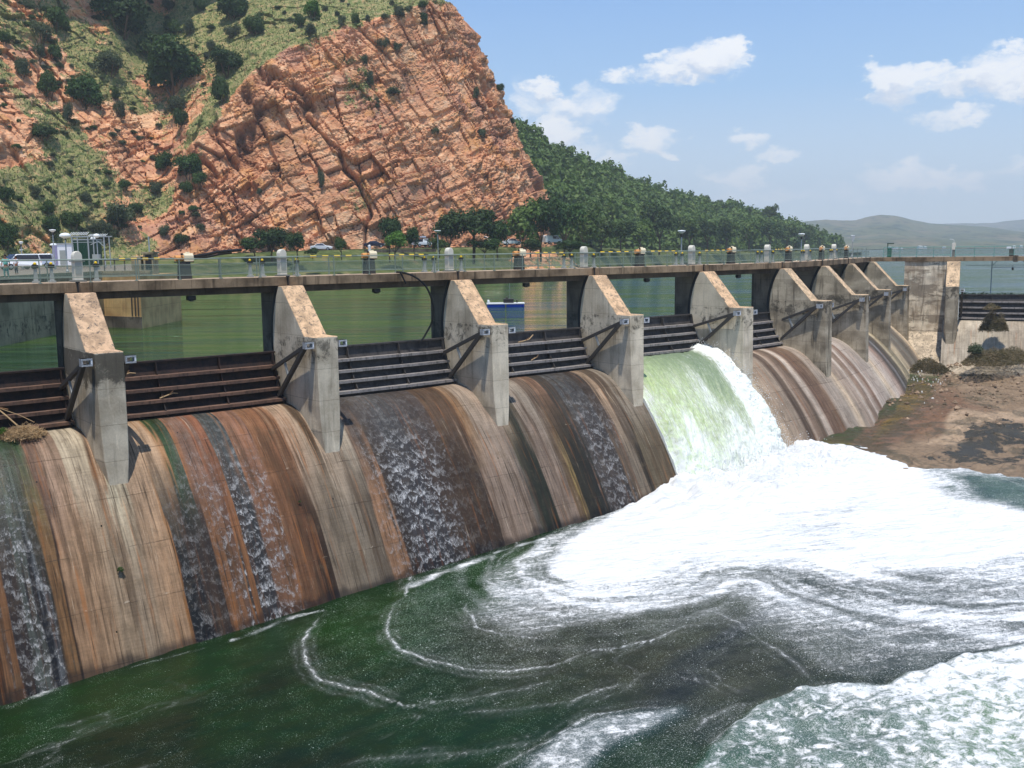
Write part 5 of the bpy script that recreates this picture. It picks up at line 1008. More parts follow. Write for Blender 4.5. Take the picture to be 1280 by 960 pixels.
# ------------------------------------------------------------------ released sheet of water on bay 3
nu, nv = 420, 420; u = np.linspace(0, 1, nu); s = np.linspace(3.6, PLEN-2.3, nv); U, S = np.meshgrid(u, s, indexing='ij')
y, z = prof(S); fa, fb = fr(3), fr(4); x = .05+U*11.0
ds = .01; y2, z2 = prof(np.minimum(S+ds, PLEN)); ty, tz = (y2-y)/ds, (z2-z)/ds; n = np.hypot(ty, tz)+1e-9; ny_, nz_ = tz/n, -ty/n     # outward
ny_, nz_ = np.where(nz_ < 0, -ny_, ny_), np.abs(nz_)
SU = np.stack([x*1.1, S*.28, x*0], -1); t = (S-S.min())/(S.max()-S.min())
edgeR = sstep(.80, .97, U); edgeL = sstep(.05, 0, U)
thick = (.25+.75*sstep(0, .05, U))*(.42+.5*t+edgeR*(.32+.45*t))+edgeL*.05*t
rip = (fbm(np.stack([x*3.0+S*.8, S*.55, x*0], -1), 4, 201)-.5)*(.10+.22*t)+(fbm(np.stack([x*1.3, S*1.4, x*0], -1), 4, 202)-.5)*(.04+.35*sstep(.4, 1, t)+.35*edgeR)+(fbm(np.stack([x*6, S*4, x*0], -1), 3, 203)-.5)*(.02+.16*edgeR+.07*t)
d = thick+rip; d = d*np.clip(1-sstep(.985, 1., U)*.8, 0, 1)
x = x+sstep(.93, 1, U)*(t*.35+(fbm(np.stack([S*1.6, S*0, S*0], -1), 3, 205)-.3)*.5*t)-sstep(.06, 0, U)*t*.25
yy = y+ny_*d; zz = z+nz_*d
c_, s_ = math.cos(fa[2]), math.sin(fa[2]); hd = math.atan2(fb[1]-fa[1], fb[0]-fa[0]); c_, s_ = math.cos(hd), math.sin(hd)
V = np.stack([fa[0]+c_*x-s_*yy, fa[1]+s_*x+c_*yy, zz], -1)
foam = np.clip(sstep(.25, 1.0, t+(fbm(np.stack([x*.8, S*.25, x*0], -1), 4, 207)-.5)*.5)*.82+edgeR*.9*sstep(0, .12, t)+edgeR*.3+edgeL*.3*t, 0, 1)
lime = np.clip(sstep(.75, .1, U)*sstep(.12, .5, t)*sstep(1.05, .6, t)*.9+.35*sstep(.3, .6, t)*sstep(.95, .7, t), 0, 1)
def mk_jet():
    t = NT('rushing_water'); uv = t.coord('UV'); f = t.attr('Foam'); l = t.attr('Lime'); 
    a = t.noise(t.map(uv, (9., .38, 1)), 1., 6, .75, .6); b_ = t.noise(t.map(uv, (26., 2.2, 1)), 1., 4, .72); c0 = t.noise(t.map(uv, (2., 1.5, 1)), 1., 5, .7, .5); dd = t.noise(t.map(uv, (40, 14, 1)), 1., 2, .6)
    k = t.math('ADD', t.math('MULTIPLY', a, .36), t.math('ADD', t.math('MULTIPLY', b_, .34), t.math('ADD', t.math('MULTIPLY', c0, .14), t.math('MULTIPLY', dd, .16))))
    m = t.sm(t.math('SUBTRACT', k, t.math('SUBTRACT', .555, t.math('MULTIPLY', f, .30))), -.04, .10)
    base = t.mix(f, lc(126, 142, 114), lc(222, 226, 184)); base = t.mix(t.math('MULTIPLY', t.sm(a, .35, .65), .45), base, lc(78, 104, 72)); base = t.mix(t.math('MULTIPLY', l, .35), base, lc(214, 226, 150))
    col = t.mix(m, base, (.78, .80, .76)); col = t.mix(t.math('MULTIPLY', l, t.math('MULTIPLY', .45, t.sm(c0, .4, .65))), col, lc(196, 224, 138))
    return t.done(t.bsdf(col, t.math('ADD', .3, t.math('MULTIPLY', m, .5)), .3, 0, t.bump(t.math('ADD', k, t.math('MULTIPLY', m, .3)), .55, .12)))
M['jet'] = mk_jet()
o = grid_mesh('released_water', V, M['jet'], {'Foam': foam, 'Lime': lime}, np.stack([x, S], -1)); tag(o, 'green and white sheet of water rushing down one spillway bay', 'water', kind='structure')
# close the side of the sheet towards the lower left
sd = V[0]; base_ = np.stack([fa[0]+c_*(x[0])-s_*(y[0]+.02*0), fa[1]+s_*(x[0])+c_*y[0], z[0]-.05], -1)
g2 = grid_mesh('released_water_edge', np.stack([base_, sd], 0), M['jet'], {'Foam': np.ones((2, nv)), 'Lime': np.zeros((2, nv))}, np.stack([np.stack([x[0], s], -1), np.stack([x[0]+.5, s], -1)], 0)); g2.parent = o; g2.name = 'water_edge'
# spray thrown up along the right edge and at the foot
def spray(n, pts_fn, r0, r1, name, label, par=None):
    base = np.array([(0, 0, 1), (.94, 0, -.33), (-.47, .82, -.33), (-.47, -.82, -.33)]); tf = np.array([(0, 1, 2), (0, 2, 3), (0, 3, 1), (1, 3, 2)])
    c = pts_fn(n); r = r0+(r1-r0)*RNG.random(n)**2.5; a = RNG.random((n, 3))*6.28
    ca, sa = np.cos(a[:, 0]), np.sin(a[:, 0]); v = base[None]*r[:, None, None]; v2 = v.copy(); v2[..., 0] = v[..., 0]*ca[:, None]-v[..., 2]*sa[:, None]; v2[..., 2] = v[..., 0]*sa[:, None]+v[..., 2]*ca[:, None]
    v2 = v2+c[:, None]; q = tf[None]+(np.arange(n)*4)[:, None, None]
    o = raw_mesh(name, v2.reshape(-1, 3), q.reshape(-1, 3), M['foam_drop'], smooth=True); tag(o, label, 'spray', kind='stuff'); return o
M['foam_drop'] = plain('white_spray', (.72, .74, .74), .6, var=.02)
def pf_(n):
    k = RNG.random(n); iu = np.where(k < .55, nu-1-(RNG.random(n)**2*50).astype(int), (RNG.random(n)*nu).astype(int)); iv = np.where(k < .55, (30+RNG.random(n)*(nv-31)).astype(int), (nv*.72+RNG.random(n)*nv*.27).astype(int))
    p = V[iu, iv]; e = np.abs(RNG.normal(0, 1, n)); tt = iv/nv; return p+np.stack([RNG.normal(0, .22, n)+.25*tt*(k < .55), -e*.25, e*(.18+.35*tt)], -1)
spray(5200, pf_, .012, .055, 'spray', 'white droplets flying off the rushing water')
def pg_(n):
    x = 38.2+RNG.random(n)*13; y = -4.2-RNG.random(n)**1.5*5.5; e = np.abs(RNG.normal(0, 1, n)); return np.stack([x, y, wz(x)+.9+e*.45-(.12*np.abs(y+5))], -1)
spray(3800, pg_, .012, .06, 'spray', 'white droplets over the foot of the rushing water')
# ------------------------------------------------------------------ foliage
def leaf_cloud(n, lobes, size, seed, flat=1.0):
    """n small leaf faces spread over the shells of overlapping lobes (cx,cy,cz,rx,ry,rz)"""
    r = np.random.default_rng(seed); lo = np.array(lobes, float); w = (lo[:, 3]*lo[:, 4]+lo[:, 3]*lo[:, 5]); w /= w.sum()
    k = r.choice(len(lo), n, p=w); d = r.normal(size=(n, 3)); d /= np.linalg.norm(d, axis=1, keepdims=True); d[:, 2] = np.where(d[:, 2] < -.35, -d[:, 2]*.6, d[:, 2])
    rad = 1-.42*r.random(n)**1.6; hole = fbm(d*2.3+k[:, None]*5.1, 2, seed); keep = hole > .34
    P = lo[k, :3]+d*lo[k, 3:]*rad[:, None]; P, d = P[keep], d[keep]; n = len(P)
    nn = d+r.normal(size=(n, 3))*.55; nn[:, 2] += .25; nn /= np.linalg.norm(nn, axis=1, keepdims=True)
    a = np.cross(nn, r.normal(size=(n, 3))); a /= np.linalg.norm(a, axis=1, keepdims=True); b = np.cross(nn, a)
    s = size*(.55+.9*r.random((n, 1))); q = np.stack([P-a*s, P-b*s*.6, P+a*s*1.1, P+b*s*.6], 1)
    return q.reshape(-1, 3), np.arange(4*n).reshape(-1, 4)
def lobes(seed, n, R, H, z0=0., spread=.62):
    r = random.Random(seed); out = [(0, 0, z0+H*.52, R*.66, R*.66, H*.46)]
    for k in range(n):
        a = r.uniform(0, 6.28); q = r.uniform(.3, spread)*R; zz = z0+H*r.uniform(.28, .74); s = r.uniform(.28, .48)
        out.append((math.cos(a)*q, math.sin(a)*q, zz, R*s, R*s, H*s*r.uniform(.7, 1.)))
    return out
def mesh_only(name, v, f, mat):
    o = raw_mesh(name, v, f, mat, smooth=False); me = o.data; bpy.data.objects.remove(o); return me
BUSH = {}
for key, (nm, nl, sz) in {'dark': ('leaf_dark', 6500, .11), 'grey': ('leaf_grey', 4200, .10), 'bright': ('leaf_bright', 4500, .11), 'mid': ('leaf_mid', 4500, .11)}.items():
    BUSH[key] = [mesh_only('bush_foliage', *leaf_cloud(nl, lobes(sd+hash(nm) % 1 + len(nm)*3, 8, 2.0, 2.8), sz, sd), M[nm]) for sd in (3, 8)]
sm = MB(); 
for a in (0, 1.3, 2.6, 3.9, 5.2): sm.bar((0, 0, -.6), (.9*math.cos(a), .9*math.sin(a), 1.3), .12, n=5)
_st = sm.build('stem', M['bark']); STEM = _st.data; bpy.data.objects.remove(_st)
bpy.context.view_layer.update()
def bvh(o):
    me = o.data; n = len(me.vertices); co = np.zeros(n*3, np.float32); me.vertices.foreach_get('co', co); return BVHTree.FromPolygons([tuple(c) for c in co.reshape(-1, 3).tolist()], [tuple(p.vertices) for p in me.polygons])
# a light copy of the hill for placing plants on it
_n, _m = Pc.shape[:2]; idx = np.arange(_n*_m).reshape(_n, _m)[::3, ::3]; P3_ = Pc.reshape(-1, 3); mm = idx.shape
vv = P3_[idx.ravel()]; ii = np.arange(mm[0]*mm[1]).reshape(mm); qq = np.stack([ii[:-1, :-1], ii[1:, :-1], ii[1:, 1:], ii[:-1, 1:]], -1).reshape(-1, 4)
HILL = BVHTree.FromPolygons(vv.tolist(), qq.tolist())
def on_hill(px, py):
    v = ray(px, py); v = v/np.linalg.norm(v); h = HILL.ray_cast(Vector(CP), Vector(v), 900); return None if h[0] is None else (np.array(h[0]), h[3])
BN = 0
def bush(px, py, w, h, kind, label, group='bushes scattered over the hillside'):
    """px,py = middle of the bush in the photograph, w,h = its size there"""
    global BN; hit = on_hill(px, py+h*.38)
    if hit is None: return
    p, dist = hit; sc = w*dist/CF/4.1; sz = h*dist/CF/2.9; BN += 1
    r = thing('bush', label, 'bush', p+np.array([-.63, -.78, 0])*.3*sc*0+np.array([0, 0, -.25*sz]), (px*.37) % 6.28, group); r.scale = (sc, sc, sz)
    o = link(bpy.data.objects.new('foliage', BUSH[kind][BN % 2]), r); link(bpy.data.objects.new('stem', STEM), r)
for a in [(152, 24, 66, 50, 'dark', 'big dark round bush near the top edge of the photo, left half'), (218, 90, 84, 58, 'dark', 'biggest dark bush thicket on the slope above the rock face'), (190, 62, 44, 36, 'mid', 'green bush joined to the upper left of the biggest dark thicket'),
          (284, 80, 44, 30, 'dark', 'dark wide bush at the upper left rim of the rock face'), (277, 116, 28, 36, 'mid', 'green bush hanging on the upper left corner of the rock face'), (108, 119, 50, 40, 'dark', 'wide dark bush on red soil left of the middle slope'),
          (138, 83, 42, 30, 'grey', 'grey green bush left of the biggest dark thicket'), (70, 28, 34, 30, 'mid', 'green bush near the top left corner with a pale trunk'), (52, 44, 30, 26, 'grey', 'grey bush below the bush at the top left corner'), (6, 50, 16, 18, 'mid', 'bush cut by the left edge of the photo, near its top'),
          (48, 66, 20, 16, 'grey', 'small grey bush on red soil, left of a twin'), (68, 68, 20, 20, 'mid', 'small green bush on red soil, right of a twin'), (28, 88, 22, 24, 'grey', 'grey bush on the red rocky slope near the left edge'), (62, 110, 30, 32, 'mid', 'pair of green shrubs on the rocks left of the wide dark bush'),
          (216, 36, 24, 22, 'mid', 'small bush between the big top bush and a grey one'), (236, 36, 18, 22, 'grey', 'small grey bush right of a green one near the top'), (222, 135, 30, 26, 'grey', 'grey green bush under the biggest dark thicket'), (228, 151, 22, 26, 'mid', 'green bush at the left tip of the rock face'),
          (264, 59, 14, 14, 'grey', 'lone tiny grey bush on open grass near the top'), (293, 12, 44, 32, 'dark', 'dark bush at the top edge, centre left'), (318, 34, 32, 26, 'mid', 'green bush below the dark one at the top edge'), (290, 41, 24, 16, 'grey', 'low grey bush beside orange rocks near the top'),
          (250, 8, 18, 16, 'mid', 'small green bush touching the top edge, right of the big one'), (212, 8, 20, 14, 'grey', 'small grey bush touching the top edge'), (390, 13, 26, 24, 'bright', 'bright green bush on the skyline slope above the rock face'), (388, 40, 18, 18, 'grey', 'grey bush at the top rim of the rock face'),
          (375, 28, 16, 18, 'mid', 'green bush left of the bright green one'), (204, 204, 26, 24, 'dark', 'dark bush left of the slanting dark bush beside the rock face'), (236, 210, 36, 30, 'dark', 'slanting dark bush beside the lower left of the rock face'), (250, 225, 22, 18, 'mid', 'green lower end of the slanting dark bush'),
          (233, 236, 22, 18, 'mid', 'round green bush below the slanting dark bush'), (195, 237, 18, 18, 'grey', 'grey bush at the right end of the grass patch'), (55, 167, 38, 20, 'mid', 'low wide bush at the upper left of the grass patch'), (85, 143, 16, 22, 'grey', 'narrow grey bush on the red slope'),
          (150, 140, 16, 24, 'grey', 'thin grey bush right of the wide dark bush'), (146, 120, 14, 16, 'mid', 'tiny bush just right of the wide dark bush'), (8, 245, 20, 18, 'dark', 'dark bush at the left edge, halfway down the slope'), (45, 240, 16, 14, 'grey', 'small grey bush on the lower grass'),
          (7, 298, 28, 32, 'dark', 'dark bush at the left edge above the parked vehicle'), (62, 262, 22, 20, 'mid', 'green bush above the left lamp posts'), (64, 284, 28, 22, 'dark', 'dark bush behind the left lamp posts'), (150, 272, 46, 30, 'grey', 'large grey bush above the steel frame'), (170, 262, 20, 14, 'dark', 'dark bush above the large grey bush'),
          (92, 278, 32, 24, 'mid', 'green bush behind the largest round lamp'), (128, 290, 32, 24, 'grey', 'pale grey bush behind the steel frame'), (108, 248, 18, 14, 'grey', 'small grey bush in the lower grass'), (156, 232, 18, 14, 'mid', 'small green bush in the right half of the grass patch'), (500, 17, 18, 18, 'grey', 'round bush at the top rim of the rock face, right part'),
          (528, 7, 14, 12, 'mid', 'small bush on the skyline above the rock face'), (530, 27, 12, 20, 'mid', 'upright bush just below the top rim of the rock face'), (428, 27, 14, 14, 'grey', 'left of two small bushes on the rock rim'), (444, 25, 14, 16, 'mid', 'right of two small bushes on the rock rim'), (460, 23, 8, 8, 'grey', 'tiny bush on the rock rim'),
          (478, 56, 22, 14, 'grey', 'low pale bush on a ledge high in the rock face'), (497, 60, 14, 12, 'grey', 'tiny bush right of the ledge bush high in the rock face'), (580, 8, 6, 5, 'mid', 'tiny tuft at the summit of the rock face'), (625, 111, 12, 12, 'mid', 'round bush on the right skyline of the rock face'), (596, 118, 10, 18, 'grey', 'thin bush near the right skyline of the rock face'),
          (402, 226, 10, 28, 'grey', 'narrow upright tuft in a dark cleft low in the rock face'), (470, 130, 12, 16, 'grey', 'tuft in the middle of the rock face'), (490, 115, 26, 10, 'grey', 'low tuft on a ledge in the middle of the rock face'), (545, 165, 14, 10, 'grey', 'small tuft right of the middle of the rock face'), (603, 168, 12, 14, 'grey', 'tuft low on the right part of the rock face'), (456, 76, 9, 14, 'grey', 'thin tuft on the upper rock face'),
          (463, 100, 12, 22, 'grey', 'upright tuft left of the middle of the rock face'), (640, 152, 10, 10, 'mid', 'tuft at the right edge of the rock face'), (228, 300, 22, 14, 'mid', 'bush on the scree behind the nearest gearbox'), (250, 285, 16, 10, 'grey', 'grey bush on the scree'), (205, 290, 16, 16, 'grey', 'grey bush left on the scree'), (325, 240, 9, 9, 'grey', 'speck of a bush low on the rock face')]: bush(*a)
# loose small shrubs and tussocks on the slopes
rs = random.Random(3)
for k in range(210):
    px, py = (rs.uniform(-6, 260), rs.uniform(2, 305)) if k < 170 else (rs.uniform(260, 560), rs.uniform(0, 40))
    if px > 200+.0*py and 110 < py < 260: continue
    if k >= 170 and py > 60-(px-330)*.2: continue
    s = rs.uniform(4, 12); kd_ = rs.choice(['grey', 'grey', 'mid']); bush(px, py, s*rs.uniform(.9, 1.5), s*rs.uniform(.5, .8), kd_, {'grey': 'greyish ', 'mid': 'green '}[kd_]+('tiny low shrub on the ' + ('upper' if py < 130 else 'lower') + (' left' if px < 90 else ' middle' if px < 260 else ' right') + ' part of the grassy slope'), 'small shrubs dotted over the grassy slope')
# ------------------------------------------------------------------ trees by the road
def tree_meshes(seed, R, H, trunk, n, size, mat, nl=10):
    cl = leaf_cloud(n, lobes(seed, nl, R, H-trunk*.7, trunk*.7, .72), size, seed); cm = mesh_only('crown', *cl, mat)
    b = MB(); r = random.Random(seed); z1 = trunk; b.bar((0, 0, -1), (.1, 0, z1*.6), R*.11, n=7).bar((.1, 0, z1*.6), (.0, .1, z1), R*.085, n=7)
    for k in range(6):
        a = r.uniform(0, 6.28); q = R*r.uniform(.3, .6); m = (q*.45*math.cos(a), q*.45*math.sin(a), z1+(H-z1)*.22); b.bar((0, .1, z1*.9), m, R*.05, n=5).bar(m, (q*math.cos(a), q*math.sin(a), z1+(H-z1)*.6), R*.03, n=5)
    t = b.build('trunk', M['bark']); tm = t.data; bpy.data.objects.remove(t); return cm, tm
TREE = {'dark': tree_meshes(4, 3, 6, 1.2, 4200, .2, M['leaf_dark']), 'mid': tree_meshes(5, 3, 6, 1.2, 4200, .2, M['leaf_mid']), 'bright': tree_meshes(6, 3, 6, 1.0, 4200, .2, M['leaf_bright']), 'open': tree_meshes(9, 3, 6, 2.6, 3600, .19, M['leaf_mid'], 12), 'forest': tree_meshes(12, 3, 6, 1.2, 3000, .24, M['leaf_forest'])}
def tree(px, pyb, w, h, dep, kind, label, group='trees between the lake and the rock face', z=None):
    """px = trunk, pyb = foot in the photograph, w,h = crown width and full height there, dep = distance"""
    p = at(px, pyb, dep); r = thing('tree', label, 'tree', p, (px*.73) % 6.28, group); r.scale = (w*dep/CF/5.6, w*dep/CF/5.6, h*1.12*dep/CF/5.7)
    link(bpy.data.objects.new('crown', TREE[kind][0]), r); link(bpy.data.objects.new('trunk', TREE[kind][1]), r); return r
for a in [(318, 321, 34, 20, 190, 'dark', 'dark bushy tree left of the second cream box'), (340, 322, 40, 31, 192, 'dark', 'dark spreading tree just left of the second cream box'), (372, 322, 28, 26, 190, 'dark', 'dark tree directly behind the second cream box'), (391, 322, 18, 10, 188, 'mid', 'low green bush under the white sedan'),
          (427, 321, 20, 20, 190, 'mid', 'small lone tree between the white sedan and the white pickup'), (487, 320, 28, 41, 200, 'dark', 'darker tree behind the bright green one'), (494, 321, 38, 26, 192, 'bright', 'bright green rounded tree left of the white pickup'), (518, 320, 20, 30, 194, 'dark', 'narrow dark tree left of the white pickup'),
          (549, 319, 26, 18, 196, 'mid', 'low tree around the foot of the lamp post'), (562, 319, 40, 46, 205, 'mid', 'tree right of the lamp post, behind the third cream box'), (592, 320, 66, 52, 206, 'open', 'spreading tree with a dark leaning trunk, cars seen beneath it'), (622, 319, 34, 36, 208, 'dark', 'dark tree at the right end of the parked cars'), (606, 320, 40, 18, 204, 'dark', 'dark low shrubbery under the spreading tree'),
          (652, 316, 46, 50, 226, 'forest', 'tall dark tree in front of the right foot of the rock face'), (676, 316, 50, 58, 230, 'dark', 'tallest dark tree at the right foot of the rock face'), (705, 315, 48, 52, 238, 'dark', 'dark tree just right of the parked van'), (663, 319, 34, 18, 222, 'mid', 'bush left of the small parked van'), (730, 314, 40, 44, 262, 'forest', 'dark tree above the fourth cream box, left side'), (752, 312, 36, 34, 300, 'forest', 'tree behind the fourth cream box'),
          (776, 311, 36, 30, 310, 'mid', 'green tree right of the fourth cream box'), (712, 318, 50, 14, 228, 'dark', 'low dark scrub below the parked van'), (800, 310, 38, 28, 325, 'forest', 'shoreline tree left of the second lamp post'), (824, 310, 42, 46, 345, 'mid', 'broad pale crowned tree behind the second lamp post'), (862, 309, 36, 30, 370, 'forest', 'shoreline tree right of the second lamp post'),
          (884, 309, 34, 28, 390, 'mid', 'shoreline tree behind the fifth cream box'), (908, 308, 34, 28, 420, 'forest', 'shoreline tree left of the gearbox over the closed gate'), (936, 308, 32, 28, 450, 'forest', 'shoreline tree right of that gearbox'), (962, 307, 32, 26, 480, 'mid', 'shoreline tree left of the sixth cream box'), (984, 307, 28, 24, 520, 'forest', 'shoreline tree left of the third lamp post'), (1006, 307, 26, 20, 560, 'forest', 'shoreline tree right of the third lamp post'), (1022, 307, 20, 16, 600, 'forest', 'last tree of the wooded point')]: tree(*a)
# bushes on the top of the wooded ridge that break the skyline
for px, pyb, w, h in ((881, 258, 14, 12), (962, 276, 20, 16), (820, 243, 10, 8), (900, 260, 12, 8), (935, 268, 12, 8)): tree(px, pyb, w, h, 560, 'forest', 'tree poking above the wooded ridge skyline, %s' % {881: 'tallest near its middle', 962: 'wide one at its right third', 820: 'leftmost of them', 900: 'just right of the tallest', 935: 'in the dip before the wide one'}[px], 'trees on the wooded ridge')
# the wood itself: one mass of crowns
r = np.random.default_rng(5); proto = [leaf_cloud(230, lobes(sd, 5, 1.0, 1.7), .16, sd) for sd in (21, 22, 23, 24, 25)]
VV, FF = [], []; off = 0
WH = bvh(woodhill)
for k in range(1900):
    px = r.uniform(640, 1045); t = r.uniform(0.0, 1.06)**1.0; p = wood_pt(px, t); Rr = r.uniform(2.4, 5.6)*(1+.2*(px > 900)); hgt = Rr*r.uniform(1.5, 2.2)
    v, f = proto[k % 5]; a = r.uniform(0, 6.28); c, s_ = math.cos(a), math.sin(a); v2 = v*np.array([Rr, Rr, hgt/1.7]); v2 = np.stack([v2[:, 0]*c-v2[:, 1]*s_, v2[:, 0]*s_+v2[:, 1]*c, v2[:, 2]], -1)+p+np.array([0, 0, .2])
    VV.append(v2); FF.append(f+off); off += len(v2)
o = raw_mesh('woodland', np.concatenate(VV), np.concatenate(FF), M['leaf_forest'], smooth=False); tag(o, 'dense green bushveld covering the hill beyond the rock face', 'woodland', kind='stuff')
# grass tussocks on the hill slopes and bank
VV = []; n = 0
def blades(P, h, rr):
    k = len(P); a = rr.uniform(0, 6.28, k); d = np.stack([np.cos(a), np.sin(a), a*0], -1); hh_ = h*(.5+rr.random(k))[:, None]; up_ = np.stack([rr.normal(0, .35, k), rr.normal(0, .35, k), np.ones(k)], -1)*hh_
    w = .3*h; return np.stack([P-d*w, P+d*w, P+d*w*.4+up_, P-d*w*.4+up_*.9], 1)
sel = np.argwhere((veg[:-1, :-1] > .45) & (H_[:-1, :-1] > 2)); sel = sel[r.choice(len(sel), min(30000, len(sel)), replace=False)]
P = Pc[sel[:, 0], sel[:, 1]]+r.normal(0, .25, (len(sel), 3))*np.array([1, 1, 0]); q = blades(P, .34, r)
o = raw_mesh('hill_grass', q.reshape(-1, 3), np.arange(4*len(q)).reshape(-1, 4), M['grass'], smooth=False); tag(o, 'rough green grass on the slopes beside the rock face', 'grass', kind='stuff')
# ------------------------------------------------------------------ weeds and drift on the dam
def heap(name, label, cat, c, rx, ry, rz, n, size, mat, extra=None, seed=1, kind=None, L=.3):
    """dry drift: many thin stalks and leaves piled in a flattened mound"""
    rr = np.random.default_rng(seed); a = rr.uniform(0, 6.28, n); q = np.sqrt(rr.random(n)); z = (1-q**3)*rr.random(n)**.6
    lump = .35+1.3*fbm(np.stack([np.cos(a)*q*2.6+seed, np.sin(a)*q*2.6, a*0], -1), 3, seed); edge = .7+.6*fbm(np.stack([np.cos(a)*1.7+seed, np.sin(a)*1.7, a*0], -1), 2, seed+1)
    P = np.stack([np.cos(a)*q*rx*edge, np.sin(a)*q*ry*edge, z*rz*lump], -1); d = rr.normal(size=(n, 3)); d[:, 2] *= .5; d /= np.linalg.norm(d, axis=1, keepdims=True); s = np.cross(d, rr.normal(size=(n, 3))); s /= np.linalg.norm(s, axis=1, keepdims=True)
    l = L*(.4+rr.random((n, 1))); q4 = np.stack([P-d*l, P-d*l+s*size, P+d*l+s*size*.6, P+d*l], 1)
    o = raw_mesh(name, q4.reshape(-1, 3), np.arange(4*n).reshape(-1, 4), mat, smooth=False); o.location = Vector([float(v) for v in c]); return tag(o, label, cat, None, kind)
def on_og(x, sarc, out=.05, i=None): # point on straight-line spillway at world x and arc length
    y_, z_ = prof(np.array([sarc])); f = (x, 0, 0); return np.array([x, y_[0]-out, z_[0]+out])
c = on_og(-4.2, 8.6); heap('dry_reeds', 'clump of dry straw coloured reeds caught at the crest of the leftmost bay', 'debris', c, .95, .75, .5, 1500, .018, M['straw'], seed=4, L=.26)
r = thing('drift_branches', 'dead branches leaning from the lowest ledge of the left gate', 'branch', c+np.array([-.9, .5, .4])); b = MB(); b.tube([(0, .6, 1.0), (.35, .3, .6), (.75, 0, .1), (1.0, -.2, -.5)], .04, 6).tube([(.1, .6, 1.), (1.0, .4, .55), (1.6, .2, .15)], .02, 5).tube([(.7, -.1, .1), (.9, -.6, -.6), (1.3, -1.0, -1.0)], .03, 5); b.build('branch', M['straw'], r); b = MB(); b.tube([(-.3, .62, 1.02), (.2, .6, 1.0), (.5, .55, .9)], .03, 5); b.build('twig', M['twig'], r)
def tuft(name, label, cat, c, R, H, n, mat, seed, size=.05):
    v, f = leaf_cloud(n, lobes(seed, 3, R, H, 0, .4), size, seed); o = raw_mesh(name, v, f, mat, smooth=False); o.location = Vector([float(q) for q in c]); return tag(o, label, cat)
tuft('water_plant', 'green weed clump beside the dry reeds at the top left spillway', 'plant', on_og(-5.1, 8.3), .5, .5, 700, M['leaf_bright'], 31, .04)
h_ = None
tuft('weed', 'small green weed growing alone on the tan spillway face under the nearest pier', 'plant', on_og(-1.75, 17.4, .08), .22, .3, 260, M['leaf_mid'], 33, .035)
tuft('wall_weed', 'tiny green weed on the orange spillway face left of the second pier line', 'plant', on_og(8.3, 15.6, .05), .13, .18, 120, M['leaf_mid'], 34, .025)
def F9w(px, py, d): return at(px, py, d)
tuft('water_weed', 'dark green plants growing along the top of the far right gate', 'plant', loc2(F9, 16.5, 5.6, -1.55), 1, .8, 10, M['leaf_mid'], 40)
bpy.data.objects.remove(bpy.data.objects['water_weed'])
lb = [(k*.95, 0, .0, .8, .5, .42+.25*random.random()) for k in range(13)]; v, f = leaf_cloud(5200, lb, .09, 41); o = raw_mesh('water_weed', v, f, M['leaf_mid'], smooth=False); q = loc2(F9, 10.9, 5.75, -1.45); o.location = Vector(q); o.rotation_euler = (0, 0, F9[2]); tag(o, 'dark green plants growing along the top of the far right gate', 'plant')
q = at(1243, 406, 113.5); q[2] = -4.9; heap('dry_brush', 'brown heap of dead plants clinging below the far right gate', 'debris', q, 1.9, 1.3, 1.9, 5200, .035, M['weed'], seed=42, L=.2)
q2 = at(1240, 386, 112.6); heap('dry_brush', 'small brown tuft of dead plants on the ledges of the far right gate', 'debris', q2, 1.5, .6, .5, 1200, .03, M['weed'], seed=43, L=.18)
q = at(1245, 452, 110); heap('brush_pile', 'long low heap of red brown dead plants on the rock at the right edge', 'debris', q, 6.0, 2.6, 1.5, 9000, .04, M['weed'], seed=44, L=.2, )
tuft('shrub', 'grey green shrub at the left end of the long dead plant heap', 'plant', at(1219, 447, 108.5), 1.2, 1.7, 2200, M['leaf_grey'], 45, .07)
q = at(1161, 464, 112); heap('litter_heap', 'heap of brown drift and pale litter in the corner by the last bay', 'debris', q, 2.6, 2.2, 1.1, 5200, .035, M['weed'], seed=46, L=.16)
rr = random.Random(8); lit = []
for k in range(46):
    px, py = rr.gauss(1158, 16), rr.gauss(468, 12)
    v = ray(px, py); 
    for D in np.arange(90, 125, .25):
        P_ = CP+v/(v@CD)*D; w_ = P_-CP; L_ = w_@np.array([math.sin(CYAW), -math.cos(CYAW), 0]); D_ = w_@np.array([math.cos(CYAW), math.sin(CYAW), 0])
        if P_[2] < bar_z(np.array([L_]), np.array([D_]))[0]: break
    if k == 0:
        b = MB(); b.lathe([(.03, 0), (.09, .02), (.1, .2), (.04, .27), (.03, .3)], 7); l0 = b.build('plastic_bottle', M['litter']); tag(l0, 'pale bit of plastic litter among the drift by the last bay', 'litter', 'pale litter among the drift')
        l0.location = Vector(P_); l0.rotation_euler = (1.4, 0, 1)
    else: copy_tree(l0, P_+np.array([0, 0, rr.uniform(0, .25)]), rr.uniform(0, 6), scale=rr.uniform(.35, .9))
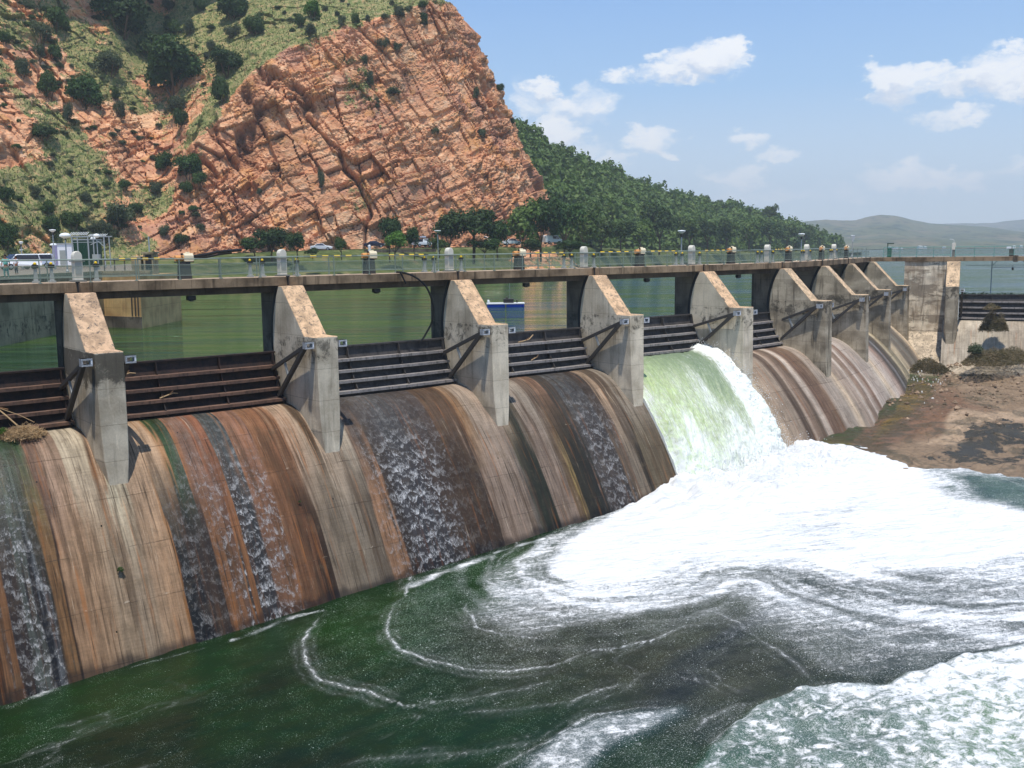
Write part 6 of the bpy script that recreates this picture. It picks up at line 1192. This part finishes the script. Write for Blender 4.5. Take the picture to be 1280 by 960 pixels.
# driftwood on the gate ledges
for i, us, nm in ((0, (.12, .3), 'the rusty gate between the two nearest piers'), (1, (.04, .12), 'the gate with the hanging hose'), (2, (.03, .1, .2, .42, .46), 'the gate just left of the flowing water')):
    for k, u in enumerate(us):
        f = frame_at(i, u); zz = (-1.95, -2.62, -3.24, -3.86)[(k*2+i) % 4]; p = loc2(f, 0, arc(zz)-.35, zz+.06)
        r = thing('driftwood', '%s driftwood stick from the left on %s' % (['first', 'second', 'third', 'fourth leaning', 'fifth leaning'][k], nm), 'driftwood', p, f[2]+rs.uniform(-.5, .5), 'driftwood on the gate ledges')
        b = MB(); b.tube([(-.6, 0, .05), (-.1, .08, .1), (.4, .02, .2), (.85, .1, .5 if k > 2 else .12)], .035, 6); b.build('stick', M['straw'], r); b = MB(); b.tube([(.1, .05, .12), (.3, -.1, .35)], .02, 5).tube([(-.3, .05, .08), (-.5, -.15, .22)], .018, 5); b.build('side_twig', M['twig'], r)
f = frame_at(2, .3)
# ------------------------------------------------------------------ lamp posts
def lamp(px, pyt, dep, zb, head, label, wide=.9):
    t_ = at(px, pyt, dep); H = t_[2]-zb; r = thing('lamp_post', label, 'lamp post', (t_[0], t_[1], zb), 0, 'lamp posts')
    b = MB(); b.bar((0, 0, 0), (0, 0, H-.15), .12, n=8).lathe([(.14, 0), (.14, .3), (.07, .4)], 8); b.build('pole', M['galv'], r)
    b = MB()
    if head == 'flat': b.lathe([(.1, H-.3), (wide*.45, H-.12), (wide*.5, H-.04), (wide*.42, H), (.05, H+.03)], 12)
    elif head == 'dome': b.lathe([(.12, H-.5), (wide*.5, H-.3), (wide*.48, H-.18), (wide*.3, H-.04), (.04, H)], 14)
    else: b.lathe([(.08, H-.75), (.26, H-.1), (.28, H-.04), (.05, H)], 8)
    b.build('lamp_shade', M['lamp_white'], r, smooth=False)
    b = MB(); b.lathe([(.06, H-.62), (.09, H-.55), (.09, H-.3), (.05, H-.28)], 8); b.build('lamp_neck', M['arm'], r); return r
lamp(547, 288, 150, 1.5, 'flat', 'lamp post with a flat white head left of the third cream box', 1.1)
lamp(852, 288, 92, 3.35, 'flat', 'lamp post with a flat white head left of the fifth cream box', .75); lamp(1002, 292, 108, 3.35, 'flat', 'lamp post with a flat white head between the sixth and seventh cream boxes', .75)
lamp(1066, 294, 118, 3.35, 'lantern', 'dark lantern shaped lamp above the last gearbox'); lamp(81, 291, 88, 3.1, 'dome', 'lamp post with the largest round white dome, at the parking ground', .98)
lamp(65.5, 287, 118, 3.1, 'flat', 'tall lamp post with a round white head left of the largest dome', .8); lamp(67, 304, 150, 3.1, 'dome', 'low lamp with a white dome below the tall one at the parking ground', 1.2); lamp(26, 302, 120, 3.1, 'flat', 'leftmost tall lamp post', .5)
lamp(26.5, 312, 160, 3.1, 'flat', 'short lamp post in front of the leftmost tall one', .65); lamp(120.5, 292, 112, 3.1, 'dome', 'lamp post with a white dome rising over the steel frame', .7); lamp(116, 296, 140, 3.1, 'dome', 'second white dome lamp just left of the one over the steel frame', .7)
# ------------------------------------------------------------------ cars
def car(kind, label, px, pyb, dep, heading, paint, z=None, group='parked cars along the road'):
    p = at(px, pyb, dep)
    if z is not None: p[2] = z
    r = thing({'sedan': 'parked_car', 'pickup': 'pickup_truck', 'suv': 'parked_car', 'van': 'parked_van'}[kind], label, {'sedan': 'car', 'suv': 'car', 'pickup': 'pickup', 'van': 'van'}[kind], p, heading, group)
    if kind == 'sedan': prof_ = [(-2.2, .35), (-2.25, .7), (-2.1, .95), (-1.45, 1.02), (-.85, 1.40), (.35, 1.42), (1.05, 1.0), (2.0, .88), (2.22, .62), (2.2, .35)]; gl = [(-1.30, 1.03), (-.80, 1.36), (.32, 1.38), (.92, 1.02)]; L = 4.45; hw = .86
    elif kind == 'suv': prof_ = [(-2.3, .4), (-2.35, .9), (-2.25, 1.15), (-2.05, 1.75), (-1.8, 1.82), (.6, 1.80), (1.3, 1.18), (2.2, 1.05), (2.38, .8), (2.35, .4)]; gl = [(-2.0, 1.18), (-1.9, 1.68), (.55, 1.70), (1.12, 1.2)]; L = 4.7; hw = .95
    elif kind == 'van': prof_ = [(-2.3, .4), (-2.35, 1.9), (-2.2, 2.05), (1.2, 2.05), (1.8, 1.25), (2.35, 1.05), (2.4, .4)]; gl = [(-.2, 1.15), (-.2, 1.85), (1.15, 1.85), (1.62, 1.2)]; L = 4.8; hw = .95
    else: prof_ = [(-2.5, .45), (-2.5, 1.05), (-.35, 1.05), (-.35, 1.1), (-.2, 1.72), (1.0, 1.75), (1.55, 1.12), (2.4, 1.02), (2.5, .75), (2.5, .45)]; gl = [(-.15, 1.15), (-.1, 1.62), (.95, 1.66), (1.35, 1.15)]; L = 5; hw = .9
    b = MB(); n = len(prof_); ins = lambda z: .0 if z < 1.1 else .14
    vs = [(x, -hw+ins(z)*(z > 1.1), z) for x, z in prof_]+[(x, hw-ins(z)*(z > 1.1), z) for x, z in prof_]
    b.add(vs, [tuple(range(n)), tuple(range(2*n-1, n-1, -1))]+[(i+n, (i+1) % n+n, (i+1) % n, i) for i in range(n)]); b.build('body', paint, r, bevel=.06)
    b = MB()
    for s in (-1, 1):
        m = len(gl); v = [(x, s*(hw+.012-(.0 if z < 1.1 else .10)), z) for x, z in gl]; v2 = [(x, y-s*.03, z) for x, y, z in v]; b.add(v+v2, [tuple(range(m)) if s < 0 else tuple(range(m))[::-1]]+[(i, (i+1) % m, (i+1) % m+m, i+m) for i in range(m)])
    b.build('side_window', M['glass'], r)
    b = MB(); i = [k for k in range(len(prof_)-1) if prof_[k][1] > 1.35 and prof_[k+1][1] < 1.3][0]; (xa, za), (xb, zb) = prof_[i], prof_[i+1]
    b.add([(xa+.04, -hw+.2, za-.03), (xa+.04, hw-.2, za-.03), (xb-.02, hw-.1, zb+.05), (xb-.02, -hw+.1, zb+.05)], [(0, 3, 2, 1)]); b.M = Matrix.Translation((.02, 0, .03)); b.v = [(x+.03, y, z+.03) for x, y, z in b.v]; b.build('windscreen', M['glass'], r)
    if kind in ('sedan', 'suv', 'pickup'):
        b = MB(); x = {'sedan': (-.88, -1.42), 'suv': (-2.03, -2.22), 'pickup': (-.22, -.36)}[kind]; z = {'sedan': (1.37, 1.05), 'suv': (1.68, 1.2), 'pickup': (1.64, 1.2)}[kind]
        b.add([(x[0]-.03, -hw+.24, z[0]), (x[0]-.03, hw-.24, z[0]), (x[1]-.03, hw-.16, z[1]), (x[1]-.03, -hw+.16, z[1])], [(0, 1, 2, 3)]); b.build('rear_window', M['glass'], r)
    for sx in (-1.35, 1.4):
        for sy in (-1, 1):
            b = MB(); b.bar((sx, sy*(hw-.2), .34), (sx, sy*(hw+.02), .34), .68, n=16); w_ = b.build('wheel', M['tyre'], r); b = MB(); b.bar((sx, sy*(hw-.05), .34), (sx, sy*(hw+.04), .34), .38, n=10); b.build('rim', M['galv'], w_)
    b = MB()
    for sy in (-1, 1): b = MB(); b.box((-2.24 if kind != 'pickup' else -2.5, sy*(hw-.2), .85), (.08, .22, .16)); b.build('tail_light', M['red'], r)
    for sy in (-1, 1): b = MB(); b.box((2.24 if kind == 'sedan' else 2.4, sy*(hw-.24), .74), (.1, .3, .15)); b.build('headlight', M['lamp_white'], r)
    return r
R0 = CYAW-math.pi/2
car('suv', 'silver hatchback seen from its side and rear at the parking ground', 45, 333, 128, R0+math.pi+.35, M['silver'], 3.12)
car('suv', 'white car half hidden left of the silver hatchback', 24, 333, 118, R0+math.pi+.9, M['carwhite'], 3.12)
car('sedan', 'white sedan driving along the road below the rock face', 402, 313.2, 207, R0+.05, M['carwhite'])
pk = car('pickup', 'white pickup with a loaded rack right of the bright green tree', 528, 308.5, 222, R0+.7, M['carwhite'])
b = MB(); b.box((.3, 0, 2.0), (1.5, 1.5, .08)).box((-1.3, 0, 1.35), (1.8, 1.6, .6)); b.build('roof_rack', M['navy'], pk); b = MB(); b.box((.3, .2, 2.2), (1.1, .9, .3)); b.build('load', M['white'], pk)
car('sedan', 'white car seen left of the leaning trunk', 584, 305.5, 236, R0+.1, M['carwhite']); car('suv', 'white car seen right of the leaning trunk', 605, 305.2, 238, R0+.05, M['carwhite']); car('pickup', 'white pickup right of the spreading tree', 634, 305, 246, R0, M['carwhite']); 
car('sedan', 'white car in the shade near the bush beside the tall dark trees', 640, 306.5, 226, R0+.3, M['carwhite'])
car('van', 'small white van parked under the tall dark trees', 690, 305, 240, R0+.5, M['carwhite']); car('sedan', 'dark blue car behind the white marker post', 468, 309.5, 214, R0+.2, M['navy'])
p = at(462, 314, 203); b = MB(); b.lathe([(.28, 0), (.28, 1.0), (.22, 1.2), (.12, 1.3)], 10); o = b.build('marker_post', M['white']); o.location = Vector(p); tag(o, 'stout white marker post on the road edge behind the dark blue car', 'post')
# low roadside wall
a, c = at(455, 312.5, 206), at(545, 311, 214); b = MB(); b.bar((0, 0, -.3), tuple(c-a-np.array([0, 0, .3])), .3, .7); o = b.build('low_wall', M['pier_shade_old']); o.location = Vector(a); tag(o, 'low grey wall along the road right of the white sedan', 'wall')
# ------------------------------------------------------------------ parking ground structures
RV = np.array([math.sin(CYAW), -math.cos(CYAW), 0]); FV = np.array([math.cos(CYAW), math.sin(CYAW), 0])
def rbox(b, x0, x1, y0, y1, z0, z1): b.box(((x0+x1)/2, (y0+y1)/2, (z0+z1)/2), (x1-x0, y1-y0, z1-z0))
p = at(84, 331, 140); p[2] = 3.1; r = thing('site_cabin', 'white site cabin with a pale violet left end at the parking ground', 'cabin', p, R0+.1)
b = MB(); rbox(b, -1.2, 1.15, 0, 2.2, .2, 3.15); b.build('cabin_wall', M['white'], r); b = MB(); rbox(b, -1.9, -1.21, .1, 2.1, .2, 3.0); b.build('end_panel', plain('violet_grey_panel', lc(150, 146, 178), .6), r)
b = MB(); rbox(b, -1.3, 1.25, -.1, 2.3, 3.15, 3.27); b.build('roof', M['galv'], r); b = MB(); rbox(b, -.9, -.1, -.03, 0, .3, 2.3); b.build('door', M['pale_ped'], r)
p = at(102.5, 331, 132); p[2] = 3.1; r = thing('storage_container', 'dark green ribbed container behind the nearest cream box', 'container', p, R0-.05)
b = MB(); rbox(b, -1.0, .95, 0, 4, .1, 3.55)
for k in range(8): rbox(b, -.95+k*.25, -.85+k*.25, -.05, 0, .15, 3.5)
b.build('container_body', M['green_dk'], r); b = MB(); rbox(b, -1.08, 1.05, -.08, 4.05, 3.55, 3.68); rbox(b, .96, 1.08, -.08, .04, .1, 3.6); b.build('frame', M['galv'], r)
p = at(113, 331, 125); p[2] = 3.1; r = thing('steel_frame', 'galvanised steel frame with rows of insulator rods on top, left of the landing block', 'frame', p, R0)
b = MB()
for x in (-2.1, -.1, 1.9): b.bar((x, 0, 0), (x, 0, 3.9), .13); b.bar((x, 1.6, 0), (x, 1.6, 3.9), .11)
for y in (0, 1.6): b.bar((-2.4, y, 3.9), (2.3, y, 3.9), .12)
b.bar((-2.1, 0, 3.2), (1.9, 0, 3.2), .07).bar((.2, 0, 2.9), (1.2, 0, 3.3), .08).bar((1.2, 0, 3.3), (2.0, 0, 2.5), .08); b.build('frame', M['galv'], r)
b = MB()
for k in range(22): b.bar((-2.3+k*.21, -.2, 3.95+.12*(k < 11)), (-2.15+k*.21, .3, 4.2+.25*(k < 11)), .06, n=5)
b.build('insulator_row', M['lamp_white'], r); b = MB(); rbox(b, .3, 1.2, 0, .5, 1.0, 1.7); b.build('switch_box', M['pale_ped'], r)
def person(px, dep, z, label, shirt, trousers, h=1.7, rz=0, pose=0):
    p = at(px, 330, dep); p[2] = z; r = thing('person', label, 'person', p, rz, None); k = h/1.75
    J = {'pel': (0, 0, .95), 'ch': (0, .02, 1.35), 'nk': (0, .0, 1.5), 'hd': (0, -.01, 1.62), 'hd2': (0, -.02, 1.70), 'ls': (-.19, 0, 1.42), 'le': (-.27, .03, 1.15), 'lh': (-.25, -.12, .95), 'rs': (.19, 0, 1.42), 're': (.28, .02, 1.15), 'rh': (.24, -.16, 1.0), 'lk': (-.12, -.02+.1*pose, .5), 'la': (-.13, .02+.18*pose, .08), 'lt': (-.14, -.14+.18*pose, .04), 'rk': (.12, -.03-.1*pose, .5), 'ra': (.13, .02-.15*pose, .08), 'rt': (.14, -.14-.15*pose, .04)}
    Rr = {'pel': .15, 'ch': .16, 'nk': .06, 'hd': .095, 'hd2': .085, 'ls': .065, 'le': .045, 'lh': .04, 'rs': .065, 're': .045, 'rh': .04, 'lk': .065, 'la': .045, 'lt': .035, 'rk': .065, 'ra': .045, 'rt': .035}
    E_ = [('pel', 'ch'), ('ch', 'nk'), ('nk', 'hd'), ('hd', 'hd2'), ('ch', 'ls'), ('ls', 'le'), ('le', 'lh'), ('ch', 'rs'), ('rs', 're'), ('re', 'rh'), ('pel', 'lk'), ('lk', 'la'), ('la', 'lt'), ('pel', 'rk'), ('rk', 'ra'), ('ra', 'rt')]
    def skin(name, keys, gr, mat):
        ks_ = [q for q in J if q in keys]; me = bpy.data.meshes.new(name); me.from_pydata([tuple(c*k for c in J[q]) for q in ks_], [(ks_.index(a), ks_.index(c)) for a, c in E_ if a in ks_ and c in ks_], [])
        me.materials.append(mat); o = link(bpy.data.objects.new(name, me), r); md = o.modifiers.new('Skin', 'SKIN')
        for i_, q in enumerate(ks_): me.skin_vertices[0].data[i_].radius = (Rr[q]*k*gr,)*2
        me.skin_vertices[0].data[0].use_root = True; sb = o.modifiers.new('Sub', 'SUBSURF'); sb.levels = 1; sb.render_levels = 1; return o
    o = link(bpy.data.objects.new('body', bpy.data.meshes.new('body'))); bpy.data.objects.remove(o)
    me = bpy.data.meshes.new('b'); 
    def safe(name, keys, gr, mat):
        ks_ = [q for q in J if q in keys]; me = bpy.data.meshes.new(name); me.from_pydata([tuple(c*k for c in J[q]) for q in ks_], [(ks_.index(a), ks_.index(c)) for a, c in E_ if a in ks_ and c in ks_], []); me.materials.append(mat)
        o = link(bpy.data.objects.new(name, me), r); o.modifiers.new('Skin', 'SKIN'); 
        if not me.skin_vertices: return o
        for i_, q in enumerate(ks_): me.skin_vertices[0].data[i_].radius = (Rr[q]*k*gr,)*2
        me.skin_vertices[0].data[0].use_root = True; o.modifiers.new('Sub', 'SUBSURF').render_levels = 1; return o
    safe('body', list(J), 1., M['skin']); safe('shirt', ['pel', 'ch', 'ls', 'rs', 'le', 're'], 1.18, shirt); safe('trousers', ['pel', 'lk', 'la', 'rk', 'ra'], 1.2, trousers)
    b = MB(); b.lathe([(.02, 1.80*k), (.08, 1.78*k), (.105, 1.70*k), (.1, 1.63*k), (.06, 1.6*k)], 10, (0, .02, 0)); b.build('hair', M['hair'], r, smooth=True); return r
person(7, 74, 3.12, 'person in a pale teal shirt standing at the left edge of the photo', M['teal'], M['teal'], 1.72, R0+.2)
person(20, 88, 3.12, 'person in white beside the white car, right of the one in teal', M['white'], M['navy'], 1.6, R0-.4)
# two small towers on the landing block, with a rail between
c_ = (c0+c2)/2
def blk(px0, px1, pyt, dep, name, label, cat, mat, extra=None):
    a, c = at(px0, pyt, dep), at(px1, pyt, dep); w_ = np.linalg.norm(c-a); m = (a+c)/2; r = thing(name, label, cat, (m[0], m[1], 2.9), R0); H = m[2]-2.9
    b = MB(); rbox(b, -w_/2, w_/2, -.1, 1.4, 0, H); b.build('block_wall', mat, r, bevel=.03)
    if extra: extra(r, w_, H)
    return r
blk(164, 176, 320.5, 94, 'plinth', 'plain grey buff concrete plinth left of the small gate hut on the landing block', 'plinth', M['quay'])
def hut(r, w_, H):
    b = MB(); rbox(b, -w_/2-.12, w_/2+.12, -.25, 1.5, H, H+.16); b.build('roof_slab', M['quay'], r); b = MB(); rbox(b, -w_/2+.2, w_/2-.12, -.13, -.1, 0, H-.1); b.build('opening', M['black'], r)
    b = MB(); b.bar((0, .4, H+.16), (0, .4, H+1.6), .13, n=8); b.build('mast', M['galv'], r)
blk(179, 191, 317, 94, 'gate_hut', 'small concrete gate hut with a mast on the landing block', 'hut', M['quay'], hut)
p = at(130, 325, 100); q = at(168, 324.3, 104); r = thing('pipe_rail', 'dark pipe rail running left from the landing block towers', 'railing', p); b = MB(); b.bar((0, 0, 0), tuple(q-p), .16, n=8); b.build('pipe', M['arm'], r)
for t in (0, .33, .66, 1): b = MB(); b.bar(tuple((q-p)*t), tuple((q-p)*t-np.array([0, 0, 1.3])), .1); b.build('leg', M['pier_shade_old'], r)
# ------------------------------------------------------------------ blue float on the lake
p = hitz(632, 383.5, -1.8); w_ = 46*np.linalg.norm(p-CP)/CF; r = thing('work_raft', 'blue work raft with a white deck and a dark engine, floating behind the third pier', 'raft', p, R0+.02)
b = MB(); rbox(b, -w_/2, -.08, -.9, .9, -.15, .36); rbox(b, .08, w_/2, -.9, .9, -.15, .36); b.build('pontoon', M['blue'], r, bevel=.08)
b = MB(); rbox(b, -w_/2-.05, w_/2+.05, -1.0, 1.0, .36, .46); b.build('deck', M['lamp_white'], r)
b = MB(); rbox(b, -.25, .95, -.4, .5, .46, .95); rbox(b, 0, .3, -.2, .2, .95, 1.12); rbox(b, 1.25, 1.4, -.1, .1, .46, .8); b.build('engine', M['black'], r, bevel=.04)
b = MB(); b.lathe([(.02, .46), (.13, .5), (.14, .75), (.04, .85)], 8, (-w_/2+.15, 0, 0)); b.build('float_light', M['lamp_white'], r, smooth=True); b = MB(); b.bar((.5, .3, .9), (.5, .3, 3.1), .035, n=5); b.build('antenna', M['galv'], r)
# mooring buoy
p = hitz(641, 415, -1.8); b = MB(); b.lathe([(.02, -.2), (.16, -.1), (.2, .05), (.15, .2), (.02, .27)], 12); o = b.build('buoy', M['lamp_white'], smooth=True); o.location = Vector(p); tag(o, 'small white mooring buoy on the lake just above the driftwood gate', 'buoy')
# houses on the far shore
h0 = None; hn = ['leftmost', 'second', 'third', 'fourth', 'fifth', 'sixth', 'seventh', 'rightmost']
for k, (px, w_) in enumerate(((1112, 9), (1117, 7), (1121, 8), (1127, 6), (1150, 12), (1156, 10), (1180, 8), (1276, 9))):
    p = at(px, 309.2-.0112*(px-1100), 1540); p[2] = -1.2; lb = '%s of the tiny white houses on the far lake shore' % hn[k]
    if h0 is None:
        h0 = thing('lake_house', lb, 'house', p, R0, 'white houses on the far shore'); b = MB(); rbox(b, -4, 4, -3, 3, 0, 4); b.build('wall', M['white'], h0); h0.scale = (.6,)*3
        b = MB(); b.prism_x([(-3.4, 4), (3.4, 4), (0, 6)], -4.3, 4.3); b.build('roof', M['pale_ped'], h0); 
        for x_ in (-2.5, 1.2): b = MB(); rbox(b, x_, x_+1.3, -3.04, -3, 1, 2.4); b.build('window', M['glass'], h0)
    else: copy_tree(h0, p, R0+.3*(k % 3), lb, scale=.6*w_/9)
# ------------------------------------------------------------------ sky with fair weather clouds, sun, air, camera
world = bpy.data.worlds.new('World'); scene.world = world; world.use_nodes = True; nt = world.node_tree; nt.nodes.clear()
class WT(NT):
    def __init__(s): s.t = nt; s.out = s.n('ShaderNodeOutputWorld')
w = WT(); SUN = np.array([-.16, -.20, 1.0]); SUN /= np.linalg.norm(SUN)
sky = w.n('ShaderNodeTexSky'); sky.sky_type = 'NISHITA'; sky.sun_disc = False; sky.sun_elevation = math.asin(SUN[2]); sky.sun_rotation = math.atan2(SUN[0], SUN[1]); sky.altitude = 1100; sky.air_density = 1.0; sky.dust_density = .7; sky.ozone_density = 1.2
d = w.coord('Generated'); s = w.xyz(d)
az0 = w.math('ARCTAN2', s[1], s[0]); el0 = w.math('ARCSINE', s[2])
wc_ = w.n('ShaderNodeCombineXYZ'); w.put(wc_.inputs[0], az0); w.put(wc_.inputs[1], w.math('MULTIPLY', el0, 1.7)); wn_ = w.n('ShaderNodeSeparateColor'); w.put(wn_.inputs[0], w.noise(wc_.outputs[0], 24., 7, .62, 0, True))
az = w.math('ADD', az0, w.math('MULTIPLY', w.math('SUBTRACT', wn_.outputs[0], .5), .085)); el = w.math('ADD', el0, w.math('MULTIPLY', w.math('SUBTRACT', wn_.outputs[1], .5), .055))
cv = w.n('ShaderNodeCombineXYZ'); w.put(cv.inputs[0], w.math('MULTIPLY', az, -1.)); w.put(cv.inputs[1], w.math('MULTIPLY', el, 1.6)); cv = cv.outputs[0]
n1 = w.noise(cv, 26., 7, .58, .25); n2 = w.noise(w.map(cv, (1, 1, 1), loc=(3, 7, 1)), 9., 4, .55)
# each cloud: a lumpy bank at its own azimuth and elevation (radians), half sizes, density
CL = []
for px, py, rx, ry, dn in [(880, 76, 56, 26, 1.), (838, 92, 44, 18, .85), (778, 94, 24, 12, .6), (820, 70, 14, 9, .6), (912, 66, 24, 18, .9), (722, 130, 56, 26, .62), (682, 110, 22, 13, 1.), (660, 125, 30, 22, .6), (692, 165, 34, 26, .85), (705, 190, 50, 20, .6), (765, 200, 40, 16, .42), (816, 174, 36, 20, .8), (836, 186, 18, 10, .7), (926, 178, 26, 12, .62), (966, 197, 36, 9, .55), (925, 222, 54, 16, .6),
                           (1128, 106, 46, 26, 1.), (1100, 112, 20, 18, .8), (1238, 94, 48, 28, 1.), (1200, 104, 40, 20, .85), (1290, 110, 40, 24, .8), (1186, 147, 42, 12, .62), (1140, 222, 74, 18, .62), (1192, 212, 28, 12, .66), (1222, 222, 38, 14, .6), (1275, 212, 26, 16, .6), (1276, 62, 10, 7, .6), (980, 245, 130, 14, .36)]:
    v = ray(px, py); v = v/np.linalg.norm(v); CL.append((math.atan2(v[1], v[0]), math.asin(v[2]), rx/1280*1.12, ry/1280*1.15, dn))
rs = random.Random(12)
for k in range(5): CL.append((CYAW+rs.uniform(.7, 5.4), rs.uniform(.05, .6), rs.uniform(.04, .14), rs.uniform(.02, .05), rs.uniform(.5, 1)))
tot = None; shade = None
for a, e, rx, ry, dn in CL:
    dx = w.math('DIVIDE', w.math('SUBTRACT', az, a), rx); dy = w.math('DIVIDE', w.math('SUBTRACT', el, e), ry)
    q = w.math('ADD', w.math('MULTIPLY', dx, dx), w.math('MULTIPLY', dy, dy)); g = w.math('MULTIPLY', w.math('SUBTRACT', 1., q, clamp=True), dn)
    tot = g if tot is None else w.math('MAXIMUM', tot, g)
    lo = w.math('MULTIPLY', w.math('MULTIPLY', dy, -1., clamp=True), g); shade = lo if shade is None else w.math('MAXIMUM', shade, lo)
f = w.math('ADD', w.math('MULTIPLY', tot, .8), w.math('ADD', w.math('MULTIPLY', w.math('SUBTRACT', n1, .5), 1.1), w.math('MULTIPLY', w.math('SUBTRACT', n2, .5), .5)))
dens = w.math('MULTIPLY', w.sm(f, -.02, .66), w.math('MINIMUM', w.math('MULTIPLY', tot, 3.), 1.)); dens = w.math('MULTIPLY', dens, .95)
ccol = w.mix(w.math('MULTIPLY', w.sm(w.math('ADD', shade, w.math('MULTIPLY', w.math('SUBTRACT', n1, .5), -1.0)), .05, .5), .8), (10.2, 10.2, 10.3), (6.4, 7.0, 8.2))
hz = w.math('MULTIPLY', w.math('POWER', w.math('SUBTRACT', 1., el, clamp=True), 9.), .5)
skyc = w.mix(.8, sky.outputs[0], w.mix(1., (10, 10, 10), w.ramp(w.math('MULTIPLY', el0, 2.), [(0, (.86, .94, 1.)), (.12, (.72, .85, .98)), (.30, (.38, .62, .95)), (.55, (.20, .43, .88)), (1., (.14, .32, .72))]), 'MULTIPLY'))
col = w.mix(dens, skyc, ccol)
bg = w.n('ShaderNodeBackground'); w.put(bg.inputs[0], col); bg.inputs[1].default_value = .10; w.t.links.new(bg.outputs[0], w.out.inputs[0])
sl = bpy.data.lights.new('sun', 'SUN'); sl.energy = 4.4; sl.angle = .5*D2R; sl.color = (1, .945, .86); so = link(bpy.data.objects.new('sun', sl)); so.rotation_euler = Vector(SUN).to_track_quat('Z', 'Y').to_euler()
# air
hm = bpy.data.materials.new('haze_air'); hm.use_nodes = True; hn_ = hm.node_tree; hn_.nodes.clear(); ho = hn_.nodes.new('ShaderNodeOutputMaterial'); hv = hn_.nodes.new('ShaderNodeVolumePrincipled')
hv.inputs['Color'].default_value = (.84, .94, 1, 1); hv.inputs['Density'].default_value = HAZE; hv.inputs['Anisotropy'].default_value = 0; hn_.links.new(hv.outputs[0], ho.inputs['Volume'])
if HAZE > 0:
    b = MB(); A_ = [ld(-1500, -200)[:2], ld(3800, -200)[:2], ld(3800, 5600)[:2], ld(-2500, 5600)[:2]]; b.prism_z([tuple(p) for p in A_], -20.5, 330); o = b.build('haze', hm); tag(o, 'thin blue air haze over the whole view', 'haze', kind='stuff')
cam = bpy.data.cameras.new('camera'); co = link(bpy.data.objects.new('camera', cam)); cam.sensor_fit = 'HORIZONTAL'; cam.sensor_width = 36; cam.lens = 36*CF/1280; cam.clip_start = .1; cam.clip_end = 20000
m = Matrix((( CR[0], CU[0], -CD[0], CP[0]), (CR[1], CU[1], -CD[1], CP[1]), (CR[2], CU[2], -CD[2], CP[2]), (0, 0, 0, 1))); co.matrix_world = m; scene.camera = co
scene.view_settings.view_transform = 'Standard'; scene.view_settings.look = 'None'; scene.view_settings.exposure = EXPO; scene.view_settings.gamma = 1
scene.cycles.volume_bounces = 0; scene.cycles.max_bounces = 5; scene.cycles.diffuse_bounces = 2; scene.cycles.glossy_bounces = 2
